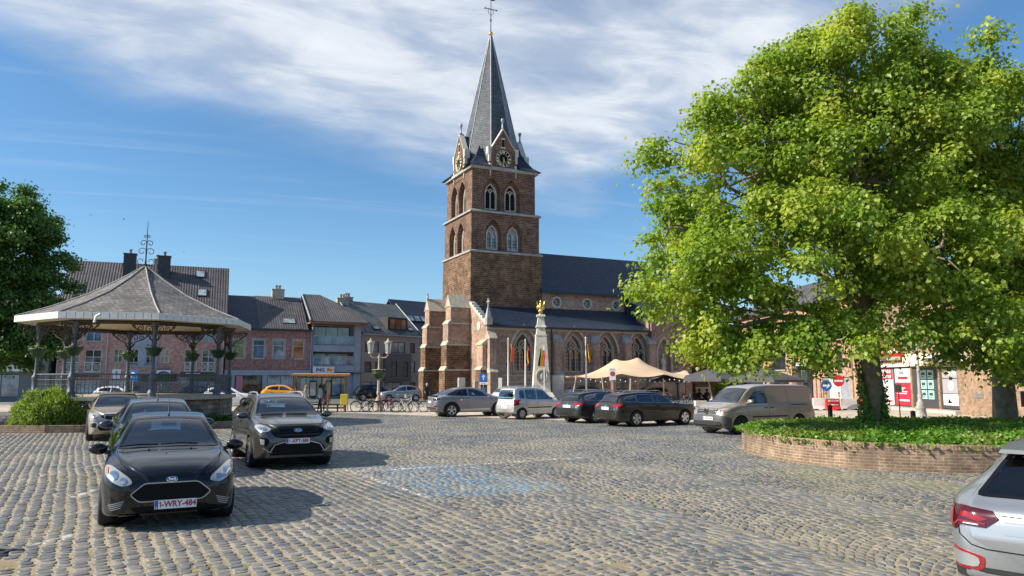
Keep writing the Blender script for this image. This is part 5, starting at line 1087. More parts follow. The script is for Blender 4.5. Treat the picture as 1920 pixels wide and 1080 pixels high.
        for f in bm.faces:
            i = [v.index for v in f.verts]; n = (pts[i[1]] - pts[i[0]]).cross(pts[i[2]] - pts[i[0]]); fs.append(i if n.dot(d) < 0 else i[::-1])
        mb = mb if mb is not None else MB(); mb.add(pts, fs, mi, True)
        if skirt:
            be = [e for e in bm.edges if len(e.link_faces) == 1]; base = {}; vv = list(pts); 
            for e in be:
                for v in e.verts:
                    if v.index not in base: base[v.index] = len(vv); vv.append(pts[v.index] + d * skirt)
            mb.add(vv, [(e.verts[0].index, e.verts[1].index, base[e.verts[1].index], base[e.verts[0].index]) for e in be], mi, False)
        bm.free(); return mb
    def ribbon(s, pts, side, w=.01, off=.003, closed=False, mb=None, mi=0, step=.04, skirt=0):
        """flat strip following the skin along a polyline"""
        q = []; n = len(pts)
        for i in range(n if closed else n - 1):
            a, b = pts[i], pts[(i + 1) % n]; k = max(1, int(math.hypot(b[0] - a[0], b[1] - a[1]) / step))
            for j in range(k): q.append((a[0] + (b[0] - a[0]) * j / k, a[1] + (b[1] - a[1]) * j / k))
        if not closed: q.append(pts[-1])
        m = len(q); A = []; B = []
        for i in range(m):
            a = q[i - 1] if (closed or i > 0) else q[i]; b = q[(i + 1) % m] if (closed or i < m - 1) else q[i]
            dx, dy = b[0] - a[0], b[1] - a[1]; L = math.hypot(dx, dy) or 1; nx, ny = -dy / L * w / 2, dx / L * w / 2
            A.append(s.proj(side, q[i][0] + nx, q[i][1] + ny, off)); B.append(s.proj(side, q[i][0] - nx, q[i][1] - ny, off))
        mb = mb if mb is not None else MB(); fs = [(i, (i + 1) % m, m + (i + 1) % m, m + i) for i in range(m if closed else m - 1)]
        P = A + B; d = s.DIR[side]; n_ = (P[fs[0][1]] - P[fs[0][0]]).cross(P[fs[0][3]] - P[fs[0][0]])
        if n_.dot(d) > 0: fs = [f[::-1] for f in fs]
        mb.add(P, fs, mi, True)
        if skirt: 
            for C_ in (A, B): mb.add(C_ + [p + d * skirt for p in C_], [(i, (i + 1) % m, m + (i + 1) % m, m + i) for i in range(m if closed else m - 1)], mi)
        return mb
    def window(s, poly, side, name='window', glass='car_glass', frit=.03, root=None, trim=None):
        s.wins.append((inset(poly, .02), side))
        mb = s.patch(poly, side, .001, .08, 0); o = mb.build(name, M[glass], root)
        mid = inset(poly, frit / 2); fb = s.ribbon(mid, side, frit, .004, True, step=.06)
        fb.build('seal', M['gloss_black'], o)
        if trim: s.ribbon(inset(poly, -.006), side, .016, .007, True, step=.06).build('trim', M[trim], o)
        return o
    def finish(s, root, paint, arch=None):
        S = s.S; r0 = S['wr'] * S.get('archk', 1.13); keep = []; cen = [(S['xf'], S['wr']), (S['xr'], S['wr'])]; V = [v.copy() for v in s.V]
        near = [None] * len(V)
        for i, v in enumerate(V):
            for cx, cz in cen:
                d = math.hypot(v.x - cx, v.z - cz)
                if d < r0 + .035 and abs(v.y) > S['W'] * .25: near[i] = (d, cx, cz)
        for f in s.F:
            if len(f) > 4: keep.append(f); continue
            c = sum((s.V[i] for i in f), Vector()) / 4; drop = False
            if abs(c.y) > S['W'] * .27:
                for cx, cz in cen:
                    if math.hypot(c.x - cx, c.z - cz) < r0: drop = True
            if not drop:
                for poly, sd in s.wins:
                    if sd in 'LR':
                        if (c.y > 0) != (sd == 'L'): continue
                        ok = all(inside(poly, s.V[i].x, s.V[i].z) for i in f) and c.z > .6
                    elif sd in ('FT', 'BT'):
                        d = s.DIR[sd]; xx = s.h if sd == 'FT' else -s.h
                        if (sd == 'FT') != (c.x > S.get('mid', 0)): continue
                        ok = all(inside(poly, s.V[i].y, s.V[i].z + d.z / d.x * (xx - s.V[i].x)) for i in f) and c.z > .7
                    elif sd == 'B': ok = c.x < S.get('mid', 0) - .4 and c.z > .7 and all(inside(poly, s.V[i].y, s.V[i].z) for i in f)
                    else: ok = c.z > S.get('roofz', 1.2) and all(inside(poly, s.V[i].x, s.V[i].y) for i in f)
                    if ok: drop = True; break
            if not drop: keep.append(f)
        used = {i for f in keep for i in f}; cnt = {}
        for f in keep:
            n = len(f)
            for a in range(n): e = tuple(sorted((f[a], f[(a + 1) % n]))); cnt[e] = cnt.get(e, 0) + 1
        bd = {i for e, c in cnt.items() if c == 1 for i in e}
        for i in bd:   # snap the ragged wheel arch edge to the true circle
            if near[i]:
                d, cx, cz = near[i]; v = V[i]; k = r0 / max(d, .01); V[i] = Vector((cx + (v.x - cx) * k, v.y, max(v.z, interp(s.tab['bot'], v.x)) if False else cz + (v.z - cz) * k))
        mb = MB(); mb.add(V, keep, 0, True)
        body = mb.build('body', M[paint], root)
        # wheel wells and floor
        mb = MB(); w = S['W'] / 2
        for cx, cz in cen:
            for sy in (-1, 1):
                n = 20; vs = []
                for yy in (w * .99 - .02, w * .45):
                    for i in range(n + 1): a = math.pi * (-.12 + 1.24 * i / n); vs.append((cx + (r0 + .004) * math.cos(a), sy * yy, cz + (r0 + .004) * math.sin(a)))
                mb.add(vs, [(i, i + 1, n + 2 + i, n + 1 + i) for i in range(n)], 0)
                mb.add([vs[n + 1 + i] for i in range(n + 1)], [tuple(range(n + 1))], 0)
        zf = min(b for a, b in S['bot']) + .03
        mb.box(-s.h + .25, s.h - .25, -w * .8, w * .8, zf, zf + .05); mb.build('underbody', M['plastic'], root)
        return body
def wheel(root, x, y, r, w, spokes=5, rim='alloy', sw=.5, style=0):
    sg = 1 if y > 0 else -1; T = Matrix.Translation((x, y, r)) @ Matrix.Rotation(-sg * math.pi / 2, 4, 'X')
    rr = r * .66 if style != 3 else r * .6
    mb = MB(); mb.lathe([(rr * .9, -w * .25), (rr * .55, w * .1), (.0, w * .1)], 20, 0, (0, 0, 0), T, capb=False); mb.lathe([(rr * .5, w * .12), (rr * .5, w * .2)], 18, 0, (0, 0, 0), T)
    h = mb.build('wheel', M['disc'], root)
    MB().lathe([(rr * .98, -w / 2), (r * .93, -w / 2), (r, -w * .36), (r * 1.0, w * .36), (r * .94, w * .48), (r * .86, w * .52), (rr * 1.02, w * .44), (rr * .97, w * .3)], 36, 0, (0, 0, 0), T).build('tyre', M['tyre'], h)
    mb = MB(); mb.lathe([(rr * .93, -w * .4), (rr * .93, w * .3), (rr * 1.01, w * .44), (rr * .99, w * .47), (rr * .9, w * .34)], 32, 0, (0, 0, 0), T, capb=False, capt=False)
    mb.lathe([(rr * .22, w * .2), (rr * .2, w * .36), (rr * .1, w * .39), (0, w * .39)], 14, 0, (0, 0, 0), T)
    for i in range(spokes):
        a = 2 * math.pi * i / spokes + .3
        for q in ((0,) if style in (0, 3) else (-.13, .13)):
            c_, s_ = math.cos(a + q), math.sin(a + q); wi = rr * sw * .26 * (1 if style != 2 else .6); wo = rr * sw * .38 * (1 if style != 2 else .5)
            pts = []
            for rad, ww, z in ((rr * .15, wi, w * .35), (rr * .55, wi * 1.05, w * .34), (rr * .95, wo, w * .38)):
                pts += [(rad * c_ - ww * s_, rad * s_ + ww * c_, z), (rad * c_ + ww * s_, rad * s_ - ww * c_, z)]
            pts += [(p[0], p[1], p[2] - w * .12) for p in pts]
            mb.add(pts, [(0, 1, 3, 2), (2, 3, 5, 4), (0, 2, 8, 6), (2, 4, 10, 8), (1, 7, 9, 3), (3, 9, 11, 5)], 0, False, T)
    mb.build('rim', M[rim], h)
    return h
def plate(root, x, z, front, text, y=0., w=.52, h=.115, tilt=0.):
    """Belgian style white plate with red characters and a blue band"""
    sg = 1 if front else -1; mb = MB()
    fr = lambda a, b, c: (x + sg * (.012 - c) - sg * abs(a) * 0 - b * tilt, y + sg * a, z + b)
    mb.prism(rect(-w / 2, w / 2, -h / 2, h / 2), 0, .02, 0, fr); mb.prism(rect(-w / 2 + .004, -w / 2 + .045, -h / 2 + .004, h / 2 - .004), -.001, .004, 2, fr)
    if text:
        text_mb(mb, text[1:], .108, lambda a, b, c: fr(a + .04, b, -.002), 1, .0035, squash=.9); mb.prism([(-.178, -.037), (-.178, .037), (-.19, .037), (-.208, .018), (-.203, .012), (-.19, .022), (-.19, -.037)][::-1], -.002, 0, 1, fr)
        text_mb(mb, 'B', .03, lambda a, b, c: fr(a - w / 2 + .024, b - .035, -.003), 0, .001)
    mb.build('number_plate', [M['plate_white'], M['plate_red'], M['plate_blue']], root, fix=False)
def cabin(root, S, whl=True):
    """dark interior with dashboard, seats and steering wheel"""
    w = S['W'] / 2 - .14; xf, xr = S['dash'], S['back']; zb = S['beltz']
    mb = MB(); mb.box(xr, xf + .25, -w, w, .3, .36).box(xf - .15, xf + .3, -w, w, .4, zb - .06, bev=.05)
    for sy in (-1, 1): mb.box(xr, xf, sy * w - .03, sy * w + .03, .35, zb - .07)
    mb.box(xr - .1, xr + .35, -w, w, .35, zb - .08)
    mb.build('interior', M['interior'], root)
    sx = S['seat']; q = MB()
    def seat(sy, x, m_, head=True):
        b = MB(); b.box(x - .25, x + .27, sy - .24, sy + .24, .42, .62, bev=.05)
        Mt = Matrix.Translation((x - .24, sy, .58)) @ Matrix.Rotation(R(-16), 4, 'Y'); b.box(-.07, .07, -.24, .24, 0, .58, 0, Mt, .05)
        if head: b.box(-.05, .05, -.13, .13, .63, .84, 0, Mt, .04)
        b.build('seat', M['seat_cloth'], root)
    seat(.36, sx, 0); seat(-.36, sx, 0)
    if S.get('rear', True):
        b = MB(); x = sx - .85; Mt = Matrix.Translation((x - .24, 0, .58)) @ Matrix.Rotation(R(-18), 4, 'Y'); b.box(x - .25, x + .25, -w + .1, w - .1, .42, .6, bev=.05).box(-.07, .07, -w + .1, w - .1, 0, .54, 0, Mt, .05)
        for sy in (-.38, .38): b.box(-.045, .045, sy - .12, sy + .12, .56, .72, 0, Mt, .04)
        b.build('rear_seat', M['seat_cloth'], root)
    if whl:
        Mt = Matrix.Translation((xf - .32, .37, zb - .04)) @ Matrix.Rotation(R(-65), 4, 'Y'); b = MB()
        b.tube([Mt @ Vector((.185 * math.cos(a), .185 * math.sin(a), 0)) for a in np.linspace(0, 6.283, 21)[:-1]], .016, 6, closed=True).tube([Mt @ Vector((-.18, 0, 0)), Mt @ Vector((.18, 0, 0))], .02, 5).tube([Mt @ Vector((0, 0, 0)), Mt @ Vector((0, 0, -.2))], .03, 6); b.build('steering_wheel', M['plastic'], root)
def mirror(root, x, y, z, m, s=1.):
    sg = 1 if y > 0 else -1; b = MB()
    Mt = Matrix.Translation((x, y + sg * .12 * s, z + .03)); bm = bmesh.new(); bmesh.ops.create_uvsphere(bm, u_segments=14, v_segments=10, radius=1)
    for v in bm.verts:
        c = v.co; c.x = c.x * .07 if c.x > 0 else c.x * .035; c.y *= .12 * s; c.z *= .082 * (1 - .15 * c.y * sg / .12); 
    b.add([v.co.copy() for v in bm.verts], [[v.index for v in f.verts] for f in bm.faces], 0, True, Mt); bm.free()
    b.tube([(x + .0, y - sg * .1, z - .04), (x, y + sg * .04, z - .01)], [.035, .03], 6); o = b.build('mirror', M[m], root)
    MB().prism([(-.09 * s, -.055), (.09 * s, -.055), (.095 * s, .03), (.05 * s, .06), (-.07 * s, .055)], -.037, -.03, 0, lambda a, b_, c: (x + c, y + sg * .12 * s + a, z + .03 + b_)).build('mirror_glass', M['chrome'], o, fix=True)
def handle(root, car, x, z, side, m='plastic', w=.17):
    p = car.proj(side, x, z, .0); sg = 1 if side == 'L' else -1
    MB().box(p.x - w / 2, p.x + w / 2, p.y + (0 if sg > 0 else -.035), p.y + (.035 if sg > 0 else 0), z - .018, z + .018, bev=.008).build('door_handle', M[m], root)
def seams(root, car, lines, w=.009):
    for s_ in {l[1] for l in lines}:
        mb = MB()
        for pts, side in lines:
            if side == s_: car.ribbon(pts, side, w, .0022, mb=mb)
        mb.build('panel_gap', M['black'], root)
def placed(name, lab, cat, x, y, hd, group=None, sc=1.): return empty(name, (x, y, 0), R(hd), lab, cat, group, sc=sc)
def oval(cx, cz, a, b, n=20): return [(cx + a * math.cos(t * 2 * math.pi / n), cz + b * math.sin(t * 2 * math.pi / n)) for t in range(n)]
def mir(p): return [(-a, b) for a, b in p][::-1]
SY = lambda: (('L', 1), ('R', -1))
# ---- generic builder for hatchback / estate / SUV shapes, tuned per car
def common(c, root, S, paint_, wheels, glass='car_glass', interior=True, mirror_m=None, rim='alloy', trim=None):
    S_ = S
    fw = S['fw']; rw = S['rw']      # windscreen / rear screen polygons in (y,z) seen along FT / BT
    if fw: c.window(fw, 'FT', 'windscreen', glass if not S.get('dark_fw') else 'car_glass_dark', .045, root)
    if rw: c.window(rw, S.get('rwside', 'BT'), 'rear_window', S.get('rwglass', 'car_glass'), .04, root)
    for sd, sg in SY():
        for i, w_ in enumerate(S['sw']): c.window(rnd(w_, S.get('swr', .25)), sd, 'window', glass if i < S.get('clear', 1) else S.get('rglass', 'car_glass_dark'), .022, root, trim)
        for hx, hz in S['handles']: handle(root, c, hx, hz, sd, S.get('handle_m', paint_))
    seams(root, c, [(l, sd) for l in S['seams'] for sd in 'LR'] + S.get('seams2', []))
    for x in (S['xf'], S['xr']):
        for sg in (1, -1): wheel(root, x, sg * (S['W'] / 2 - .10), S['wr'], .215, *wheels)
    for sg in (1, -1): mirror(root, S['mx'], sg * (interp(c.tab['plan'], S['mx']) - .03), S['mz'], mirror_m or paint_, S.get('ms', 1.))
    if interior: cabin(root, S)
def arches(c, root, S, w=.07, m='plastic'):
    for cx in (S['xf'], S['xr']):
        for sd, sg in SY():
            r = S['wr'] * S.get('archk', 1.13); pts = [(cx + (r + w / 2) * math.cos(a), S['wr'] + (r + w / 2) * math.sin(a)) for a in np.linspace(-.35, math.pi + .35, 22)]
            c.ribbon(pts, sd, w, .008, skirt=.05).build('arch_trim', M[m], root)
def lamp(c, root, poly, side, name, outer, inner=None, off=.006, lens=True, step=.03):
    """lamp unit: reflector skin, inner element, rim"""
    o = c.patch(poly, side, off, step, .02).build(name, M[outer], root)
    if inner:
        for ip, mt in inner: c.patch(ip, side, off + .006, .03, .01).build('lamp_element', M[mt], o)
    return o
# ======================================================= small black hatchback
def black_hatch(root, paint_='paint_black', plate_tx='1-WRY-484'):
    S = dict(L=3.97, W=1.722, wr=.31, xf=1.16, xr=-1.33, track=1.48,
        top=[(1.985, .66), (1.95, .74), (1.88, .80), (1.7, .87), (1.4, .94), (1.1, .985), (.92, 1.01), (.80, 1.06), (.5, 1.235), (.2, 1.385), (.0, 1.445), (-.4, 1.485), (-.9, 1.47), (-1.35, 1.41), (-1.62, 1.33), (-1.8, 1.06), (-1.92, .93), (-1.985, .75)],
        belt=[(1.985, .6), (1.9, .70), (1.6, .82), (1.1, .91), (.6, .945), (0, .975), (-.8, 1.03), (-1.4, 1.08), (-1.7, 1.05), (-1.985, .70)],
        plan=[(1.985, .54), (1.965, .63), (1.90, .735), (1.75, .81), (1.5, .85), (1.16, .855), (.6, .845), (0, .845), (-.7, .855), (-1.3, .861), (-1.7, .80), (-1.9, .72), (-1.985, .58)],
        roofw=[(1.985, .3), (1.8, .50), (1.4, .66), (1.0, .74), (.8, .71), (.5, .66), (.1, .57), (-.4, .56), (-1.0, .55), (-1.5, .50), (-1.985, .48)],
        bot=[(1.985, .30), (1.9, .22), (1.6, .19), (1.0, .2), (-1.2, .2), (-1.7, .24), (-1.985, .34)],
        archk=1.16, mx=.68, mz=.97, dash=.62, back=-1.3, beltz=.98, seat=-.12, ms=1.05,
        sw=[[(.60, .985), (.30, 1.17), (.06, 1.30), (-.42, 1.37), (-.45, 1.005)], [(-.51, 1.01), (-.49, 1.37), (-1.0, 1.36), (-1.38, 1.27), (-1.45, 1.13), (-1.3, 1.08)]],
        handles=[(-.25, .86), (-1.05, .9)], seams=[[(.62, .96), (.70, .7), (.66, .26), (-.50, .26), (-.47, 1.0)], [(-.50, .26), (-.9, .28), (-1.08, .58), (-1.25, 1.0)], [(.75, .93), (1.7, .80)]])
    k = .9; S['fw'] = rnd([(-.70, .98 + k * (1.985 - .86)), (.70, .98 + k * (1.985 - .86)), (.50, 1.40 + k * (1.985 - .16)), (0, 1.425 + k * (1.985 - .14)), (-.50, 1.40 + k * (1.985 - .16))], .4)
    k2 = .6; S['rw'] = rnd([(-.5, 1.33 + k2 * .33), (.5, 1.33 + k2 * .33), (.6, 1.08 + k2 * .18), (-.6, 1.08 + k2 * .18)], .4)
    c = Car(S); common(c, root, S, paint_, (7, 'alloy', .5, 0))
    # front: wide hexagonal grille with bright rim, lower intake, plate, lamps swept back
    g = rnd([(-.33, .628), (.33, .628), (.485, .50), (.485, .475), (.39, .392), (-.39, .392), (-.485, .475), (-.485, .50)], .2)
    gr = c.patch(g, 'F', .003, .05, .0).build('grille', M['black'], root); c.ribbon(g, 'F', .013, .010, True, skirt=.015).build('grille_rim', M['galv'], gr)
    mb = MB()
    for z in (.44, .475, .51, .545, .58): c.ribbon([(-.42, z), (.42, z)], 'F', .007, .006, mb=mb)
    mb.build('mesh', M['black'], gr)
    c.patch(rnd([(-.5, .33), (.5, .33), (.42, .24), (-.42, .24)], .3), 'F', .003, .06, 0).build('lower_intake', M['black'], root)
    c.ribbon([(-.62, .225), (-.3, .20), (.3, .20), (.62, .225)], 'F', .03, .012, skirt=.02).build('lip', M['plastic_grey'], root)
    for sg in (1, -1):
        f = lambda p: p if sg > 0 else mir(p)
        hl = [(.47, .625), (.60, .60), (.72, .66), (.80, .74), (.815, .85), (.74, .845), (.60, .76), (.50, .69)]
        lamp(c, root, f(rnd(hl, .2)), 'F', 'headlight', 'lamp_clear', [(f(oval(.70, .735, .055, .05)), 'chrome'), (f(oval(.59, .67, .04, .035)), 'chrome'), (f([(.76, .75), (.79, .76), (.795, .83), (.77, .82)]), 'lamp_amber')], .008)
        fg = [(.56, .44), (.78, .36), (.76, .30), (.60, .30), (.53, .36)]
        q = c.patch(f(rnd(fg, .3)), 'F', .003, .05, 0).build('fog_lamp_grille', M['plastic'], root); mb = MB()
        for i in range(4): c.ribbon(f([(.56 + i * .012, .415 - i * .028), (.74 - i * .01, .365 - i * .022)]), 'F', .009, .012, mb=mb)
        mb.build('slat', M['galv'], q)
        tl = [(-.0, 0)]
        lamp(c, root, f(rnd([(.55, .98), (.70, 1.12), (.74, .9), (.62, .8)], .2)), 'B', 'tail_light', 'lamp_red', None, .008)
    em = c.patch(oval(0, .668, .066, .026), 'F', .010, .03, .01).build('emblem', M['emblem_blue'], root); c.ribbon(oval(0, .668, .068, .028), 'F', .009, .016, True, step=.02).build('emblem_rim', M['chrome'], em)
    p = c.proj('F', 0, .668, .017); mb = MB(); text_mb(mb, 'Ford', .045, lambda a, b, c_: (p.x + .004 - b * .6, a, p.z + b), 0, .001); mb.build('emblem_text', M['sign_white'], em)
    if plate_tx: plate(root, c.proj('F', 0, .345, 0).x + .012, .345, True, plate_tx, .06)
    plate(root, c.proj('B', 0, .55, 0).x - .01, .55, False, None)
    # bonnet shut line, creases, washer jets, wipers, aerial
    mb = MB(); pts = [(-.62, .80), (-.56, .735), (-.3, .70), (0, .69), (.3, .70), (.56, .735), (.62, .80)]; c.ribbon(pts, 'F', .007, .003, mb=mb)
    for s in (-1, 1): c.ribbon([(.93, s * .69), (1.2, s * .68), (1.6, s * .62), (1.8, s * .53)], 'T', .007, .003, mb=mb)
    mb.build('bonnet_gap', M['black'], root)
    mb = MB(); 
    for s in (-.28, .28): mb.box(1.03, 1.06, s - .012, s + .012, .985, 1.005)
    mb.build('washer_jet', M['plastic'], root, split=True)
    for (a, b) in (((.66, .0), (.16, .0)), ((.12, .0), (-.38, 0))):
        P = [c.proj('FT', -a[0] + .0, .985 + .9 * (1.985 - .83) + .0, .03), c.proj('FT', -(a[0] + b[0]) / 2, .995 + .9 * (1.985 - .80), .03), c.proj('FT', -b[0], .985 + .9 * (1.985 - .82), .03)]
        MB().tube(P, [.008, .012, .012], 5).build('wiper', M['black'], root)
    MB().tube([(.02, 0, 1.44), (-.04, 0, 1.49), (-.22, 0, 1.70)], [.018, .010, .004], 6).build('aerial', M['plastic'], root)
    MB().box(.12, .16, -.11, .11, 1.28, 1.35, bev=.012).build('rear_view_mirror', M['plastic'], root)
    c.finish(root, paint_)
    return root
r = placed('black_hatchback', 'small black hatchback parked nearest on the cobbles, plate 1-WRY-484', 'car', 0, 0, 0)
black_hatch(r)
def aim(root, px, py, Yf, front_off, hd):
    """stand the car so that its nose centre lies at the surveyed ground spot"""
    d = Vector((math.cos(R(hd)), math.sin(R(hd)))); r_ = at(px, py, Yf); root.location = (r_.x - d.x * front_off, Yf - d.y * front_off, 0); root.rotation_euler = (0, 0, R(hd))
aim(r, 321, 930, 10.25, 1.985, -63)
# ======================================================= graphite SUV
def suv(root, paint_='paint_graphite', tx='1-XPT-388'):
    S = dict(L=4.52, W=1.838, wr=.345, xf=1.33, xr=-1.36,
        top=[(2.26, .72), (2.235, .86), (2.18, .97), (2.0, 1.04), (1.6, 1.11), (1.3, 1.14), (1.12, 1.165), (1.0, 1.21), (.7, 1.38), (.4, 1.53), (.15, 1.61), (-.3, 1.655), (-1.0, 1.645), (-1.5, 1.59), (-1.85, 1.50), (-2.05, 1.2), (-2.18, 1.05), (-2.26, .85)],
        belt=[(2.26, .68), (2.2, .84), (1.9, .96), (1.4, 1.04), (.7, 1.09), (0, 1.12), (-.9, 1.17), (-1.6, 1.22), (-1.95, 1.18), (-2.26, .8)],
        plan=[(2.26, .62), (2.235, .72), (2.16, .82), (2.0, .88), (1.7, .91), (1.33, .915), (.6, .895), (0, .895), (-.7, .9), (-1.36, .917), (-1.8, .88), (-2.1, .80), (-2.26, .68)],
        roofw=[(2.26, .42), (2.0, .62), (1.5, .74), (1.1, .78), (.9, .75), (.5, .69), (.15, .62), (-.6, .61), (-1.3, .60), (-1.9, .56), (-2.26, .52)],
        bot=[(2.26, .38), (2.15, .27), (1.8, .22), (1.0, .23), (-1.2, .23), (-1.9, .28), (-2.26, .42)],
        archk=1.17, mx=.80, mz=1.13, dash=.78, back=-1.7, beltz=1.12, seat=-.05, ms=1.1,
        sw=[[(.72, 1.13), (.42, 1.33), (.15, 1.46), (-.38, 1.53), (-.40, 1.15)], [(-.46, 1.155), (-.44, 1.53), (-1.0, 1.53), (-1.28, 1.48), (-1.30, 1.19)], [(-1.36, 1.20), (-1.34, 1.47), (-1.68, 1.40), (-1.78, 1.26)]],
        handles=[(-.22, .99), (-1.12, 1.03)], seams=[[(.78, 1.1), (.86, .8), (.8, .3), (-.44, .3), (-.42, 1.14)], [(-.44, .3), (-.86, .32), (-1.08, .7), (-1.3, 1.14)]])
    k = .9; X = 2.26; S['fw'] = rnd([(-.76, 1.135 + k * (X - 1.06)), (.76, 1.135 + k * (X - 1.06)), (.56, 1.545 + k * (X - .3)), (0, 1.565 + k * (X - .28)), (-.56, 1.545 + k * (X - .3))], .4)
    S['rw'] = rnd([(-.58, 1.5 + .6 * .36), (.58, 1.5 + .6 * .36), (.66, 1.22 + .6 * .2), (-.66, 1.22 + .6 * .2)], .4)
    c = Car(S); common(c, root, S, paint_, (5, 'alloy', .6, 1))
    g = rnd([(-.42, .965), (.42, .965), (.62, .86), (.50, .735), (.36, .70), (-.36, .70), (-.50, .735), (-.62, .86)], .3)
    gr = c.patch(g, 'F', .004, .05, 0).build('grille', M['black'], root); mb = MB()
    for z in (.77, .83, .90): c.ribbon([(-.52 + abs(z - .85) * .6, z), (.52 - abs(z - .85) * .6, z)], 'F', .026 if z != .83 else .012, .014, mb=mb, skirt=.015)
    mb.build('bar', M['gloss_black'], gr); c.ribbon([(-.46, .775), (.46, .775)], 'F', .008, .02).build('chrome_strip', M['alloy_dark'], gr)
    lo = rnd([(-.52, .60), (.52, .60), (.66, .42), (.55, .32), (-.55, .32), (-.66, .42)], .3); c.patch(lo, 'F', .004, .06, 0).build('lower_intake', M['black'], root)
    c.ribbon([(-.74, .50), (-.60, .40), (-.5, .56), (-.3, .615), (.3, .615), (.5, .56), (.60, .40), (.74, .50)], 'F', .02, .010).build('lip', M['galv'], root)
    c.ribbon([(-.60, .31), (.60, .31)], 'F', .05, .012, skirt=.03).build('skid_plate', M['plastic_grey'], root)
    for sg in (1, -1):
        f = lambda p: p if sg > 0 else mir(p)
        lamp(c, root, f(rnd([(.56, .905), (.66, .84), (.83, .845), (.875, .93), (.86, .99), (.74, .985)], .25)), 'F', 'headlight', 'lamp_clear', [(f(oval(.71, .90, .05, .038)), 'chrome'), (f(oval(.80, .92, .035, .035)), 'chrome')], .008)
        q = c.patch(f(rnd([(.62, .70), (.80, .74), (.84, .66), (.78, .54), (.62, .56)], .3)), 'F', .004, .05, 0).build('fog_lamp_surround', M['black'], root)
        c.patch(f([(.72, .68), (.81, .70), (.79, .58), (.72, .56)]), 'F', .012, .05, .01).build('fog_lamp', M['lamp_clear'], q)
        lamp(c, root, f(rnd([(.5, 1.08), (.84, 1.14), (.86, .98), (.55, .96)], .2)), 'B', 'tail_light', 'lamp_red', None, .008)
        pr = [(x, sg * (interp(c.tab['roofw'], x) - .07), interp(c.tab['top'], x) + .035) for x in (.12, -.1, -.6, -1.2, -1.55)]
        pr[0] = (.2, pr[0][1], interp(c.tab['top'], .2) - .02); pr.append((-1.68, pr[-1][1], interp(c.tab['top'], -1.68) - .02)); MB().tube(pr, .02, 6).build('roof_rail', M['galv'], root)
    em = c.patch(oval(0, .865, .085, .034), 'F', .022, .03, .02).build('emblem', M['emblem_blue'], root); c.ribbon(oval(0, .865, .087, .036), 'F', .010, .028, True, step=.02).build('emblem_rim', M['chrome'], em)
    p = c.proj('F', 0, .865, .030); mb = MB(); text_mb(mb, 'Ford', .056, lambda a, b, c_: (p.x - b * .12, a, p.z + b), 0, .001); mb.build('emblem_text', M['sign_white'], em)
    plate(root, c.proj('F', 0, .635, 0).x + .015, .635, True, tx); plate(root, -2.25, .8, False, None)
    mb = MB(); c.ribbon([(-.80, 1.02), (-.66, .995), (-.3, .99), (.3, .99), (.66, .995), (.80, 1.02)], 'F', .007, .004, mb=mb)
    for s in (-1, 1):
        c.ribbon([(1.12, s * .78), (1.5, s * .76), (2.0, s * .70)], 'T', .007, .003, mb=mb)
    mb.build('bonnet_gap', M['black'], root)
    for s in (-1, 1): c.ribbon([(1.2, s * .45), (1.6, s * .42), (2.05, s * .36)], 'T', .02, .004).build('bonnet_crease', M[paint_], root)
    arches(c, root, S, .05); 
    for sd, sg in SY(): c.patch(rnd([(.88, .25), (-.9, .25), (-.9, .36), (.88, .36)], .1), sd, .006, .12, .01).build('sill_trim', M['plastic'], root)
    MB().tube([(-1.5, 0, 1.60), (-1.62, 0, 1.66), (-1.66, 0, 1.60)], [.03, .02, .01], 6).build('aerial', M[paint_], root)
    MB().box(.3, .34, -.12, .12, 1.42, 1.49, bev=.012).build('rear_view_mirror', M['plastic'], root)
    for y0 in (.62, .05): MB().tube([c.proj('FT', -y0, 1.15 + k * (X - 1.03), .02), c.proj('FT', -y0 + .5, 1.15 + k * (X - 1.04), .02)], .01, 5).build('wiper', M['black'], root)
    c.finish(root, paint_); return root
r = placed('graphite_suv', 'dark grey SUV with roof rails, plate 1-XPT-388, beside the small black hatchback', 'car', 0, 0, 0)
suv(r); aim(r, 559, 812, 17.0, 2.26, -62)
# second dark hatch behind the black one
r = placed('dark_hatchback', 'dark blue grey hatchback parked directly behind the black hatchback', 'car', 0, 0, 0)
black_hatch(r, 'paint_blueblack', None); aim(r, 300, 850, 15.2, 1.985, -62); r.scale = (1.06, 1.06, 1.07)
# ======================================================= generic rounder car used for the other models
def gcar(root, L, W, H, zbon, wr, prof, paint_, **o):
    """prof: dict of overrides; shared silhouettes"""
    h = L / 2; S = dict(L=L, W=W, wr=wr, **prof); S.setdefault('archk', 1.15); S.setdefault('mid', 0)
    c = Car(S, o.get('nx', 100)); common(c, root, S, paint_, o.get('wheels', (5, 'alloy', .6, 0)), o.get('glass', 'car_glass'), o.get('interior', True), o.get('mm'), trim=o.get('trim'))
    return c, S
def planf(L, W, fr=.64, rr=.68, nose=.5):
    h = L / 2; w = W / 2; return [(h, w * fr), (h - .03, w * (fr + .14)), (h - .11, w * .87), (h - .3, w * .94), (h - .6, w * .99), (h - 1.0, w), (.5, w * .98), (-.5, w * .98), (-h + .9, w), (-h + .45, w * .985), (-h + .15, w * .93), (-h + .03, w * (rr + .12)), (-h, w * rr)]
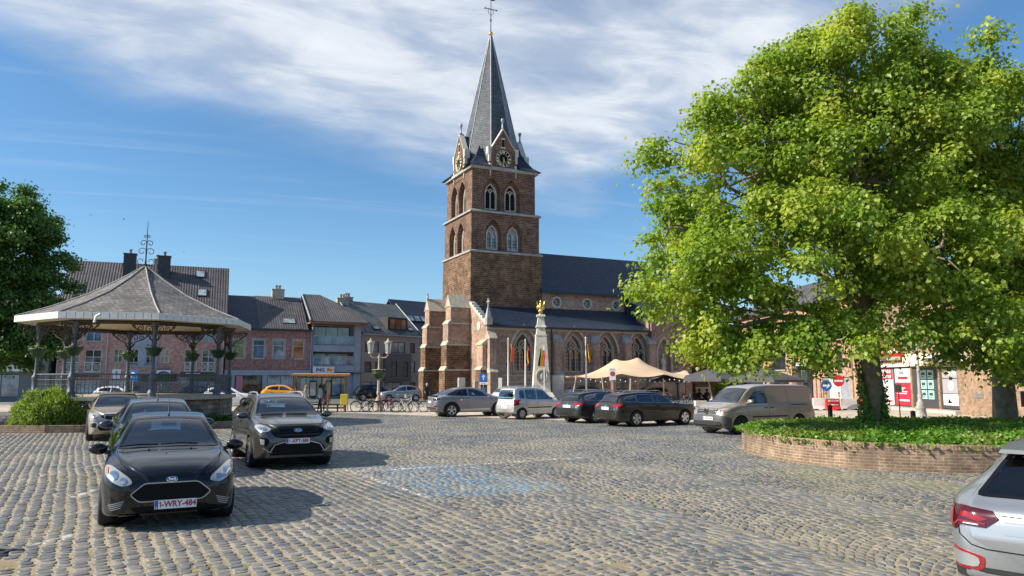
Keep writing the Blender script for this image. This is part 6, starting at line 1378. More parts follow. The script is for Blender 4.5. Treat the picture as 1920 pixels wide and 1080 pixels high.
# small compact SUV behind, half hidden
def crossover(root, paint_, lights_only=False, tx=None):
    L, W, h = 4.12, 1.78, 2.06
    prof = dict(xf=1.22, xr=-1.38, top=[(2.06, .66), (2.03, .80), (1.97, .90), (1.7, .97), (1.3, 1.03), (1.0, 1.08), (.85, 1.14), (.5, 1.34), (.2, 1.48), (-.1, 1.545), (-.6, 1.565), (-1.2, 1.52), (-1.6, 1.42), (-1.85, 1.15), (-2.0, .98), (-2.06, .8)],
        belt=[(2.06, .6), (1.95, .8), (1.6, .92), (1, 1.0), (.3, 1.04), (-.8, 1.1), (-1.5, 1.15), (-2.06, .75)], plan=planf(L, W),
        roofw=[(2.06, .4), (1.6, .66), (1.0, .77), (.8, .74), (.4, .66), (.0, .58), (-1.0, .56), (-2.06, .5)], bot=[(2.06, .34), (1.9, .24), (1.4, .2), (-1.4, .2), (-2.06, .36)],
        mx=.68, mz=1.05, dash=.62, back=-1.5, beltz=1.05, seat=-.1, sw=[[(.6, 1.06), (.3, 1.26), (.05, 1.38), (-.42, 1.44), (-.44, 1.08)], [(-.5, 1.09), (-.48, 1.44), (-1.0, 1.42), (-1.4, 1.32), (-1.5, 1.17)]],
        handles=[(-.25, .93), (-1.1, .97)], seams=[[(.66, 1.03), (.74, .75), (.68, .28), (-.48, .28), (-.46, 1.07)], [(-.48, .28), (-.9, .3), (-1.1, .65), (-1.3, 1.1)]],
        fw=rnd([(-.73, 1.06 + .9 * 1.16), (.73, 1.06 + .9 * 1.16), (.53, 1.49 + .9 * 1.98), (0, 1.50 + .9 * 1.98), (-.53, 1.49 + .9 * 1.98)], .4), rw=rnd([(-.52, 1.4 + .6 * .42), (.52, 1.4 + .6 * .42), (.62, 1.15 + .6 * .22), (-.62, 1.15 + .6 * .22)], .4))
    c, S = gcar(root, L, W, 1.57, 1, .33, prof, paint_, mm='gloss_black')
    c.patch(rnd([(-.5, .88), (.5, .88), (.55, .80), (.3, .70), (-.3, .70), (-.55, .80)], .3), 'F', .004, .05, 0).build('grille', M['gloss_black'], root)
    c.ribbon([(-.6, .855), (-.2, .83), (0, .79), (.2, .83), (.6, .855)], 'F', .016, .012).build('chrome_strip', M['chrome'], root)
    c.patch(rnd([(-.6, .52), (.6, .52), (.55, .36), (-.55, .36)], .3), 'F', .004, .06, 0).build('lower_intake', M['black'], root)
    for sg in (1, -1):
        f = lambda p: p if sg > 0 else mir(p)
        lamp(c, root, f(rnd([(.54, .84), (.70, .76), (.83, .80), (.85, .90), (.7, .91)], .25)), 'F', 'headlight', 'lamp_clear', [(f(oval(.72, .84, .04, .035)), 'chrome')], .008)
        q = c.patch(f(rnd([(.60, .62), (.80, .62), (.80, .46), (.62, .44)], .35)), 'F', .004, .05, 0).build('fog_lamp_surround', M['gloss_black'], root); c.ribbon(f(rnd([(.60, .62), (.80, .62), (.80, .46), (.62, .44)], .35)), 'F', .02, .01, True).build('surround_rim', M['chrome'], q)
    arches(c, root, S, .05); plate(root, c.proj('F', 0, .58, 0).x + .02, .6, True, None)
    c.finish(root, paint_, None); return root
r = placed('grey_crossover', 'grey beige crossover with chrome rimmed fog lamps, beside the round green bush', 'car', 0, 0, 0)
crossover(r, 'paint_beige'); aim(r, 222, 800, 24.6, 2.06, -60)
# ======================================================= the silver car leaving the frame, rear corner in view
def silver_crossover(root):
    S = dict(L=4.23, W=1.82, wr=.345, xf=1.3, xr=-1.29, mid=0,
        top=[(2.115, .7), (2.05, .9), (1.7, 1.0), (1.0, 1.08), (.8, 1.13), (.1, 1.5), (-.3, 1.565), (-1.0, 1.53), (-1.45, 1.47), (-1.56, 1.43), (-1.96, 1.02), (-2.03, .97), (-2.08, .90), (-2.115, .72)],
        belt=[(2.115, .65), (1.9, .85), (1, 1.02), (0, 1.06), (-1.2, 1.08), (-1.7, 1.04), (-1.95, .96), (-2.06, .90), (-2.115, .68)],
        plan=[(2.115, .55), (2.0, .8), (1.6, .9), (0, .895), (-1.3, .91), (-1.75, .895), (-1.95, .85), (-2.06, .79), (-2.10, .74), (-2.115, .68)],
        roofw=[(2.1, .4), (1.0, .75), (.6, .68), (0, .6), (-1.0, .57), (-1.56, .53), (-1.95, .70), (-2.115, .66)], bot=[(2.115, .34), (1.8, .22), (-1.6, .22), (-2.0, .28), (-2.115, .38)],
        mx=.75, mz=1.07, dash=.7, back=-1.5, beltz=1.05, seat=-.05, archk=1.16,
        sw=[[(.7, 1.07), (.35, 1.27), (.05, 1.42), (-.38, 1.46), (-.40, 1.1)], [(-.46, 1.1), (-.44, 1.46), (-1.0, 1.45), (-1.2, 1.41), (-1.3, 1.14)], [(-1.36, 1.15), (-1.25, 1.40), (-1.45, 1.33), (-1.6, 1.2)]],
        handles=[(-.25, .96), (-1.1, .99)], seams=[[(.7, 1.03), (.78, .75), (.7, .3), (-.44, .3), (-.42, 1.07)], [(-.44, .3), (-.8, .32), (-1.02, .65), (-1.25, 1.1)]], rwside='BT', rwglass='car_glass_dark')
    S['fw'] = rnd([(-.73, 1.10 + .9 * 1.27), (.73, 1.10 + .9 * 1.27), (.53, 1.47 + .9 * 2.0), (-.53, 1.47 + .9 * 2.0)], .4)
    S['rw'] = rnd([(-.47, 1.40 + .6 * .53), (.47, 1.40 + .6 * .53), (.665, 1.045 + .6 * .17), (-.665, 1.045 + .6 * .17)], .3)
    c = Car(S, 150); common(c, root, S, 'paint_lightsilver', (5, 'alloy', .6, 1))
    for sg in (1, -1):
        f = lambda p: p if sg > 0 else mir(p)
        sd = 'BL' if sg > 0 else 'BR'
        q = lamp(c, root, f([(.45, .875), (.50, .93), (.70, .95), (.875, .95), (.885, .865), (.855, .765), (.78, .755), (.745, .80), (.55, .795)]), 'B', 'tail_light', 'lamp_red_dark', [(f([(.53, .865), (.70, .91), (.74, .90), (.735, .87), (.6, .84)]), 'lamp_red'), (f([(.80, .805), (.86, .805), (.865, .915), (.80, .915)]), 'lamp_red'), (f([(.60, .81), (.72, .813), (.70, .833), (.62, .828)]), 'sign_white')], .010, step=.02)
        c.ribbon(f([(.55, .825), (.75, .83), (.79, .785)]), 'B', .012, .02).build('light_strip', M['lamp_red'], q)
        q = c.patch(f(rnd([(.56, .555), (.84, .62), (.855, .52), (.80, .44), (.58, .44)], .2)), 'B', .008, .03, .01).build('reflector_surround', M['lamp_red'], root); c.patch(f(rnd([(.60, .545), (.82, .595), (.83, .52), (.79, .465), (.61, .465)], .2)), 'B', .014, .03, .01).build('reflector_insert', M['galv'], q)
    mb = MB()
    for sg in (1, -1): c.ribbon([(sg * .76, .79), (sg * .75, .72), (sg * .66, .645), (sg * .55, .62), (0, .615)], 'B', .010, .003, mb=mb); c.ribbon([(sg * .46, .905), (0, .90)], 'B', .010, .003, mb=mb)
    mb.build('tailgate_gap', M['black'], root)
    c.ribbon([(-.85, .42), (.85, .42)], 'B', .10, .006, skirt=.02).build('bumper_trim', M['plastic'], root)
    for i, (z, wd) in enumerate(((.86, .012), (.76, .01))): c.ribbon([(-.42, z), (.42, z)], 'B', wd, .004).build('crease', M['paint_lightsilver'], root)
    em = c.patch(oval(0, .86, .055, .055), 'B', .012, .03, .01).build('emblem', M['chrome'], root)
    mb = MB(); mb.prism([(-.52, -.0), (.52, 0), (.50, .035), (-.50, .035)], -1.72, -1.42, 0, lambda a, b, c_: (c_, a, 1.44 + b + (c_ + 1.5) * .18)); mb.build('spoiler', M['paint_lightsilver'], root, fix=True)
    MB().box(-1.735, -1.722, -.20, .20, 1.405, 1.425).build('brake_light', M['lamp_red_dark'], root)
    plate(root, -2.10, .70, False, None); arches(c, root, S, .05)
    c.finish(root, 'paint_lightsilver'); return root
r = placed('silver_crossover', 'silver crossover cut off by the frame edge, only its rear corner in view', 'car', 0, 0, 0)
silver_crossover(r); hd = 42; d = Vector((math.cos(R(hd)), math.sin(R(hd)))); r.location = (4.30 + d.x * 2.115, 5.95 + d.y * 2.115, 0); r.rotation_euler = (0, 0, R(hd)); r.scale = (1, 1, .975)

def rearcar(root, paint_, L, W, prof, tl, tl_m, pl=(.62, .52), rim=(5, 'alloy', .6, 0), rails=None, trim=None, extra=None, arch=False, glass='car_glass', fl=None):
    h = L / 2; prof.setdefault('archk', 1.14)
    c, S = gcar(root, L, W, 0, 0, prof.pop('wr'), prof, paint_, trim=trim, wheels=rim, glass=glass)
    for sg in (1, -1):
        f = lambda p: p if sg > 0 else mir(p)
        lamp(c, root, f(rnd(tl, .2)), 'B', 'tail_light', tl_m, None, .008)
        side = [(-(h - .01), b) for a, b in tl]
        if fl: lamp(c, root, f(rnd(fl, .2)), 'F', 'headlight', 'lamp_clear', None, .008)
        if rails: MB().tube([(rails[0], sg * rails[2], rails[3] - .05), (rails[0] - .1, sg * rails[2], rails[3]), (rails[1] + .1, sg * rails[2], rails[3] - .01), (rails[1], sg * rails[2], rails[3] - .07)], .02, 5).build('roof_rail', M['galv'], root)
    plate(root, c.proj('B', 0, pl[0], 0).x - .012, pl[0], False, None, w=.52)
    mb = MB(); zt = pl[0] - .12; c.ribbon([(-.68, zt + .3), (-.62, zt), (.62, zt), (.68, zt + .3)], 'B', .009, .003, mb=mb); mb.build('tailgate_gap', M['black'], root)
    c.ribbon([(-W * .42, pl[1] - .14), (W * .42, pl[1] - .14)], 'B', .09, .006, skirt=.02).build('bumper_trim', M['plastic'], root)
    em = c.patch(oval(0, prof['emz'], .05, .05, 12), 'B', .01, .04, .01).build('emblem', M['chrome'], root)
    if arch: arches(c, root, S, .06)
    if extra: extra(c, root, S)
    c.finish(root, paint_); return root
def bw(z1, z0, k, xt, xb, wt, wb, h): return rnd([(-wt, z1 + .6 * (xt + h)), (wt, z1 + .6 * (xt + h)), (wb, z0 + .6 * (xb + h)), (-wb, z0 + .6 * (xb + h))], .35)
def fwp(z0, z1, x0, x1, w0, w1, h): return rnd([(-w0, z0 + .9 * (h - x0)), (w0, z0 + .9 * (h - x0)), (w1, z1 + .9 * (h - x1)), (-w1, z1 + .9 * (h - x1))], .4)
# -- steel grey coupe SUV with sloping tail
h = 2.295
P = dict(wr=.365, xf=1.4, xr=-1.36, top=[(h, .75), (h - .05, .9), (2.0, 1.0), (1.5, 1.08), (1.15, 1.14), (1.0, 1.19), (.4, 1.51), (.0, 1.59), (-.4, 1.61), (-.9, 1.56), (-1.5, 1.38), (-2.0, 1.18), (-2.2, 1.10), (-2.26, .95), (-h, .8)],
    belt=[(h, .7), (2.0, .9), (1.2, 1.06), (0, 1.09), (-1.2, 1.13), (-1.9, 1.10), (-2.2, .98), (-h, .72)], plan=planf(2 * h, 1.86), roofw=[(h, .4), (1.2, .8), (.6, .68), (0, .6), (-1, .58), (-1.8, .62), (-h, .64)], bot=[(h, .36), (2, .24), (-1.8, .26), (-h, .42)],
    mx=.85, mz=1.12, dash=.8, back=-1.5, beltz=1.08, seat=0, emz=.93, sw=[[(.8, 1.11), (.42, 1.34), (.1, 1.46), (-.36, 1.5), (-.38, 1.13)], [(-.43, 1.13), (-.41, 1.5), (-.9, 1.46), (-1.35, 1.32), (-1.7, 1.18), (-1.5, 1.15)]],
    handles=[(-.2, 1.0), (-1.15, 1.03)], seams=[[(.85, 1.08), (.93, .8), (.86, .32), (-.42, .32), (-.4, 1.11)], [(-.42, .32), (-.85, .34), (-1.07, .7), (-1.35, 1.14)]], fw=fwp(1.17, 1.50, 1.03, .38, .75, .55, h), rw=bw(1.5, 1.21, 0, -1.2, -1.98, .5, .64, h))
def ex(c, root, S):
    MB().prism([(-.66, 0), (.66, 0), (.62, .03), (-.62, .03)], -2.27, -2.02, 0, lambda a, b, c_: (c_, a, 1.125 + b - (c_ + 2.05) * .05)).build('spoiler', M['gloss_black'], root, fix=True)
    c.ribbon([(-.80, .36), (.80, .36)], 'B', .10, .016, skirt=.03).build('diffuser', M['galv'], root)
    for sd in 'LR': c.ribbon([(.85, .42), (-.85, .38)], sd, .09, .01, skirt=.02).build('sill_trim', M['alloy'], root)
    for sg in (1, -1): c.patch((lambda p: p if sg > 0 else mir(p))([(.55, .60), (.84, .62), (.84, .55), (.6, .54)]), 'B', .008, .05, .01).build('reflector', M['lamp_red'], root)
r = placed('grey_coupe_suv', 'steel grey sloping back SUV parked beside the small silver car, in front of the church', 'car', -2.36, 41.7, 24)
rearcar(r, 'paint_steel', 2 * h, 1.86, P, [(.40, .98), (.86, 1.02), (.90, .92), (.62, .86), (.45, .92)], 'lamp_red_dark', (.80, .62), (5, 'alloy', .62, 0), None, None, ex, True)
# -- small tall silver van-like hatch
h = 1.75
P = dict(wr=.29, xf=1.12, xr=-1.22, top=[(h, .62), (h - .04, .78), (1.55, .9), (1.2, .98), (1.0, 1.05), (.6, 1.36), (.35, 1.54), (.1, 1.60), (-.5, 1.64), (-1.2, 1.61), (-1.5, 1.55), (-1.62, 1.3), (-1.68, .95), (-h, .75)],
    belt=[(h, .58), (1.5, .82), (1.0, .93), (0, .98), (-1.0, 1.0), (-1.55, .98), (-h, .7)], plan=planf(2 * h, 1.62, .6, .78), roofw=[(h, .35), (1, .68), (.6, .62), (0, .58), (-1.2, .57), (-1.6, .60), (-h, .62)], bot=[(h, .32), (1.4, .22), (-1.4, .24), (-h, .36)], tum=.55,
    mx=.72, mz=1.02, dash=.7, back=-1.45, beltz=.98, seat=.0, emz=.86, rwside='B', swr=.35, clear=3, sw=[[(.88, 1.0), (.62, 1.2), (.38, 1.42), (-.12, 1.50), (-.14, 1.0)], [(-.22, 1.0), (-.2, 1.50), (-.9, 1.49), (-.92, 1.03)], [(-1.0, 1.05), (-.99, 1.48), (-1.28, 1.45), (-1.36, 1.06)]],
    handles=[(-.0, .86), (-.8, .88)], handle_m='paint_silver', seams=[[(.86, .97), (.86, .4), (.8, .28), (-.18, .28), (-.18, 1.5)], [(-.18, .28), (-.82, .3), (-.95, .6), (-.96, 1.45)]], fw=fwp(1.02, 1.47, 1.08, .52, .66, .53, h), rw=rnd([(-.53, 1.48), (.53, 1.48), (.62, 1.02), (-.62, 1.02)], .5), rwglass='car_glass')
def ex(c, root, S):
    for sd in 'LR': c.ribbon([(.8, .6), (-.85, .6)], sd, .05, .01, skirt=.02).build('side_moulding', M['plastic'], root)
r = placed('silver_minivan', 'small tall silver hatchback with black side strip, beside the coupe shaped SUV', 'car', .95, 39.2, 40)
rearcar(r, 'paint_silver', 2 * h, 1.62, P, [(.62, .98), (.76, 1.0), (.79, .72), (.66, .70)], 'lamp_red', (.62, .52), (7, 'galv', .8, 0), (.2, -1.4, .56, 1.68), None, ex)
# -- dark estate, chrome window line
def estate(root, paint_, tl, tlm, trim, drop=0., rimk=(5, 'alloy', .6, 1), L=4.8):
    h = L / 2
    P = dict(wr=.335, xf=1.42, xr=-1.38, top=[(h, .6), (h - .05, .75), (2.1, .86), (1.6, .95), (1.25, 1.0), (1.05, 1.06), (.5, 1.33), (.2, 1.42), (-.2, 1.475), (-.8, 1.48), (-1.5, 1.44), (-1.95, 1.38), (-2.05, 1.3), (-2.25, .98), (-2.32, .9), (-h, .7)],
        belt=[(h, .55), (2.1, .78), (1.2, .94), (0, .98), (-1.3, 1.02), (-2.0, 1.0), (-2.3, .86), (-h, .64)], plan=planf(2 * h, 1.84), roofw=[(h, .35), (1.2, .76), (.6, .66), (0, .58), (-1.2, .57), (-2.0, .56), (-h, .62)], bot=[(h, .32), (2, .2), (-1.9, .22), (-h, .36)],
        mx=.9, mz=1.0, dash=.85, back=-2.0, beltz=.98, seat=0.1, emz=.86, clear=3, rglass='car_glass', sw=[[(.88, .99), (.5, 1.2), (.2, 1.31), (-.28, 1.36), (-.3, 1.01)], [(-.36, 1.01), (-.34, 1.365), (-1.0, 1.35), (-1.2, 1.32), (-1.25, 1.04)], [(-1.31, 1.05), (-1.26, 1.31), (-1.7, 1.25), (-1.93, 1.14), (-1.9, 1.08)]],
        handles=[(-.15, .88), (-1.1, .92)], seams=[[(.92, .96), (1.0, .7), (.94, .28), (-.34, .28), (-.32, 1.0)], [(-.34, .28), (-.85, .3), (-1.08, .62), (-1.28, 1.04)]], fw=fwp(1.03, 1.34, 1.08, .47, .72, .55, h), rw=bw(1.31, 1.02, 0, -2.02, -2.2, .52, .62, h))
    return rearcar(root, paint_, 2 * h, 1.84, P, tl, tlm, (.78, .52), rimk, (.3, -1.85, .55, 1.52), trim, None)
r = placed('dark_estate', 'dark blue estate car between the small silver hatchback and the black estate', 'car', 4.35, 36.3, 40)
estate(r, 'paint_darkgrey', [(.40, .93), (.84, .95), (.88, .80), (.62, .78), (.42, .84)], 'lamp_red', 'chrome')
r = placed('black_estate', 'black estate car with pale lamps, last in the row before the beige van', 'car', 6.05, 33.6, 31)
estate(r, 'paint_brown', [(.42, .90), (.70, .98), (.86, .96), (.88, .86), (.6, .80)], 'lamp_red', 'chrome')
# -- beige panel van, facing the camera
def van(root):
    h = 2.44; S = dict(L=2 * h, W=1.79, wr=.335, xf=1.56, xr=-1.45, archk=1.15, mid=.5,
        top=[(h, .62), (h - .03, .85), (h - .1, .96), (2.1, 1.06), (1.75, 1.14), (1.6, 1.19), (1.1, 1.58), (.8, 1.74), (.5, 1.80), (-.2, 1.83), (-1.8, 1.82), (-2.2, 1.78), (-2.33, 1.6), (-2.40, 1.0), (-h, .7)],
        belt=[(h, .58), (2.3, .86), (2.0, .98), (1.5, 1.07), (.5, 1.12), (-2.2, 1.12), (-h, .66)], plan=[(h, .58), (h - .03, .70), (h - .12, .80), (2.1, .86), (1.7, .89), (0, .895), (-2.0, .895), (-2.3, .87), (-2.42, .82), (-h, .78)], tum=.6,
        roofw=[(h, .5), (2.0, .70), (1.6, .76), (1.2, .72), (.7, .67), (-2, .68), (-2.35, .72), (-h, .74)], bot=[(h, .34), (2.2, .24), (-2.1, .28), (-h, .38)],
        mx=1.2, mz=1.17, ms=1.15, dash=1.25, back=.1, beltz=1.12, seat=.5, rear=False, clear=1, sw=[[(1.28, 1.11), (.9, 1.40), (.72, 1.55), (.18, 1.6), (.16, 1.13)]], swr=.3,
        handles=[(.3, .96), (.0, .96)], handle_m='plastic', seams=[[(1.3, 1.08), (1.22, .9), (1.15, .5), (1.1, .3), (.12, .3), (.12, 1.7)], [(.1, .30), (-.95, .32), (-.95, 1.7)], [(-.95, 1.06), (-2.0, 1.06)]], rw=None)
    S['fw'] = rnd([(-.74, 1.17 + .9 * (h - 1.68)), (.74, 1.17 + .9 * (h - 1.68)), (.62, 1.68 + .9 * (h - .95)), (0, 1.70 + .9 * (h - .93)), (-.62, 1.68 + .9 * (h - .95))], .4)
    c = Car(S, 130); common(c, root, S, 'paint_beige', (5, 'alloy_dark', .5, 0), mirror_m='paint_beige')
    for sd in 'LR':
        c.ribbon([(1.0, .64), (-.85, .64)], sd, .05, .012, skirt=.02).build('side_moulding', M['plastic'], root)
        c.ribbon([(-1.05, 1.06), (-1.9, 1.06)], sd, .025, .006).build('door_rail', M['black'], root)
        c.patch(rnd([(-.0, 1.2), (-.02, 1.62), (-.85, 1.62), (-.85, 1.2)], .5), sd, .004, .12, .004).build('side_panel', M['paint_beige'], root); c.patch(rnd([(-1.05, 1.18), (-1.05, 1.62), (-1.95, 1.6), (-2.0, 1.2)], .5), sd, .004, .12, .004).build('side_panel', M['paint_beige'], root)
        c.patch(rnd([(-h + .02, .3), (-1.98, .3), (-1.98, .52), (-h + .02, .56)], .2), sd, .012, .1, .02).build('rear_bumper', M['plastic_grey'], root)
        c.patch(rnd([(h - .02, .26), (1.98, .26), (2.02, .62), (h - .04, .66)], .2), sd, .012, .08, .02).build('front_bumper_corner', M['plastic_grey'], root)
    bp = c.patch(rnd([(-.83, .28), (.83, .28), (.85, .50), (.84, .68), (.45, .735), (-.45, .735), (-.84, .68), (-.85, .50)], .2), 'F', .014, .06, .02).build('front_bumper', M['plastic_grey'], root)
    li = c.patch(rnd([(-.74, .34), (.74, .34), (.70, .48), (-.70, .48)], .2), 'F', .02, .06, 0).build('lower_intake', M['black'], bp); mb = MB()
    for z in (.375, .41, .445): c.ribbon([(-.70, z), (.70, z)], 'F', .012, .03, mb=mb)
    mb.build('slat', M['plastic_grey'], li)
    gr = c.patch(rnd([(-.50, .76), (.50, .76), (.54, .93), (-.54, .93)], .1), 'F', .006, .05, 0).build('grille', M['black'], root); mb = MB()
    for z in (.79, .85, .905): c.ribbon([(-.5, z), (-.11, z)], 'F', .014, .016, mb=mb); c.ribbon([(.5, z), (.11, z)], 'F', .014, .016, mb=mb)
    mb.build('bar', M['galv'], gr)
    for sg in (1, -1): f = lambda p: p if sg > 0 else mir(p); lamp(c, root, f(rnd([(.53, .77), (.76, .80), (.85, .86), (.84, .96), (.56, .93)], .15)), 'F', 'headlight', 'lamp_clear', [(f(oval(.64, .85, .05, .05)), 'chrome'), (f(oval(.75, .87, .035, .04)), 'lamp_amber')], .01)
    p = c.proj('F', 0, .84, .03).x; mb = MB(); g = lambda a, b, cc: (p - cc, a, .84 + b)
    mb.wall(circle(0, 0, .105, 24), [circle(0, 0, .09, 24)], .01, 0, 0, 0, lambda a, b, cc: g(a, b, cc - .012)).prism(circle(0, 0, .10, 24), .0, .02, 0, lambda a, b, cc: g(a, b, cc))
    em = mb.build('emblem', M['chrome'], root, fix=True); mb = MB()
    for pl in ([(-.075, .055), (-.02, -.02), (0, .0), (.02, -.02), (.075, .055)], [(-.045, .07), (0, .01), (.045, .07)], [(-.085, .03), (-.035, -.075), (0, -.025), (.035, -.075), (.085, .03)]): mb.tube([g(a, b, -.014) for a, b in pl], .008, 4)
    mb.build('emblem_letters', M['frame_dark'], em)
    plate(root, c.proj('F', 0, .58, 0).x + .03, .59, True, '1-VKZ-446', .12)
    mb = MB(); c.ribbon([(-.82, 1.0), (-.5, .955), (.5, .955), (.82, 1.0)], 'F', .008, .004, mb=mb); mb.build('bonnet_gap', M['black'], root)
    c.finish(root, 'paint_beige'); return root
r = placed('beige_van', 'beige panel van with dark grey bumpers parked by the brick planter', 'van', 9.35, 29.0, 208)
van(r)
# -- cars further off
FAR = [('white_car', 'white hatchback behind the bandstand, right of its stone base', 'paint_white', 438, 57, 10, 0), ('orange_car', 'orange SUV beyond the bus shelter, in front of the grey shop', 'paint_orange', 540, 66, 6, 1),
       ('white_car', 'white car seen through the bandstand railing near the blue parking sign', 'paint_white', 232, 62, 8, 0), ('black_car', 'black car parked at the left of the lamp post, in front of the taupe house', 'paint_black', 706, 72, 25, 1),
       ('pale_blue_car', 'pale blue hatchback parked behind the bicycles, right of the lamp post', 'paint_lightsilver', 752, 70, 200, 0), ('silver_suv', 'silver SUV with red lamp half hidden behind the small silver hatchback', 'paint_silver', 975, 52, 28, 1),
       ('blue_suv', 'dark blue SUV parked under the sand coloured tent', 'paint_blue', 1104, 60, 14, 1), ('silver_car', 'silver sedan parked under the right end of the sand coloured tent', 'paint_silver', 1208, 59, 196, 0),
       ('dark_car', 'dark hatchback far behind the bandstand, near the purple brick house', 'paint_navy', 384, 70, 12, 0)]
for nm, lb, pn, px, Y, hd, kind in FAR:
    r = placed(nm, lb, 'car', (px - 960) / 1390 * Y, Y, hd)
    (crossover if kind else (lambda a, b: black_hatch(a, b, None)))(r, pn)
# ---------------------------------------------------------------- planting
leafmat('lime_leaf', (.12, .21, .03), (.31, .41, .06), .45, .42, (.42, .46, .08)); leafmat('dark_leaf', (.035, .095, .02), (.11, .21, .04), .32, .45)
leafmat('ivy_leaf', (.05, .14, .015), (.17, .32, .03), .32, .4, (.20, .24, .05)); leafmat('bush_leaf', (.10, .18, .03), (.30, .38, .08), .35, .5); leafmat('grass_leaf', (.08, .15, .02), (.2, .27, .06), .3, .6); leafmat('lavender', (.16, .10, .26), (.30, .20, .42), .2, .7)
mat('bark', (.21, .165, .12), .9, var=.4, vscale=4, bump=.9, bscale=14); mat('bark_dark', (.06, .05, .04), .9, var=.3, vscale=4, bump=.8, bscale=14); mat('soil', (.05, .045, .03), .95, var=.3)
def leaves_mesh(name, pos, nrm, axis, size, aspect, m, parent, fold=.25):
    """many leaf-shaped faces: pos, normal, long axis (arrays)"""
    n = len(pos); ax = axis - (axis * nrm).sum(1)[:, None] * nrm; ax /= np.linalg.norm(ax, axis=1)[:, None] + 1e-9; sd = np.cross(nrm, ax)
    L = size[:, None]; w = L * aspect
    v = np.stack([pos - ax * L * .5, pos - ax * L * .12 + sd * w * .5 + nrm * L * fold * .5, pos + ax * L * .5 - nrm * L * .12, pos - ax * L * .12 - sd * w * .5 + nrm * L * fold * .5], 1).reshape(-1, 3)
    i = np.arange(n)[:, None] * 4; f = np.concatenate([i + [[0, 1, 2]], i + [[0, 2, 3]]]).astype(np.int32)
    me = bpy.data.meshes.new(name); me.vertices.add(len(v)); me.vertices.foreach_set('co', v.astype(np.float32).ravel()); me.loops.add(len(f) * 3); me.loops.foreach_set('vertex_index', f.ravel())
    me.polygons.add(len(f)); me.polygons.foreach_set('loop_start', (np.arange(len(f)) * 3).astype(np.int32)); me.update(calc_edges=True); me.materials.append(m)
    o = bpy.data.objects.new(name, me); COL.objects.link(o); o.parent = parent; return o
def limb(mb, a, b, r0, r1, rg, n=7, wob=.12):
    a, b = Vector(a), Vector(b); L = (b - a).length; pts = []; o = Vector((0, 0, 0))
    for i in range(n + 1):
        t = i / n; o = o + Vector((rg.gauss(0, 1), rg.gauss(0, 1), rg.gauss(0, .6))) * wob * L / n * (1 if 0 < i < n else 0)
        pts.append(a.lerp(b, t) + o * math.sin(math.pi * min(t * 1.0, 1)) + Vector((0, 0, L * .08 * math.sin(math.pi * t))))
    mb.tube(pts, [r0 + (r1 - r0) * i / n for i in range(n + 1)], 7); return pts
def tree(name, label, x, y, trunk, lobes, ncl, nleaf, lsize, leaf, bark, seed, group=None, crad=(.45, .85), droop=.5, spine=None):
    rg = random.Random(seed); ng = np.random.default_rng(seed); root = empty(name, (x, y, 0), 0, label, 'tree', group)
    mb = MB(); zt, r0 = trunk; sp_ = spine or [(0, 0, 0), (.05, 0, zt * .3), (-.1, 0, zt * .6), (-.35, .1, zt)]
    mb.tube([(sp_[0][0], sp_[0][1], -.1)] + [(sp_[0][0] * (1), 0, .35)] + sp_[1:], [r0 * 1.5, r0 * 1.08] + [r0 * (1 - .2 * (i + 1)) for i in range(len(sp_) - 1)], 12)
    P0 = [Vector(p) for p in sp_]
    def on_trunk(z):
        for i in range(len(P0) - 1):
            if P0[i].z <= z <= P0[i + 1].z: return P0[i].lerp(P0[i + 1], (z - P0[i].z) / (P0[i + 1].z - P0[i].z))
        return P0[-1]
    vol = [l[3] * l[4] * l[5] for l in lobes]; tot = sum(vol); cl = []
    for li, l in enumerate(lobes):
        c = Vector((l[0] - x, l[1] - y, l[2])); st = on_trunk(max(zt * .36, min(zt, c.z * .6 + .5))); tip = limb(mb, st, c, r0 * .34, .045, rg)
        k = max(13, int(ncl * (vol[li] / tot)))
        for j in range(k):
            d = Vector((rg.gauss(0, 1), rg.gauss(0, 1), rg.gauss(0, 1))).normalized(); q = rg.uniform(.35, 1) ** .55; q *= 1 + .12 * rg.gauss(0, 1)
            p = c + Vector((d.x * l[3], d.y * l[4], d.z * l[5])) * q
            cl.append((p, rg.uniform(*crad) * (1 if q > .6 else .8)))
            if j % 3 == 0: limb(mb, tip[rg.randint(3, 7)], p, .035, .012, rg, 4, .2)
    mb.build('trunk', M[bark], root)
    w = np.array([c[1] ** 2 for c in cl]); w /= w.sum(); idx = ng.choice(len(cl), nleaf, p=w); C_ = np.array([tuple(c[0]) for c in cl])[idx]; Rr = np.array([c[1] for c in cl])[idx]
    d = ng.normal(size=(nleaf, 3)); d /= np.linalg.norm(d, axis=1)[:, None]; rad = np.abs(ng.normal(.62, .33, nleaf))
    off = d * rad[:, None] * Rr[:, None]; off[:, 2] *= .62; off[:, 2] -= .25 * (np.hypot(off[:, 0], off[:, 1]) ** 2) / Rr; pos = C_ + off
    nr = d * .7 + ng.normal(size=(nleaf, 3)) * .45 + np.array([0, 0, .55]); nr /= np.linalg.norm(nr, axis=1)[:, None]
    ax = d * np.array([1, 1, 0]) + ng.normal(size=(nleaf, 3)) * .35 + np.array([0, 0, -droop]); ax /= np.linalg.norm(ax, axis=1)[:, None]
    leaves_mesh('crown', pos, nr, ax, lsize * ng.uniform(.6, 1.25, nleaf), .85, M[leaf], root)
    return root
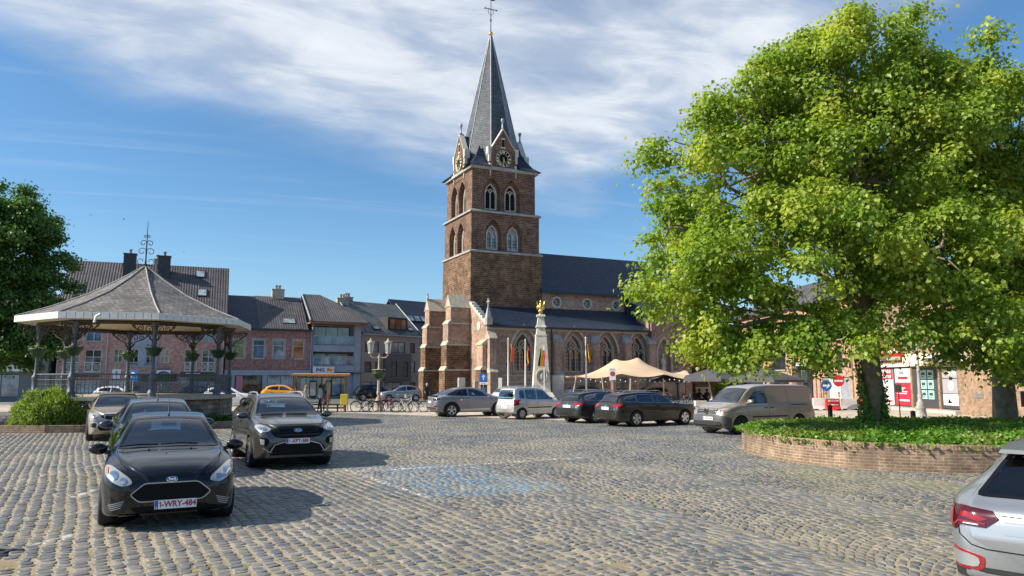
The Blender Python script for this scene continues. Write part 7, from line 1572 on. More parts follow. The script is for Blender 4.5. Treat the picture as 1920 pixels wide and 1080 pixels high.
t1 = tree('linden_tree', 'bright green linden tree on the planter, ivy on its trunk, nearer of the two', 10.15, 21, (8.6, .33), [(9.4, 21, 10.1, 2.3, 2.6, 2.6), (9.9, 21, 8.0, 2.9, 2.9, 2.5), (6.2, 20.8, 7.5, 2.2, 2.4, 1.8), (5.2, 20.4, 5.5, 1.9, 2.3, 1.5), (7.6, 19.3, 5.2, 2.8, 2.3, 1.9), (11.4, 20, 5.6, 2.6, 2.4, 2.1), (5.7, 19.6, 3.3, 1.2, 1.4, 1.1), (7.2, 19.5, 2.9, 1.1, 1.4, .7), (8.8, 19.4, 3.3, 1.9, 1.7, .9), (4.4, 20.3, 6.2, 1.2, 1.6, 1.1), (4.9, 20.2, 4.4, 1.3, 1.6, 1.0), (5.4, 19.8, 2.9, .8, 1.0, .6), (6.6, 20.3, 9.3, 1.3, 1.6, 1.0), (11.6, 21.2, 9.6, 1.9, 2.3, 2.4), (10.7, 18.2, 5.3, 1.7, 1.3, 1.3), (7.8, 21.5, 9.1, 1.6, 2.0, 1.5), (5.3, 20.8, 8.7, 1.4, 1.7, 1.2), (7.0, 21, 10.4, 1.3, 1.6, 1.1), (12, 19.2, 3.2, 1.9, 1.6, .9), (9.2, 20.5, 11.8, 1.1, 1.3, 1.2), (11.9, 21, 11.6, 1.2, 1.4, 1.1)],
     480, 138000, .13, 'lime_leaf', 'bark', 5, 'linden trees on the planter', (.4, .85), spine=[(.02, 0, 0), (-.02, 0, 2.0), (-.12, 0, 4.2), (-.35, .1, 6.6), (-.75, .1, 8.6)])
t2 = tree('linden_tree', 'linden tree at the right edge, further back on the planter', 15.35, 23.4, (8.8, .34), [(14.6, 23, 10.4, 2.2, 2.4, 2.4), (16.2, 23.4, 9.4, 3.2, 3.0, 3.0), (13.6, 22.6, 6.8, 2.6, 2.6, 2.3), (17.4, 23, 6.6, 3.0, 3.0, 2.8), (15.2, 21.6, 4.2, 2.8, 2.2, 1.5), (14.8, 21.2, 2.9, 2.2, 1.6, .6), (17.2, 21, 3.3, 1.8, 1.6, .9), (14.2, 20.4, 5.6, 2.0, 1.5, 1.4), (18, 21.5, 4.4, 2.4, 2.2, 1.5), (12.9, 21.8, 4.3, 1.9, 1.7, 1.1), (16.2, 21.2, 2.9, 1.5, 1.3, .6), (18.2, 21.8, 2.9, 1.3, 1.3, .6), (13.2, 22.4, 9.2, 1.8, 2, 2)],
     430, 122000, .14, 'lime_leaf', 'bark', 9, 'linden trees on the planter', (.42, .85))
tree('dark_tree', 'dark green dense tree at the left edge behind the bandstand', -30.2, 41, (7, .3), [(-30, 41, 9.0, 4.2, 4.0, 4.2), (-27.6, 40.5, 9.0, 2.6, 2.6, 2.9), (-27.2, 40, 3.6, 1.6, 2, 1.2), (-25.6, 40.2, 7.0, 1.8, 2, 1.9), (-26.0, 40.3, 5.4, 1.9, 2.2, 1.8), (-28.6, 39.8, 4.3, 3.0, 2.6, 1.7), (-28, 41, 10.4, 2.4, 2.4, 1.6)], 300, 105000, .18, 'dark_leaf', 'bark_dark', 14, None, (.5, 1.0))
# -- brick planter with ivy
pc = (13.3, 20.5); AX, AY = 6.65, 4.45
def sup(t, a, b, n=3.0):
    c_, s_ = math.cos(t), math.sin(t); return (math.copysign(abs(c_) ** (2 / n), c_) * a, math.copysign(abs(s_) ** (2 / n), s_) * b)
pr = empty('brick_planter', (pc[0], pc[1], 0), 0, 'low curved brown brick planter wall around the two linden trees', 'planter')
def ringwall(name, z0, z1, ra, th, m, parent, bulge=0):
    N = 160; t = [2 * math.pi * i / N for i in range(N + 1)]; O_ = [sup(a, AX + ra, AY + ra) for a in t]; I_ = [sup(a, AX - th, AY - th) for a in t]
    acc = [0]
    for i in range(N): acc.append(acc[-1] + math.hypot(O_[i + 1][0] - O_[i][0], O_[i + 1][1] - O_[i][1]))
    V = []; F = []; UV = []
    for i in range(N + 1): V += [(O_[i][0], O_[i][1], z0), (O_[i][0], O_[i][1], z1), (I_[i][0], I_[i][1], z1), (I_[i][0], I_[i][1], z0)]
    for i in range(N):
        a, b = i * 4, (i + 1) * 4
        for q, (v0, v1) in enumerate(((z0, z1), (z1, z1 + .22), (z1 + .22, z1 + .6))): F.append((a + q, b + q, b + q + 1, a + q + 1)); UV += [(acc[i], v0), (acc[i + 1], v0), (acc[i + 1], v1), (acc[i], v1)]
    me = bpy.data.meshes.new(name); me.from_pydata(V, [], F); uv = me.uv_layers.new(name='uv'); uv.data.foreach_set('uv', np.array(UV, dtype=np.float32).ravel()); me.materials.append(m); me.update()
    o = bpy.data.objects.new(name, me); COL.objects.link(o); o.parent = parent; return o
brickmat('brick_soldier', (.20, .12, .08), (.32, .20, .135), (.34, .28, .2), .07, .2, .012, var=.25, vscale=1.3, bump=.8)
bpy.data.materials['brick_soldier'].node_tree.nodes['Brick Texture'].offset = 0
ringwall('wall', -.05, .485, 0, .2, M['brick_planter'], pr); ringwall('coping', .485, .60, .012, .22, M['brick_soldier'], pr)
mb = MB(); N = 64; mb.add([(*sup(2 * math.pi * i / N, AX - .15, AY - .15), .52) for i in range(N)] + [(*sup(2 * math.pi * i / N, AX * .6, AY * .6), .70) for i in range(N)] + [(0, 0, .74)], [(i, (i + 1) % N, N + (i + 1) % N, N + i) for i in range(N)] + [(N + i, N + (i + 1) % N, 2 * N) for i in range(N)]); mb.build('soil', M['soil'], pr)
mb = MB(); N = 120; mb.add([(*sup(2 * math.pi * i / N, AX + .16 + .05 * math.sin(i * 1.7), AY + .14 + .05 * math.sin(i * 2.3)), .006) for i in range(N)] + [(*sup(2 * math.pi * i / N, AX - .1, AY - .1), .012) for i in range(N)], [(i, (i + 1) % N, N + (i + 1) % N, N + i) for i in range(N)]); mb.build('mortar_fillet', M['joint_sand'], pr)
def ivy():
    ng = np.random.default_rng(21); n = 62000; x = ng.uniform(-AX, AX, n * 2); y = ng.uniform(-AY, AY, n * 2); q = (np.abs(x) / (AX - .02)) ** 3 + (np.abs(y) / (AY - .02)) ** 3; ok = q < 1; x, y, q = x[ok][:n], y[ok][:n], q[ok][:n]; n = len(x)
    h = .60 + .17 * (1 - q) ** .5 + .04 * np.sin(x * 2.3 + y) * np.cos(y * 2.9 - x); z = h + ng.normal(0, .03, n) + np.where(ng.random(n) < .04, ng.uniform(0, .10, n), 0)
    z = np.where(q > .93, np.minimum(z, .66), z); over = (q > .95) & (ng.random(n) < .5); z = np.where(over, ng.uniform(.50, .64, n), z); k = np.where(over, 1 + ng.uniform(.0, .035, n), 1.)
    pos = np.stack([x * k, y * k, z], 1); nr = ng.normal(size=(n, 3)) * .55 + np.array([0, -.25, .8]); nr /= np.linalg.norm(nr, axis=1)[:, None]; ax = ng.normal(size=(n, 3))
    o = leaves_mesh('ivy', pos, nr, ax, ng.uniform(.06, .125, n), .95, M['ivy_leaf'], None); o.location = (pc[0], pc[1], 0); meta(o, 'glossy green ivy covering the brick planter', kind='stuff')
    # ivy climbing the nearer trunk
    n = 2600; zz = ng.uniform(.5, 2.7, n) ** 1; a = ng.uniform(0, 6.283, n); kk = (a > 2.4) & (a < 5.2) | (ng.random(n) < .25); zz, a = zz[kk], a[kk]; zz = .6 + (zz - .5) * np.abs(np.sin(a * .7)) ; n = len(a); r_ = .33 + ng.uniform(0, .12, n) - zz * .02
    pos = np.stack([.0 - zz * .02 + np.cos(a) * r_, np.sin(a) * r_, zz], 1); nr = np.stack([np.cos(a), np.sin(a), np.full(n, .3)], 1) + ng.normal(size=(n, 3)) * .4; nr /= np.linalg.norm(nr, axis=1)[:, None]
    leaves_mesh('climbing_ivy', pos, nr, np.tile([0, 0, -1.], (n, 1)) + ng.normal(size=(n, 3)) * .3, ng.uniform(.06, .12, n), .95, M['ivy_leaf'], t1)
ivy()
# -- round willow shrub, lavender, kerb beds by the bandstand
sb_ = empty('round_shrub', (-18.35, 29.9, 0), 0, 'large round yellow green shrub in front of the bandstand', 'shrub')
def shrub():
    ng = np.random.default_rng(4); n = 30000; d = ng.normal(size=(n, 3)); d[:, 2] = np.abs(d[:, 2]) * 1.0 - .15; d /= np.linalg.norm(d, axis=1)[:, None]; lump = 1 + .07 * np.sin(d[:, 0] * 7 + 1) * np.cos(d[:, 1] * 6) + .05 * np.sin(d[:, 2] * 11 + d[:, 0] * 5)
    r_ = ng.uniform(.3, 1, n) ** .35 * lump; tip = ng.random(n) < .13; r_ = np.where(tip, r_ * ng.uniform(1.0, 1.13, n), r_)
    pos = d * r_[:, None] * np.array([1.48, 1.35, 1.42]); pos[:, 2] += .22; ax = d + ng.normal(size=(n, 3)) * .3 + np.array([0, 0, .55]); nr = ng.normal(size=(n, 3)); nr /= np.linalg.norm(nr, axis=1)[:, None]
    pos = pos[:]; leaves_mesh('foliage', pos, nr, ax, ng.uniform(.10, .24, n), .22, M['bush_leaf'], sb_, .05)
    rg = random.Random(3); mb = MB()
    for i in range(26): a = rg.uniform(0, 6.28); e_ = rg.uniform(.3, 1.2); mb.tube([(0, 0, 0), (math.cos(a) * e_ * .4, math.sin(a) * e_ * .4, .6), (math.cos(a) * e_ * .9, math.sin(a) * e_ * .9, 1.3)], [.03, .02, .008], 5)
    mb.build('stems', M['bark'], sb_)
shrub()
def low_plants(name, label, cx, cy, rx, ry, h, n, m, seed, size=(.05, .12), asp=.3, kind='stuff'):
    ng = np.random.default_rng(seed); a = ng.uniform(0, 6.283, n); r_ = np.sqrt(ng.uniform(0, 1, n)); x, y = np.cos(a) * r_ * rx, np.sin(a) * r_ * ry; z = ng.uniform(.02, 1, n) * h * (1 - .3 * r_) * (1 + .3 * np.sin(x * 5) * np.cos(y * 6))
    pos = np.stack([x, y, z], 1); nr = ng.normal(size=(n, 3)); nr /= np.linalg.norm(nr, axis=1)[:, None]; ax = ng.normal(size=(n, 3)) * .35 + np.array([0, 0, 1.])
    o = leaves_mesh(name, pos, nr, ax, ng.uniform(*size, n), asp, M[m], None, .05); o.location = (cx, cy, .05); return meta(o, label, kind=kind)
low_plants('lavender', 'purple lavender bed at the left edge', -20.9, 29.6, 1.1, .7, .62, 5000, 'lavender', 1); low_plants('grass', 'green ground cover in the brick edged bed', -19.8, 29.2, 2.2, .6, .22, 7000, 'grass_leaf', 2); low_plants('ground_cover', 'low green plants right of the bandstand', -12.0, 32.6, 1.2, .5, .5, 4500, 'dark_leaf', 6, (.06, .14), .6)
low_plants('ground_cover', 'low green plants at the foot of the bandstand', -15.2, 29.9, 1.4, .5, .3, 3500, 'dark_leaf', 7, (.06, .14), .6)
for pts, lb in (([(-24, 28.55), (-17.6, 28.35), (-16.4, 28.6), (-15.2, 29.3)], 'low brick edging in front of the round shrub'), ([(-15.1, 29.35), (-12.4, 30.6), (-11.4, 32.0), (-11.2, 34.5)], 'low brick edging around the right side of the bandstand')):
    mb = MB()
    for a, b in zip(pts[:-1], pts[1:]):
        d = Vector((b[0] - a[0], b[1] - a[1])); n_ = Vector((-d.y, d.x)).normalized() * .2
        mb.add([(a[0], a[1], -.05), (b[0], b[1], -.05), (b[0] + n_.x, b[1] + n_.y, -.05), (a[0] + n_.x, a[1] + n_.y, -.05), (a[0], a[1], .28), (b[0], b[1], .28), (b[0] + n_.x, b[1] + n_.y, .28), (a[0] + n_.x, a[1] + n_.y, .28)], [(0, 1, 5, 4), (4, 5, 6, 7), (1, 2, 6, 5), (2, 3, 7, 6), (3, 0, 4, 7)])
    mb.build('brick_edging', M['brick_planter'], label=lb, cat='edging')
# weeds and dry grass tufts in the joints
def tufts():
    ng = np.random.default_rng(8); k = 900; cx = ng.uniform(-9, 11, k); cy = 3.5 + ng.uniform(0, 1, k) ** 1.5 * 22; ok = np.abs(cx) < .72 * cy + .5; cx, cy = cx[ok], cy[ok]; m_ = 9; n = len(cx) * m_
    x = np.repeat(cx, m_) + ng.normal(0, .035, n); y = np.repeat(cy, m_) + ng.normal(0, .035, n); pos = np.stack([x, y, ng.uniform(.0, .02, n)], 1)
    ok = ~(((np.abs(x - 13) / 7) ** 3 + (np.abs(y - 20.5) / 4.5) ** 3) < 1); pos = pos[ok]; n = len(pos); nr = ng.normal(size=(n, 3)); nr /= np.linalg.norm(nr, axis=1)[:, None]
    leafmat('dry_grass', (.22, .20, .06), (.45, .36, .16), .2, .8); meta(leaves_mesh('weeds', pos, nr, ng.normal(size=(n, 3)) + np.array([0, 0, .8]), ng.uniform(.02, .055, n), .25, M['dry_grass'], None, .05), 'dry weeds in the joints of the cobbles', kind='stuff')
tufts()
# ---------------------------------------------------------------- street furniture
def wx(px, Y): return (px - 960) / 1390 * Y
# lamp post with two lanterns (and its twin near the office)
def lamp_post(name, label, x, y, rz=0., m='stone_white', heads=True, group=None, hgt=1.0):
    r = empty(name, (x, y, 0), rz, label, 'street lamp', group); mb = MB()
    MB().lathe([(.34, 0), (.34, .12), (.26, .18), (.22, .55), (.25, .6), (.25, .66), (.17, .75), (.19, .86), (.12, .95), (.10, 1.15), (.13, 1.2), (.09, 1.3)], 12).build('base', M[m], r)
    MB().lathe([(.09, 1.3), (.07, 2.4), (.09, 2.45), (.065, 2.5), (.06, 3.3 * hgt), (.09, 3.35 * hgt), (.09, 3.42 * hgt), (.05, 3.5 * hgt), (.05, 3.62 * hgt), (0, 3.72 * hgt)], 12).build('pole', M[m], r)
    if heads:
        for s in (-1, 1):
            MB().tube([(s * .04, 0, 3.42), (s * .2, 0, 3.36), (s * .42, 0, 3.38), (s * .54, 0, 3.5), (s * .55, 0, 3.66)], .035, 7).build('arm', M[m], r)
            h = MB().lathe([(.05, 3.62), (.12, 3.68), (.14, 3.7), (.2, 4.22), (.2, 4.25)], 8, 0, (s * .55, 0, 0), sm=False).build('lantern', M['pane_light'], r)
            mb = MB(); mb.lathe([(.22, 4.24), (.24, 4.28), (.16, 4.38), (.1, 4.44), (.05, 4.5), (.05, 4.55), (0, 4.6)], 8, 0, (s * .55, 0, 0)).lathe([(.14, 3.62), (.15, 3.7), (.12, 3.72)], 8, 0, (s * .55, 0, 0))
            for k in range(8): a = k * math.pi / 4; mb.tube([(s * .55 + .14 * math.cos(a), .14 * math.sin(a), 3.7), (s * .55 + .2 * math.cos(a), .2 * math.sin(a), 4.25)], .012, 4); mb.tube([(s * .55 + .22 * math.cos(a), .22 * math.sin(a), 4.28), (s * .55 + .25 * math.cos(a), .25 * math.sin(a), 4.4)], .014, 4)
            mb.build('lantern_cage', M[m], h)
    return r
lp = lamp_post('street_lamp', 'pale double lantern lamp post with green flower basket among the parked bicycles', wx(712, 46.6), 46.6, 0, 'stone')
e = empty('hanging_planter', (wx(712, 46.6), 46.6, 2.05), 0, 'dark green flower basket round the double lantern lamp post', 'planter')
MB().lathe([(.12, .0), (.3, .06), (.4, .3), (.44, .34), (.4, .38), (.1, .38)], 12).build('basket', M['green_pot'], e); mb = MB(); leafclump(mb, (0, 0, .42), .42, 60, .07, rg, 0, .3); mb.build('foliage', M['pot_leaf'], e)
MB().lathe([(.42, .56), (.44, .58), (.1, .6)], 14).build('ring', M['stone_white'], e)
lamp_post('street_lamp', 'slim lamp post with ornate bronze base in front of the brown office', 20.1, 36.9, 0, 'stone_grey', False, None, 1.35)
# bus shelter
b = empty('bus_shelter', (-13.3, 45.7, 0), R(9), 'timber and glass bus shelter with flat roof left of the bicycles', 'bus shelter')
MB().prism([(-.15, 2.22), (1.6, 2.30), (1.6, 2.40), (-.15, 2.34)], -.25, 3.25, 0, lambda a, b_, c: (c, a, b_)).build('roof', M['wood'], b, fix=True)
for x, y in ((0, 0), (2.0, 0), (3.0, 0), (0, 1.35), (1.5, 1.35), (3.0, 1.35)):
    if x == 3.0 and y == 0: continue
    MB().box(x - .05, x + .05, y - .05, y + .05, 0, 2.25).build('post', M['wood'], b)
for x0, x1 in ((.06, 1.44), (1.56, 2.94)):
    mb = MB(); mb.box(x0, x1, 1.34, 1.36, .3, 2.1); mb.build('glass_panel', M['shelter_glass'], b); MB().box(x0, x1, 1.32, 1.38, .18, .28).box(x0, x1, 1.32, 1.38, 2.1, 2.2).build('rail', M['wood'], b, split=True)
MB().box(-.01, .01, .06, 1.29, .3, 2.1).build('glass_panel', M['shelter_glass'], b); MB().box(2.99, 3.01, .3, 1.29, .3, 2.1).build('glass_panel', M['shelter_glass'], b)
MB().box(2.96, 3.04, .25, 1.3, .1, .25).box(2.96, 3.04, .22, .3, .1, 2.24).box(-.04, .04, .06, 1.3, .1, .25).build('rail', M['wood'], b, split=True)
mb = MB(); mb.box(.75, 1.2, 1.28, 1.31, .9, 1.95, 0).box(.8, 1.15, 1.27, 1.28, 1.0, 1.85, 1); mb.build('timetable', [M['frame_dark'], M['sign_white']], b)
mb = MB(); mb.box(1.75, 2.1, 1.28, 1.31, .9, 1.95, 0).box(1.8, 2.05, 1.27, 1.28, 1.0, 1.85, 1); mb.build('timetable', [M['frame_dark'], M['sign_white']], b)
MB().box(.5, 2.7, .85, 1.2, .42, .48).box(.6, .68, .9, 1.15, 0, .42).box(2.5, 2.58, .9, 1.15, 0, .42).build('bench', M['frame_dark'], b)
b = empty('newspaper_box', (wx(649, 46.2), 46.2, 0), R(5), 'yellow box on two legs at the right end of the bus shelter', 'box')
MB().box(-.22, .22, -.15, .15, .45, 1.12, bev=.03).build('box', M['yellow'], b)
for x in (-.18, .2): MB().box(x - .025, x + .025, -.02, .03, 0, .46).build('leg', M['yellow'], b)
# bicycles
def bicycle(label, x, y, rz, mc, fl=1, lean=.0, basket=False, group='bicycles in the rack by the lamp post'):
    r = empty('bicycle', (x, y, 0), rz, label, 'bicycle', group); r.rotation_euler = (lean, 0, rz)
    for wxx in (-.53, .53):
        mb = MB(); mb.tube([(wxx + .33 * math.cos(a), 0, .35 + .33 * math.sin(a)) for a in np.linspace(0, 6.283, 25)[:-1]], .02, 6, closed=True); w_ = mb.build('wheel', M['tyre'], r)
        mb = MB(); mb.tube([(wxx + .305 * math.cos(a), 0, .35 + .305 * math.sin(a)) for a in np.linspace(0, 6.283, 21)[:-1]], .008, 4, closed=True)
        for k in range(12): a = k * math.pi / 6; mb.tube([(wxx, (-1) ** k * .02, .35), (wxx + .305 * math.cos(a), 0, .35 + .305 * math.sin(a))], .003, 3)
        mb.tube([(wxx, -.03, .35), (wxx, .03, .35)], .02, 6).build('spokes', M['galv'], w_)
        MB().tube([(wxx + .36 * math.cos(a), 0, .35 + .36 * math.sin(a)) for a in np.linspace(.3, 2.9, 10)], .014, 5).build('mudguard', M['plastic'], r)
    MB().tube([(-.53, 0, .35), (-.12, 0, .30), (.38, 0, .78)], .018, 6).tube([(-.53, 0, .35), (-.20, 0, .74), (.36, 0, .85 if fl else .62)], .016, 6).tube([(-.12, 0, .3), (-.22, 0, .86)], .017, 6).tube([(.53, 0, .35), (.40, 0, .72), (.34, 0, 1.0)], .018, 6).build('frame', M[mc], r)
    MB().box(-.36, -.12, -.07, .07, .88, .94, bev=.02).build('saddle', M['black'], r)
    MB().tube([(.18, -.28, 1.03), (.28, -.2, 1.08), (.36, 0, 1.06), (.28, .2, 1.08), (.18, .28, 1.03)], .013, 5).tube([(.34, 0, .98), (.36, 0, 1.07)], .014, 5).build('handlebar', M['galv'], r)
    MB().tube([(-.12, .09, .3), (-.12, -.09, .3)], .012, 5).lathe([(.08, -.01), (.08, .01)], 12, 0, (0, 0, 0), Matrix.Translation((-.12, .04, .3)) @ Matrix.Rotation(math.pi / 2, 4, 'X')).tube([(-.12, .09, .3), (-.02, .1, .17)], .01, 4).tube([(-.12, -.09, .3), (-.22, -.1, .43)], .01, 4).build('crank', M['galv'], r)
    MB().tube([(-.85, 0, .76), (-.3, 0, .76)], .01, 4).tube([(-.85, -.06, .76), (-.3, -.06, .76), (-.3, .06, .76), (-.85, .06, .76)], .008, 4, closed=True).tube([(-.53, .05, .36), (-.62, .06, .76)], .008, 4).build('carrier', M['dark_metal'], r)
    if basket: MB().lathe([(.13, 0), (.18, .24)], 8, 0, (.56, 0, .86), capt=False).build('basket', M['stone_grey'] if basket == 1 else M['black'], r)
    return r
for lb, px, Y, rz, mc, bk, rl_ in (('black city bicycle nearest the bus shelter, front basket over its wheel', 687, 46.0, 8, 'black', 2, 0), ('dark bicycle directly behind the lamp post base', 705, 47.6, 4, 'dark_metal', 0, 0), ('bicycle with reddish frame just right of the lamp post', 727, 46.2, 186, 'sign_red', 0, .05),
                              ('grey bicycle with high handlebar, third right of the lamp post', 744, 46.8, 40, 'galv', 0, 0), ('white bicycle standing second from the right end of the rack', 762, 46.0, 10, 'white_paint', 0, -.04), ('black bicycle at the right end of the rack by the steel grey SUV', 781, 46.4, 172, 'black', 1, .04)):
    bicycle(lb, wx(px, Y), Y, R(rz), mc, 1, rl_, bk)
mb = MB()
for i in range(6): mb.tube([(wx(690, 46.4) + i * .62, 46.4 - .3, 0), (wx(690, 46.4) + i * .62, 46.4 - .3, .5), (wx(690, 46.4) + i * .62 + .25, 46.4 - .3, .5), (wx(690, 46.4) + i * .62 + .25, 46.4 - .3, 0)], .018, 5)
mb.tube([(wx(690, 46.4) - .1, 46.1, .03), (wx(690, 46.4) + 3.5, 46.1, .03)], .02, 5); mb.build('bicycle_rack', M['galv'], label='low galvanised rack under the bicycles near the lamp post', cat='bicycle rack')
for lb, px, Y, rz, mc in (('pale bicycle parked by the white blocks near the tent', 1283, 56, 20, 'white_paint'), ('dark bicycle leaning by the tent pole behind the black estate', 1243, 57, 160, 'black'), ('black bicycle next to the pale one by the white blocks', 1295, 57, 200, 'dark_metal')):
    bicycle(lb, wx(px, Y), Y, R(rz), mc, 1, .03, 0, 'bicycles near the tent')
# ---------------------------------------------------------------- people
def person(label, x, y, rz, J, mats_, hair, z=0., s=1., group=None):
    """one continuous skinned body; J: joint positions; mats_: (trousers, top, skin)"""
    r = empty('person', (x, y, z), rz, label, 'person', group, sc=s)
    ed = [('pel', 'ch', .13, .15), ('ch', 'nk', .15, .055), ('nk', 'hd', .055, .095), ('hd', 'top', .095, .07), ('pel', 'hl', .13, .09), ('pel', 'hr', .13, .09), ('hl', 'kl', .09, .06), ('kl', 'al', .06, .04), ('al', 'tl', .04, .035), ('hr', 'kr', .09, .06), ('kr', 'ar', .06, .04), ('ar', 'tr', .04, .035),
          ('ch', 'sl', .13, .06), ('sl', 'el', .055, .042), ('el', 'wl', .042, .03), ('wl', 'fl', .03, .022), ('ch', 'sr', .13, .06), ('sr', 'er', .055, .042), ('er', 'wr', .042, .03), ('wr', 'fr', .03, .022)]
    names = list(J); me = bpy.data.meshes.new('body'); me.from_pydata([J[n] for n in names], [(names.index(a), names.index(b)) for a, b, _, _ in ed], []); o = bpy.data.objects.new('body', me); COL.objects.link(o)
    sk = o.modifiers.new('s', 'SKIN'); rad = {}
    for a, b, ra, rb in ed: rad.setdefault(a, ra); rad.setdefault(b, rb)
    for i, n in enumerate(names): v = me.skin_vertices[0].data[i]; v.radius = (rad[n], rad[n] * (.72 if n in ('pel', 'ch') else 1)); v.use_root = n == 'pel'
    o.modifiers.new('u', 'SUBSURF').levels = 1; dg = bpy.context.evaluated_depsgraph_get(); m2 = bpy.data.meshes.new_from_object(o.evaluated_get(dg)); o.modifiers.clear(); o.data = m2; o.parent = r
    m2.materials.clear()
    for m_ in mats_: m2.materials.append(M[m_])
    m2.materials.append(M['black'])
    hip = J['pel'][2]; nk = J['nk'][2]
    for p in m2.polygons:
        c = p.center; p.use_smooth = True; q = 1
        if c.z > nk + .02: q = 2
        elif min((c - Vector(J[k])).length for k in ('wl', 'wr', 'fl', 'fr')) < .08: q = 2
        elif min((c - Vector(J[k])).length for k in ('kl', 'kr', 'al', 'ar', 'hl', 'hr')) < .2 and c.z < hip - .02 or c.z < hip - .04: q = 0
        if min((c - Vector(J[k])).length for k in ('tl', 'tr', 'al', 'ar')) < .09: q = 3
        p.material_index = q
    h = Vector(J['hd']); mb = MB(); mb.lathe([(.0, .13), (.07, .11), (.105, .05), (.11, -.02), (.10, -.08)], 10, 0, (h.x, h.y + .018, h.z + .02), capb=False)
    if hair == 'hair_blond': mb.lathe([(.1, .0), (.11, -.14), (.09, -.24)], 8, 0, (h.x, h.y + .05, h.z))
    mb.build('hair', M[hair], r)
    fb = MB(); fb.add([(h.x - .012, h.y - .095, h.z + .02), (h.x + .012, h.y - .095, h.z + .02), (h.x, h.y - .125, h.z - .02), (h.x - .014, h.y - .096, h.z - .028), (h.x + .014, h.y - .096, h.z - .028)], [(0, 2, 1), (0, 3, 2), (1, 2, 4), (3, 4, 2)])
    for s_ in (-1, 1): fb.lathe([(0, -.01), (.012, 0), (0, .01)], 6, 0, (h.x + s_ * .035, h.y - .088, h.z + .025))
    fb.build('face', M['skin'], r); return r
STAND = dict(pel=(0, 0, .95), ch=(0, -.0, 1.33), nk=(0, 0, 1.50), hd=(0, -.02, 1.62), top=(0, -.01, 1.70), hl=(.09, 0, .88), hr=(-.09, 0, .88), kl=(.11, -.10, .5), al=(.11, -.16, .09), tl=(.12, -.30, .04), kr=(-.10, .02, .5), ar=(-.10, .16, .10), tr=(-.10, .04, .04),
             sl=(.18, 0, 1.42), el=(.24, .05, 1.15), wl=(.23, -.06, .92), fl=(.22, -.10, .82), sr=(-.18, 0, 1.42), er=(-.24, -.02, 1.15), wr=(-.24, -.14, .93), fr=(-.23, -.19, .84))
SIT = dict(pel=(0, .12, .52), ch=(0, .10, .88), nk=(0, .08, 1.06), hd=(0, .05, 1.18), top=(0, .06, 1.26), hl=(.09, .08, .50), hr=(-.09, .08, .50), kl=(.12, -.34, .52), al=(.12, -.34, .09), tl=(.12, -.48, .04), kr=(-.12, -.34, .52), ar=(-.12, -.30, .09), tr=(-.12, -.44, .04),
           sl=(.18, .10, .98), el=(.23, .02, .74), wl=(.14, -.18, .62), fl=(.10, -.26, .60), sr=(-.18, .10, .98), er=(-.23, .02, .74), wr=(-.14, -.18, .62), fr=(-.10, -.26, .60))
person('grey haired man in dark jacket walking past the church buttress', wx(802, 66), 66, R(25), STAND, ('cloth_black', 'cloth_navy', 'skin'), 'hair_grey', s=.97)
person('blond woman in white top standing at the left end of the bus shelter', wx(578, 48.5), 48.5, R(70), STAND, ('cloth_navy', 'cloth_white', 'skin'), 'hair_blond', s=.95)
person('person in pink top seated in the bus shelter', wx(617, 46.9), 46.75, R(9), SIT, ('cloth_navy', 'cloth_pink', 'skin'), 'hair_dark')
person('person in white top standing inside the bus shelter', wx(604, 46.3), 46.3, R(-60), STAND, ('cloth_navy', 'cloth_white', 'skin'), 'hair_dark', s=.96)
for lb, px, Y, mt in (('person in black seated left of the grey parasol, by the white wall', 1309, 57.5, ('cloth_black', 'cloth_black', 'skin')), ('person in dark blue seated near the white wall below the grey parasol', 1323, 57.8, ('cloth_black', 'cloth_navy', 'skin')), ('person in pink seated under the sand coloured tent', 1142, 55.5, ('cloth_navy', 'cloth_pink', 'skin')), ('person in white seated under the sand coloured tent, right of the no parking sign', 1158, 56, ('cloth_navy', 'cloth_white', 'skin'))):
    x = wx(px, Y); person(lb, x, Y, R(20), SIT, mt, 'hair_dark'); e = empty('chair', (x, Y, 0), R(20), 'terrace chair under the ' + lb.split(',')[0].replace('seated ', 'in use '), 'chair') if False else empty('chair', (x, Y, 0), R(20), 'dark terrace chair of the ' + lb.split(' seated')[0] + ' ' + ('by the white wall' if px > 1200 else 'under the tent'), 'chair')
    MB().box(-.22, .22, -.12, .32, .40, .44).build('seat', M['dark_metal'], e); MB().box(-.22, .22, .30, .33, .5, .85).build('backrest', M['dark_metal'], e)
    for sx in (-.2, .2):
        for sy in (-.1, .3): MB().box(sx - .015, sx + .015, sy - .015, sy + .015, 0, .5 if sy > 0 else .4).build('leg', M['dark_metal'], e)
# ---------------------------------------------------------------- monument, flags
mx_, my_ = wx(1014, 51.5), 51.5
b = empty('monument', (mx_, my_, 0), R(4), 'white stone obelisk with gilded figure on top and carved wreath', 'monument')
MB().box(-1.3, 1.3, -1.3, 1.3, 0, .35).box(-1.0, 1.0, -1.0, 1.0, .35, .7).build('step', M['stone_white'], b)
mb = MB()
def frus(mb, w0, w1, z0, z1): mb.add([(-w0, -w0, z0), (w0, -w0, z0), (w0, w0, z0), (-w0, w0, z0), (-w1, -w1, z1), (w1, -w1, z1), (w1, w1, z1), (-w1, w1, z1)], [(0, 1, 5, 4), (1, 2, 6, 5), (2, 3, 7, 6), (3, 0, 4, 7), (4, 5, 6, 7)])
frus(mb, .95, .68, .7, 1.15); frus(mb, .60, .52, 1.15, 2.6); frus(mb, .50, .36, 2.6, 5.0); frus(mb, .38, .38, 5.0, 5.1); frus(mb, .33, .26, 5.1, 5.6); frus(mb, .36, .30, 5.6, 5.75); frus(mb, .26, .2, 5.75, 6.35); frus(mb, .3, .26, 6.35, 6.5)
mb.build('shaft', M['stone_white'], b)
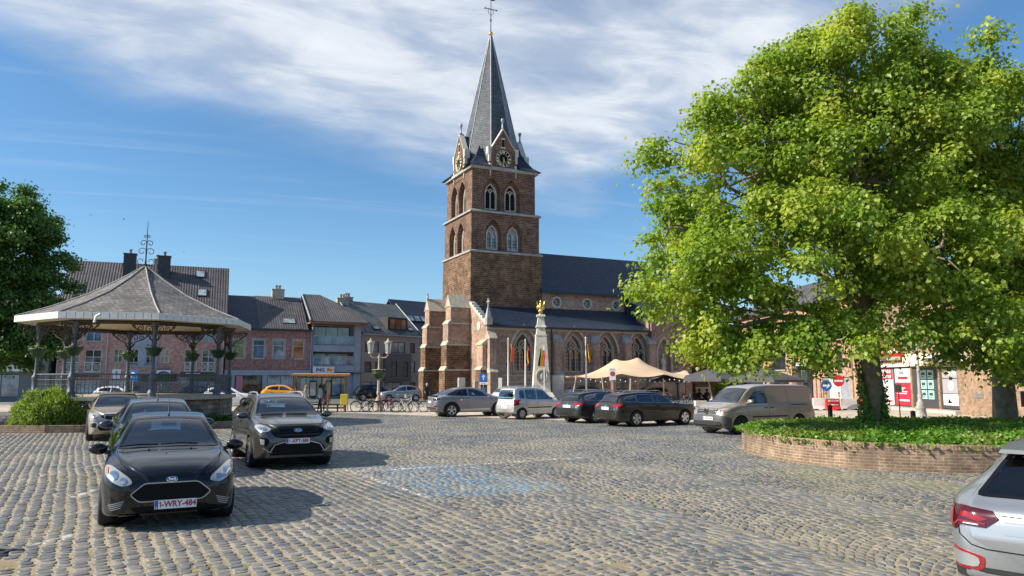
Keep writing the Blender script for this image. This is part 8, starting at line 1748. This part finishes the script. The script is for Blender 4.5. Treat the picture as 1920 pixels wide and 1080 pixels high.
mb = MB(); mb.tube([(.36 * math.cos(t), -.60, 2.25 + .46 * math.sin(t)) for t in np.linspace(0, 6.283, 23)[:-1]], .07, 6, closed=True)
for k in range(22): a = k * 6.283 / 22; mb.tube([(.36 * math.cos(a), -.66, 2.25 + .46 * math.sin(a)), (.30 * math.cos(a + .2), -.68, 2.25 + .38 * math.sin(a + .2))], [.05, .01], 4)
mb.lathe([(0, 1.95), (.12, 2.0), (.16, 2.25), (.1, 2.5), (0, 2.55)], 8, 0, (0, -.56, 0)); mb.build('wreath', M['stone_grey'], b)
mb = MB(); mb.lathe([(.2, 6.5), (.16, 6.6), (.13, 6.75), (.2, 6.95), (.22, 7.1), (.12, 7.3), (.07, 7.36), (.1, 7.46), (.08, 7.58), (0, 7.62)], 10)
for s in (-1, 1): mb.tube([(s * .12, 0, 7.2), (s * .32, -.05, 7.32), (s * .36, -.08, 7.55)], [.09, .07, .03], 6); mb.tube([(s * .1, .06, 7.15), (s * .3, .12, 7.1), (s * .28, .1, 6.85)], [.08, .1, .03], 6)
mb.tube([(.1, -.1, 6.9), (-.16, -.2, 6.75), (-.1, -.16, 6.55)], [.09, .07, .05], 6); g_ = mb.build('gilded_figure', M['gold'], b); g_.scale = (.78, .78, .9); g_.location = (0, 0, .65)
MB().box(.75, 1.55, -.35, .35, .0, 2.3).box(1.55, 1.95, -.3, .3, 0, 1.1).box(.7, 2.1, -.5, .5, 0, .25).build('side_slab', M['stone_grey'], b)
def flag(parent, x, z, w, h, seed, vertical=True):
    rg_ = random.Random(seed); mb = MB(); n, m_ = 9, 10
    for j in range(3):
        vs = []
        for i in range(m_ + 1):
            for k in range(4):
                u = (j + k / 3) / 3; t = i / m_; fold = .05 * math.sin(u * 9 + t * 2 + seed) + .04 * math.sin(u * 17 + seed * 2)
                vs.append((x + w * (u * (.35 + .2 * t) + .1 * math.sin(t * 3 + seed)), fold, z - h * t - u * .12 + .1 * u * t))
        mb.add(vs, [(i * 4 + k, i * 4 + k + 1, (i + 1) * 4 + k + 1, (i + 1) * 4 + k) for i in range(m_) for k in range(3)], j, True)
    return mb.build('flag', [M['flag_black'], M['flag_yellow'], M['flag_red']], parent)
def fpole(label, px, Y, top, sd, flh=1.2, w=.8):
    r = empty('flagpole', (wx(px, Y), Y, 0), 0, label, 'flagpole', 'flagpoles around the monument')
    MB().lathe([(.07, 0), (.06, 2), (.045, top), (.07, top + .03), (0, top + .1)], 8).build('pole', M['white_paint'], r); f = flag(r, .06, top - .35, w, flh, sd)
fpole('white flagpole left of the monument with folded black yellow red flag, furthest left', 953, 55, 5.0, 1, 1.3, .6)
fpole('white flagpole close beside the monument with narrow hanging flag', 985, 54, 4.85, 3, 1.3, .5)
fpole('white flagpole right of the monument, before the sand coloured tent', 1098, 52, 4.9, 5, 1.3, .5)
r = empty('flag_staff', (wx(1020, 50.6), 50.5, 0), 0, 'small flag on a thin staff right in front of the obelisk', 'flag')
MB().tube([(0, 0, 0), (0, 0, 4.3)], .03, 6).build('staff', M['white_paint'], r); flag(r, -.35, 4.1, .9, 1.2, 8)
# ---------------------------------------------------------------- signs and stones
def spost(label, x, y, h, mats, plates, rz=0., name='street_sign', cat='sign', pm='galv', pr=.03):
    r = empty(name, (x, y, 0), rz, label, cat); MB().tube([(0, 0, 0), (0, 0, h)], pr, 8).build('post', M[pm], r)
    for fn in plates: mb = MB(); nm = fn(mb); mb.build(nm or 'sign_plate', [M[k] for k in mats], r)
    return r
def arrow_sq(mb): 
    mb.box(-.32, .32, -.05, -.03, 1.85, 2.49, 0).box(-.035, .035, -.056, -.05, 1.98, 2.25, 1).prism([(-.14, 2.2), (.14, 2.2), (0, 2.4)], -.056, -.05, 1); mb.box(-.32, .32, -.05, -.03, 1.62, 1.80, 1).box(-.2, .2, -.054, -.05, 1.68, 1.72, 0)
spost('blue square one way sign with white arrow before the church door', wx(907, 59), 59, 2.5, ('sign_blue', 'sign_white'), [arrow_sq, lambda mb: mb.box(-.14, .14, -.05, -.03, 1.0, 1.4, 0) and None])
spost('tall slim white and brown information post right of the blue arrow sign', wx(938, 57), 57, .4, ('white_paint', 'iron_brown'), [lambda mb: mb.box(-.14, .14, -.04, .04, .5, 2.15, 0).box(-.14, .14, -.045, .045, 2.15, 2.6, 1).box(-.14, -.10, -.03, .03, 0, .5, 1).box(.10, .14, -.03, .03, 0, .5, 1) and None])
def nopark(mb):
    mb.box(-.17, .17, -.05, -.03, 1.98, 2.62, 0).prism(circle(0, 2.32, .135, 20), -.056, -.05, 1).prism(circle(0, 2.32, .10, 20), -.060, -.056, 2).prism([(-.08, 2.25), (-.06, 2.23), (.08, 2.39), (.06, 2.41)], -.064, -.06, 1); text_mb(mb, 'VERBODEN', .055, lambda a, b_, c: (a, -.052, 2.55 + b_), 2, .0)
mat('sign_purple', (.42, .10, .28), .5)
r = spost('white temporary no parking sign on an orange post behind the black estate', wx(1147, 40.4), 40.4, 2.6, ('sign_white', 'sign_red', 'sign_purple'), [nopark]); MB().prism([(-.12, 0), (.12, 0), (.06, 1.95), (-.06, 1.95)], -.05, .05, 0, lambda a, b_, c: (a, c + .1, b_)).build('post_sleeve', M['orange_plastic'], r, fix=True)
def psign(mb):
    mb.box(-.35, .35, -.05, -.03, 1.85, 2.75, 0); text_mb(mb, 'P', .55, lambda a, b_, c: (a - .03, -.052, 2.35 + b_), 1, .02)
spost('blue parking sign with white P seen through the bandstand', wx(255, 58), 58, 2.75, ('sign_blue', 'sign_white'), [psign])
def disc(cx, z, r_, mats, kind):
    def f(mb):
        mb.prism(circle(cx, z, r_, 28), -.05, -.03, 0)
        if kind == 'noentry': mb.box(cx - r_ * .75, cx + r_ * .75, -.056, -.05, z - r_ * .16, z + r_ * .16, 1)
        if kind == 'arrow': mb.box(cx - r_ * .65, cx + r_ * .1, -.056, -.05, z - r_ * .16, z + r_ * .16, 1).prism([(cx + r_ * .05, z - r_ * .5), (cx + r_ * .7, z), (cx + r_ * .05, z + r_ * .5)], -.056, -.05, 1)
    return f
spost('round blue sign with white arrow pointing right, on the road barrier', wx(1544, 49), 49, 1.2, ('sign_blue', 'sign_white'), [disc(0, 1.62, .36, 0, 'arrow')], R(0)).children[0].scale = (1, 1, 1.4)
r = spost('round red no entry sign with white bar above the road barrier', wx(1567, 49.5), 49.5, 1.6, ('sign_red', 'sign_white'), [disc(0, 1.92, .38, 0, 'noentry')])
for px, Y in ((1543, 48.6), (1567, 48.9)):
    r = empty('warning_lamp', (wx(px, Y), Y, .88), 0, 'yellow warning lamp on the barrier under the ' + ('blue arrow sign' if px < 1550 else 'no entry sign'), 'warning lamp'); MB().box(-.08, .08, -.05, .05, 0, .14).build('battery', M['yellow'], r); MB().lathe([(.09, 0), (.09, .02)], 12, 0, (0, 0, 0), Matrix.Translation((0, -.0, .24)) @ Matrix.Rotation(math.pi / 2, 4, 'X')).build('lens', M['lamp_amber'], r)
def barrier(label, px0, px1, Y, col, z1=.86):
    x0, x1 = wx(px0, Y), wx(px1, Y); r = empty('road_barrier', ((x0 + x1) / 2, Y, 0), 0, label, 'road barrier'); h = (x1 - x0) / 2
    MB().prism([(-.22, .05), (.22, .05), (.12, .3), (.08, z1), (-.08, z1), (-.12, .3)], -h, h, 0, lambda a, b_, c: (c, a, b_)).build('panel', M[col], r, fix=True)
    for s in (-1, 1): MB().box(s * h * .7 - .12, s * h * .7 + .12, -.3, .3, 0, .1).build('foot', M['black'], r)
    if col == 'sign_red':
        for q in (.35, .6): MB().box(-h * .7, h * .7, -.155, -.12, q, q + .06).build('stripe', M['sign_white'], r)
barrier('red plastic barrier just behind the beige van', 1500, 1516, 49.5, 'sign_red'); barrier('white plastic barrier between the van and the blue arrow sign', 1518, 1540, 49.3, 'white_paint', .8); barrier('red plastic barrier below the no entry sign', 1541, 1567, 48.9, 'sign_red', .75); barrier('pale plastic barrier right of the no entry sign', 1569, 1600, 49.6, 'planter_white', .75); barrier('narrow red barrier against the brown corner by the linden trunk', 1606, 1620, 50.2, 'sign_red', .8)
def bollard(label, x, y, h=.95, r0=.07): r = empty('bollard', (x, y, 0), 0, label, 'bollard'); MB().lathe([(r0 * 1.25, 0), (r0 * 1.2, .06), (r0, .1), (r0 * .75, h * .86), (r0 * .9, h * .88), (r0 * .8, h * .95), (0, h)], 12).build('post', M['black'], r)
bollard('black tapered bollard behind the planter, right of the beige van', wx(1549, 31), 31, 1.0, .11); bollard('short black bollard behind the ivy, beside the lamp base', wx(1702, 34), 34, .62, .13)
spost('small yellowed notice on a thin wooden post rising from the ivy', wx(1678, 23), 23, 1.78, ('cream', 'poster_grey'), [lambda mb: mb.box(-.13, .09, -.03, -.01, 1.62, 1.86, 0).box(-.10, .06, -.034, -.03, 1.68, 1.70, 1).box(-.10, .06, -.034, -.03, 1.75, 1.77, 1) and None], pm='wood_pale', pr=.018)
def backsign(mb): mb.prism(circle(0, 2.15, .42, 28), -.04, -.02, 0).box(-.3, .3, -.05, -.02, 1.05, 1.6, 0)
spost('dark back of a round road sign with box below at the right frame edge', wx(1916, 26.5), 26.5, 2.6, ('frame_dark', 'frame_dark'), [backsign], R(10), pr=.045)
for i, (lb, px, Y, w, h, m_) in enumerate((('tall grey memorial slab behind the steel grey SUV', 866, 60, .58, 2.15, 'stone_white'), ('low pale stone left of the tall memorial slab', 855, 60.2, .4, 1.1, 'stone_white'), ('narrow pointed pale stone by the corner of the church', 893, 61, .35, 1.9, 'stone'))):
    r = empty('memorial_stone', (wx(px, Y), Y, 0), R(20), lb, 'memorial stone'); MB().box(-w / 2, w / 2, -.12, .12, 0, h, bev=.04).build('slab', M[m_], r); MB().box(-w / 2 - .08, w / 2 + .08, -.2, .2, 0, .12).build('plinth', M['stone_grey'], r)
for lb, px, Y, w in (('white concrete block left of the two parked bicycles near the tent', 1268, 56, .62), ('white concrete block right of the parked bicycles near the tent', 1309, 55.5, .9), ('long white concrete seat just left of the beige van', 1352, 58, 1.1)):
    r = empty('concrete_block', (wx(px, Y), Y, 0), R(6), lb, 'block'); MB().box(-w / 2, w / 2, -.25, .25, 0.05, .46, bev=.03).build('block', M['planter_white'], r); MB().box(-w / 2 + .06, w / 2 - .06, -.2, .2, 0, .06).build('foot', M['stone_grey'], r)
r = empty('garden_wall', (wx(1326, 60), 60, 0), R(8), 'low cream wall behind the seated people under the parasol', 'wall'); MB().box(-1.0, 1.4, 0, .2, 0, 1.35).build('wall', M['cream'], r); MB().box(-1.05, 1.45, -.04, .24, 1.35, 1.42).build('coping', M['white_paint'], r)
r = empty('potted_shrub', (wx(1345, 58.5), 58.5, 0), 0, 'bright green bush beside the cream wall under the parasol', 'shrub'); MB().lathe([(.25, 0), (.35, .5), (.38, .52), (.3, .52)], 12).build('pot', M['stone_grey'], r)
def pbush():
    ng = np.random.default_rng(31); n = 1800; d = ng.normal(size=(n, 3)); d /= np.linalg.norm(d, axis=1)[:, None]; pos = d * (ng.uniform(.3, 1, n) ** .5)[:, None] * np.array([.75, .6, .6]) + np.array([0, 0, 1.15]); nr = ng.normal(size=(n, 3)); nr /= np.linalg.norm(nr, axis=1)[:, None]; leaves_mesh('foliage', pos, nr, d + [0, 0, .3], ng.uniform(.1, .2, n), .5, M['lime_leaf'], r)
pbush()
# ---------------------------------------------------------------- tent and parasols
r = empty('stretch_tent', (9.3, 57.5, 0), R(6), 'sand coloured stretch tent with two peaks in front of the church', 'tent')
def tent():
    nx_, ny_ = 44, 20; V = []; pk = [(-1.3, .3, 1.15, 1.5), (.35, -.2, 1.4, 1.3), (4.7, 1.5, .75, 1.1)]
    for j in range(ny_ + 1):
        for i in range(nx_ + 1):
            u, v = i / nx_, j / ny_; x = -4.9 + 9.9 * u + .3 * math.sin(v * 3.14) * (1 - 2 * u); y = -2.6 + 5.2 * v; y += .5 * math.sin(u * 9.42) * (1 - 2 * v) * .6
            edge = min(u, 1 - u, v, 1 - v); z = 2.05 + .25 * min(1, edge * 4)
            for px_, py_, a, s_ in pk: d_ = math.hypot(x - px_, y - py_); z += a * math.exp(-d_ / s_) * .85
            sc = abs(math.sin(u * math.pi * 3)); z += (.14 * (1 - sc) - .10 * sc) * (1 if v < .08 or v > .92 else .3)
            V.append((x, y, z))
    F = [(j * (nx_ + 1) + i, j * (nx_ + 1) + i + 1, (j + 1) * (nx_ + 1) + i + 1, (j + 1) * (nx_ + 1) + i) for j in range(ny_) for i in range(nx_)]
    mb = MB(); mb.add(V, F, 0, True).build('canopy', M['canvas_sand'], r)
    for (x, y, h, lx, ly) in ((-1.3, .3, 3.0, 0, 0), (.35, -.2, 3.2, 0, 0), (-4.9, -2.6, 2.3, -.5, -.3), (-3.0, -2.5, 2.2, .25, 0), (5, -2.6, 2.15, .3, -.2), (1.6, -2.6, 2.1, 0, 0), (-.9, -2.7, 2.1, -.1, 0), (5, 2.6, 2.6, .2, .2), (-4.9, 2.6, 2.3, -.3, .3)): MB().tube([(x + lx, y + ly, 0), (x, y, h)], .05, 7).build('pole', M['wood_pale'], r)
    for x, y in ((-4.9, -2.6), (5, -2.6), (1.6, -2.6)): MB().tube([(x, y, 2.15), (x + (1.3 if x > 2 else -1.0 if x < 0 else .2), y - 1.3, 0)], .012, 4).build('guy_rope', M['black'], r)
    mb = MB()
    for i in range(26): mb.lathe([(0, -.05), (.04, -.02), (.04, .02), (0, .05)], 6, 0, (-4.6 + i * .37, -2.65, 1.92 + .1 * math.sin(i * 1.1)))
    mb.build('light_string', M['sign_white'], r)
tent()
def parasol(label, px, Y, w, rz, zt=2.85, ze=2.0):
    r = empty('parasol', (wx(px, Y), Y, 0), rz, label, 'parasol', 'grey terrace parasols'); h = w / 2; mb = MB()
    mb.add([(-h, -h, ze), (h, -h, ze), (h, h, ze), (-h, h, ze), (0, 0, zt), (-h, -h, ze - .18), (h, -h, ze - .18), (h, h, ze - .18), (-h, h, ze - .18), (0, 0, zt - .03)], [(0, 1, 4), (1, 2, 4), (2, 3, 4), (3, 0, 4), (0, 5, 6, 1), (1, 6, 7, 2), (2, 7, 8, 3), (3, 8, 5, 0)]).build('canopy', M['canvas_grey'], r)
    MB().tube([(0, 0, 0), (0, 0, zt)], .05, 8).build('pole', M['umbrella_frame'], r); MB().box(-.4, .4, -.4, .4, 0, .08).build('base', M['stone_grey'], r)
    mb = MB()
    for sx, sy in ((-1, -1), (1, -1), (1, 1), (-1, 1)): mb.tube([(0, 0, zt - .05), (sx * h, sy * h, ze - .02)], .018, 4).tube([(0, 0, ze - .4), (sx * h * .5, sy * h * .5, (zt + ze) / 2 - .05)], .014, 4)
    mb.build('ribs', M['umbrella_frame'], r)
parasol('grey square parasol behind the roof of the beige van, right of the other parasols', 1432, 52, 3.7, R(38)); parasol('grey square parasol in the middle, above the cream wall', 1335, 56, 4.2, R(40), 2.9, 2.05); parasol('grey parasol half hidden behind the right end of the tent', 1268, 60, 3.2, R(30), 2.7, 2.0)
# birds over the bandstand roof
for i, (px, py, lb) in enumerate(((170, 403, 'small bird flying highest at the left of the sky'), (232, 411, 'small bird flying just right of the highest one'), (142, 475, 'small bird flying low near the dark tree'), (344, 473, 'small bird flying right of the bandstand finial'))):
    p = at(px, py, 45 + i * 3); r = empty('bird', tuple(p), R(40 + i * 50), lb, 'bird', sc=.5); mb = MB(); mb.lathe([(0, -.12), (.035, -.05), (.04, .03), (.015, .1), (0, .14)], 8, 0, (0, 0, 0), Matrix.Rotation(math.pi / 2, 4, 'X'))
    mb.build('body', M['black'], r)
    for s in (-1, 1): MB().prism([(0, -.05), (0, .05), (.12, .03), (.26, -.05), (.12, -.03)], -.004, .004, 0, lambda a, b_, c: (s * a, b_, .02 + a * (.5 if i % 2 else -.2) + c)).build('wing', M['black'], r)
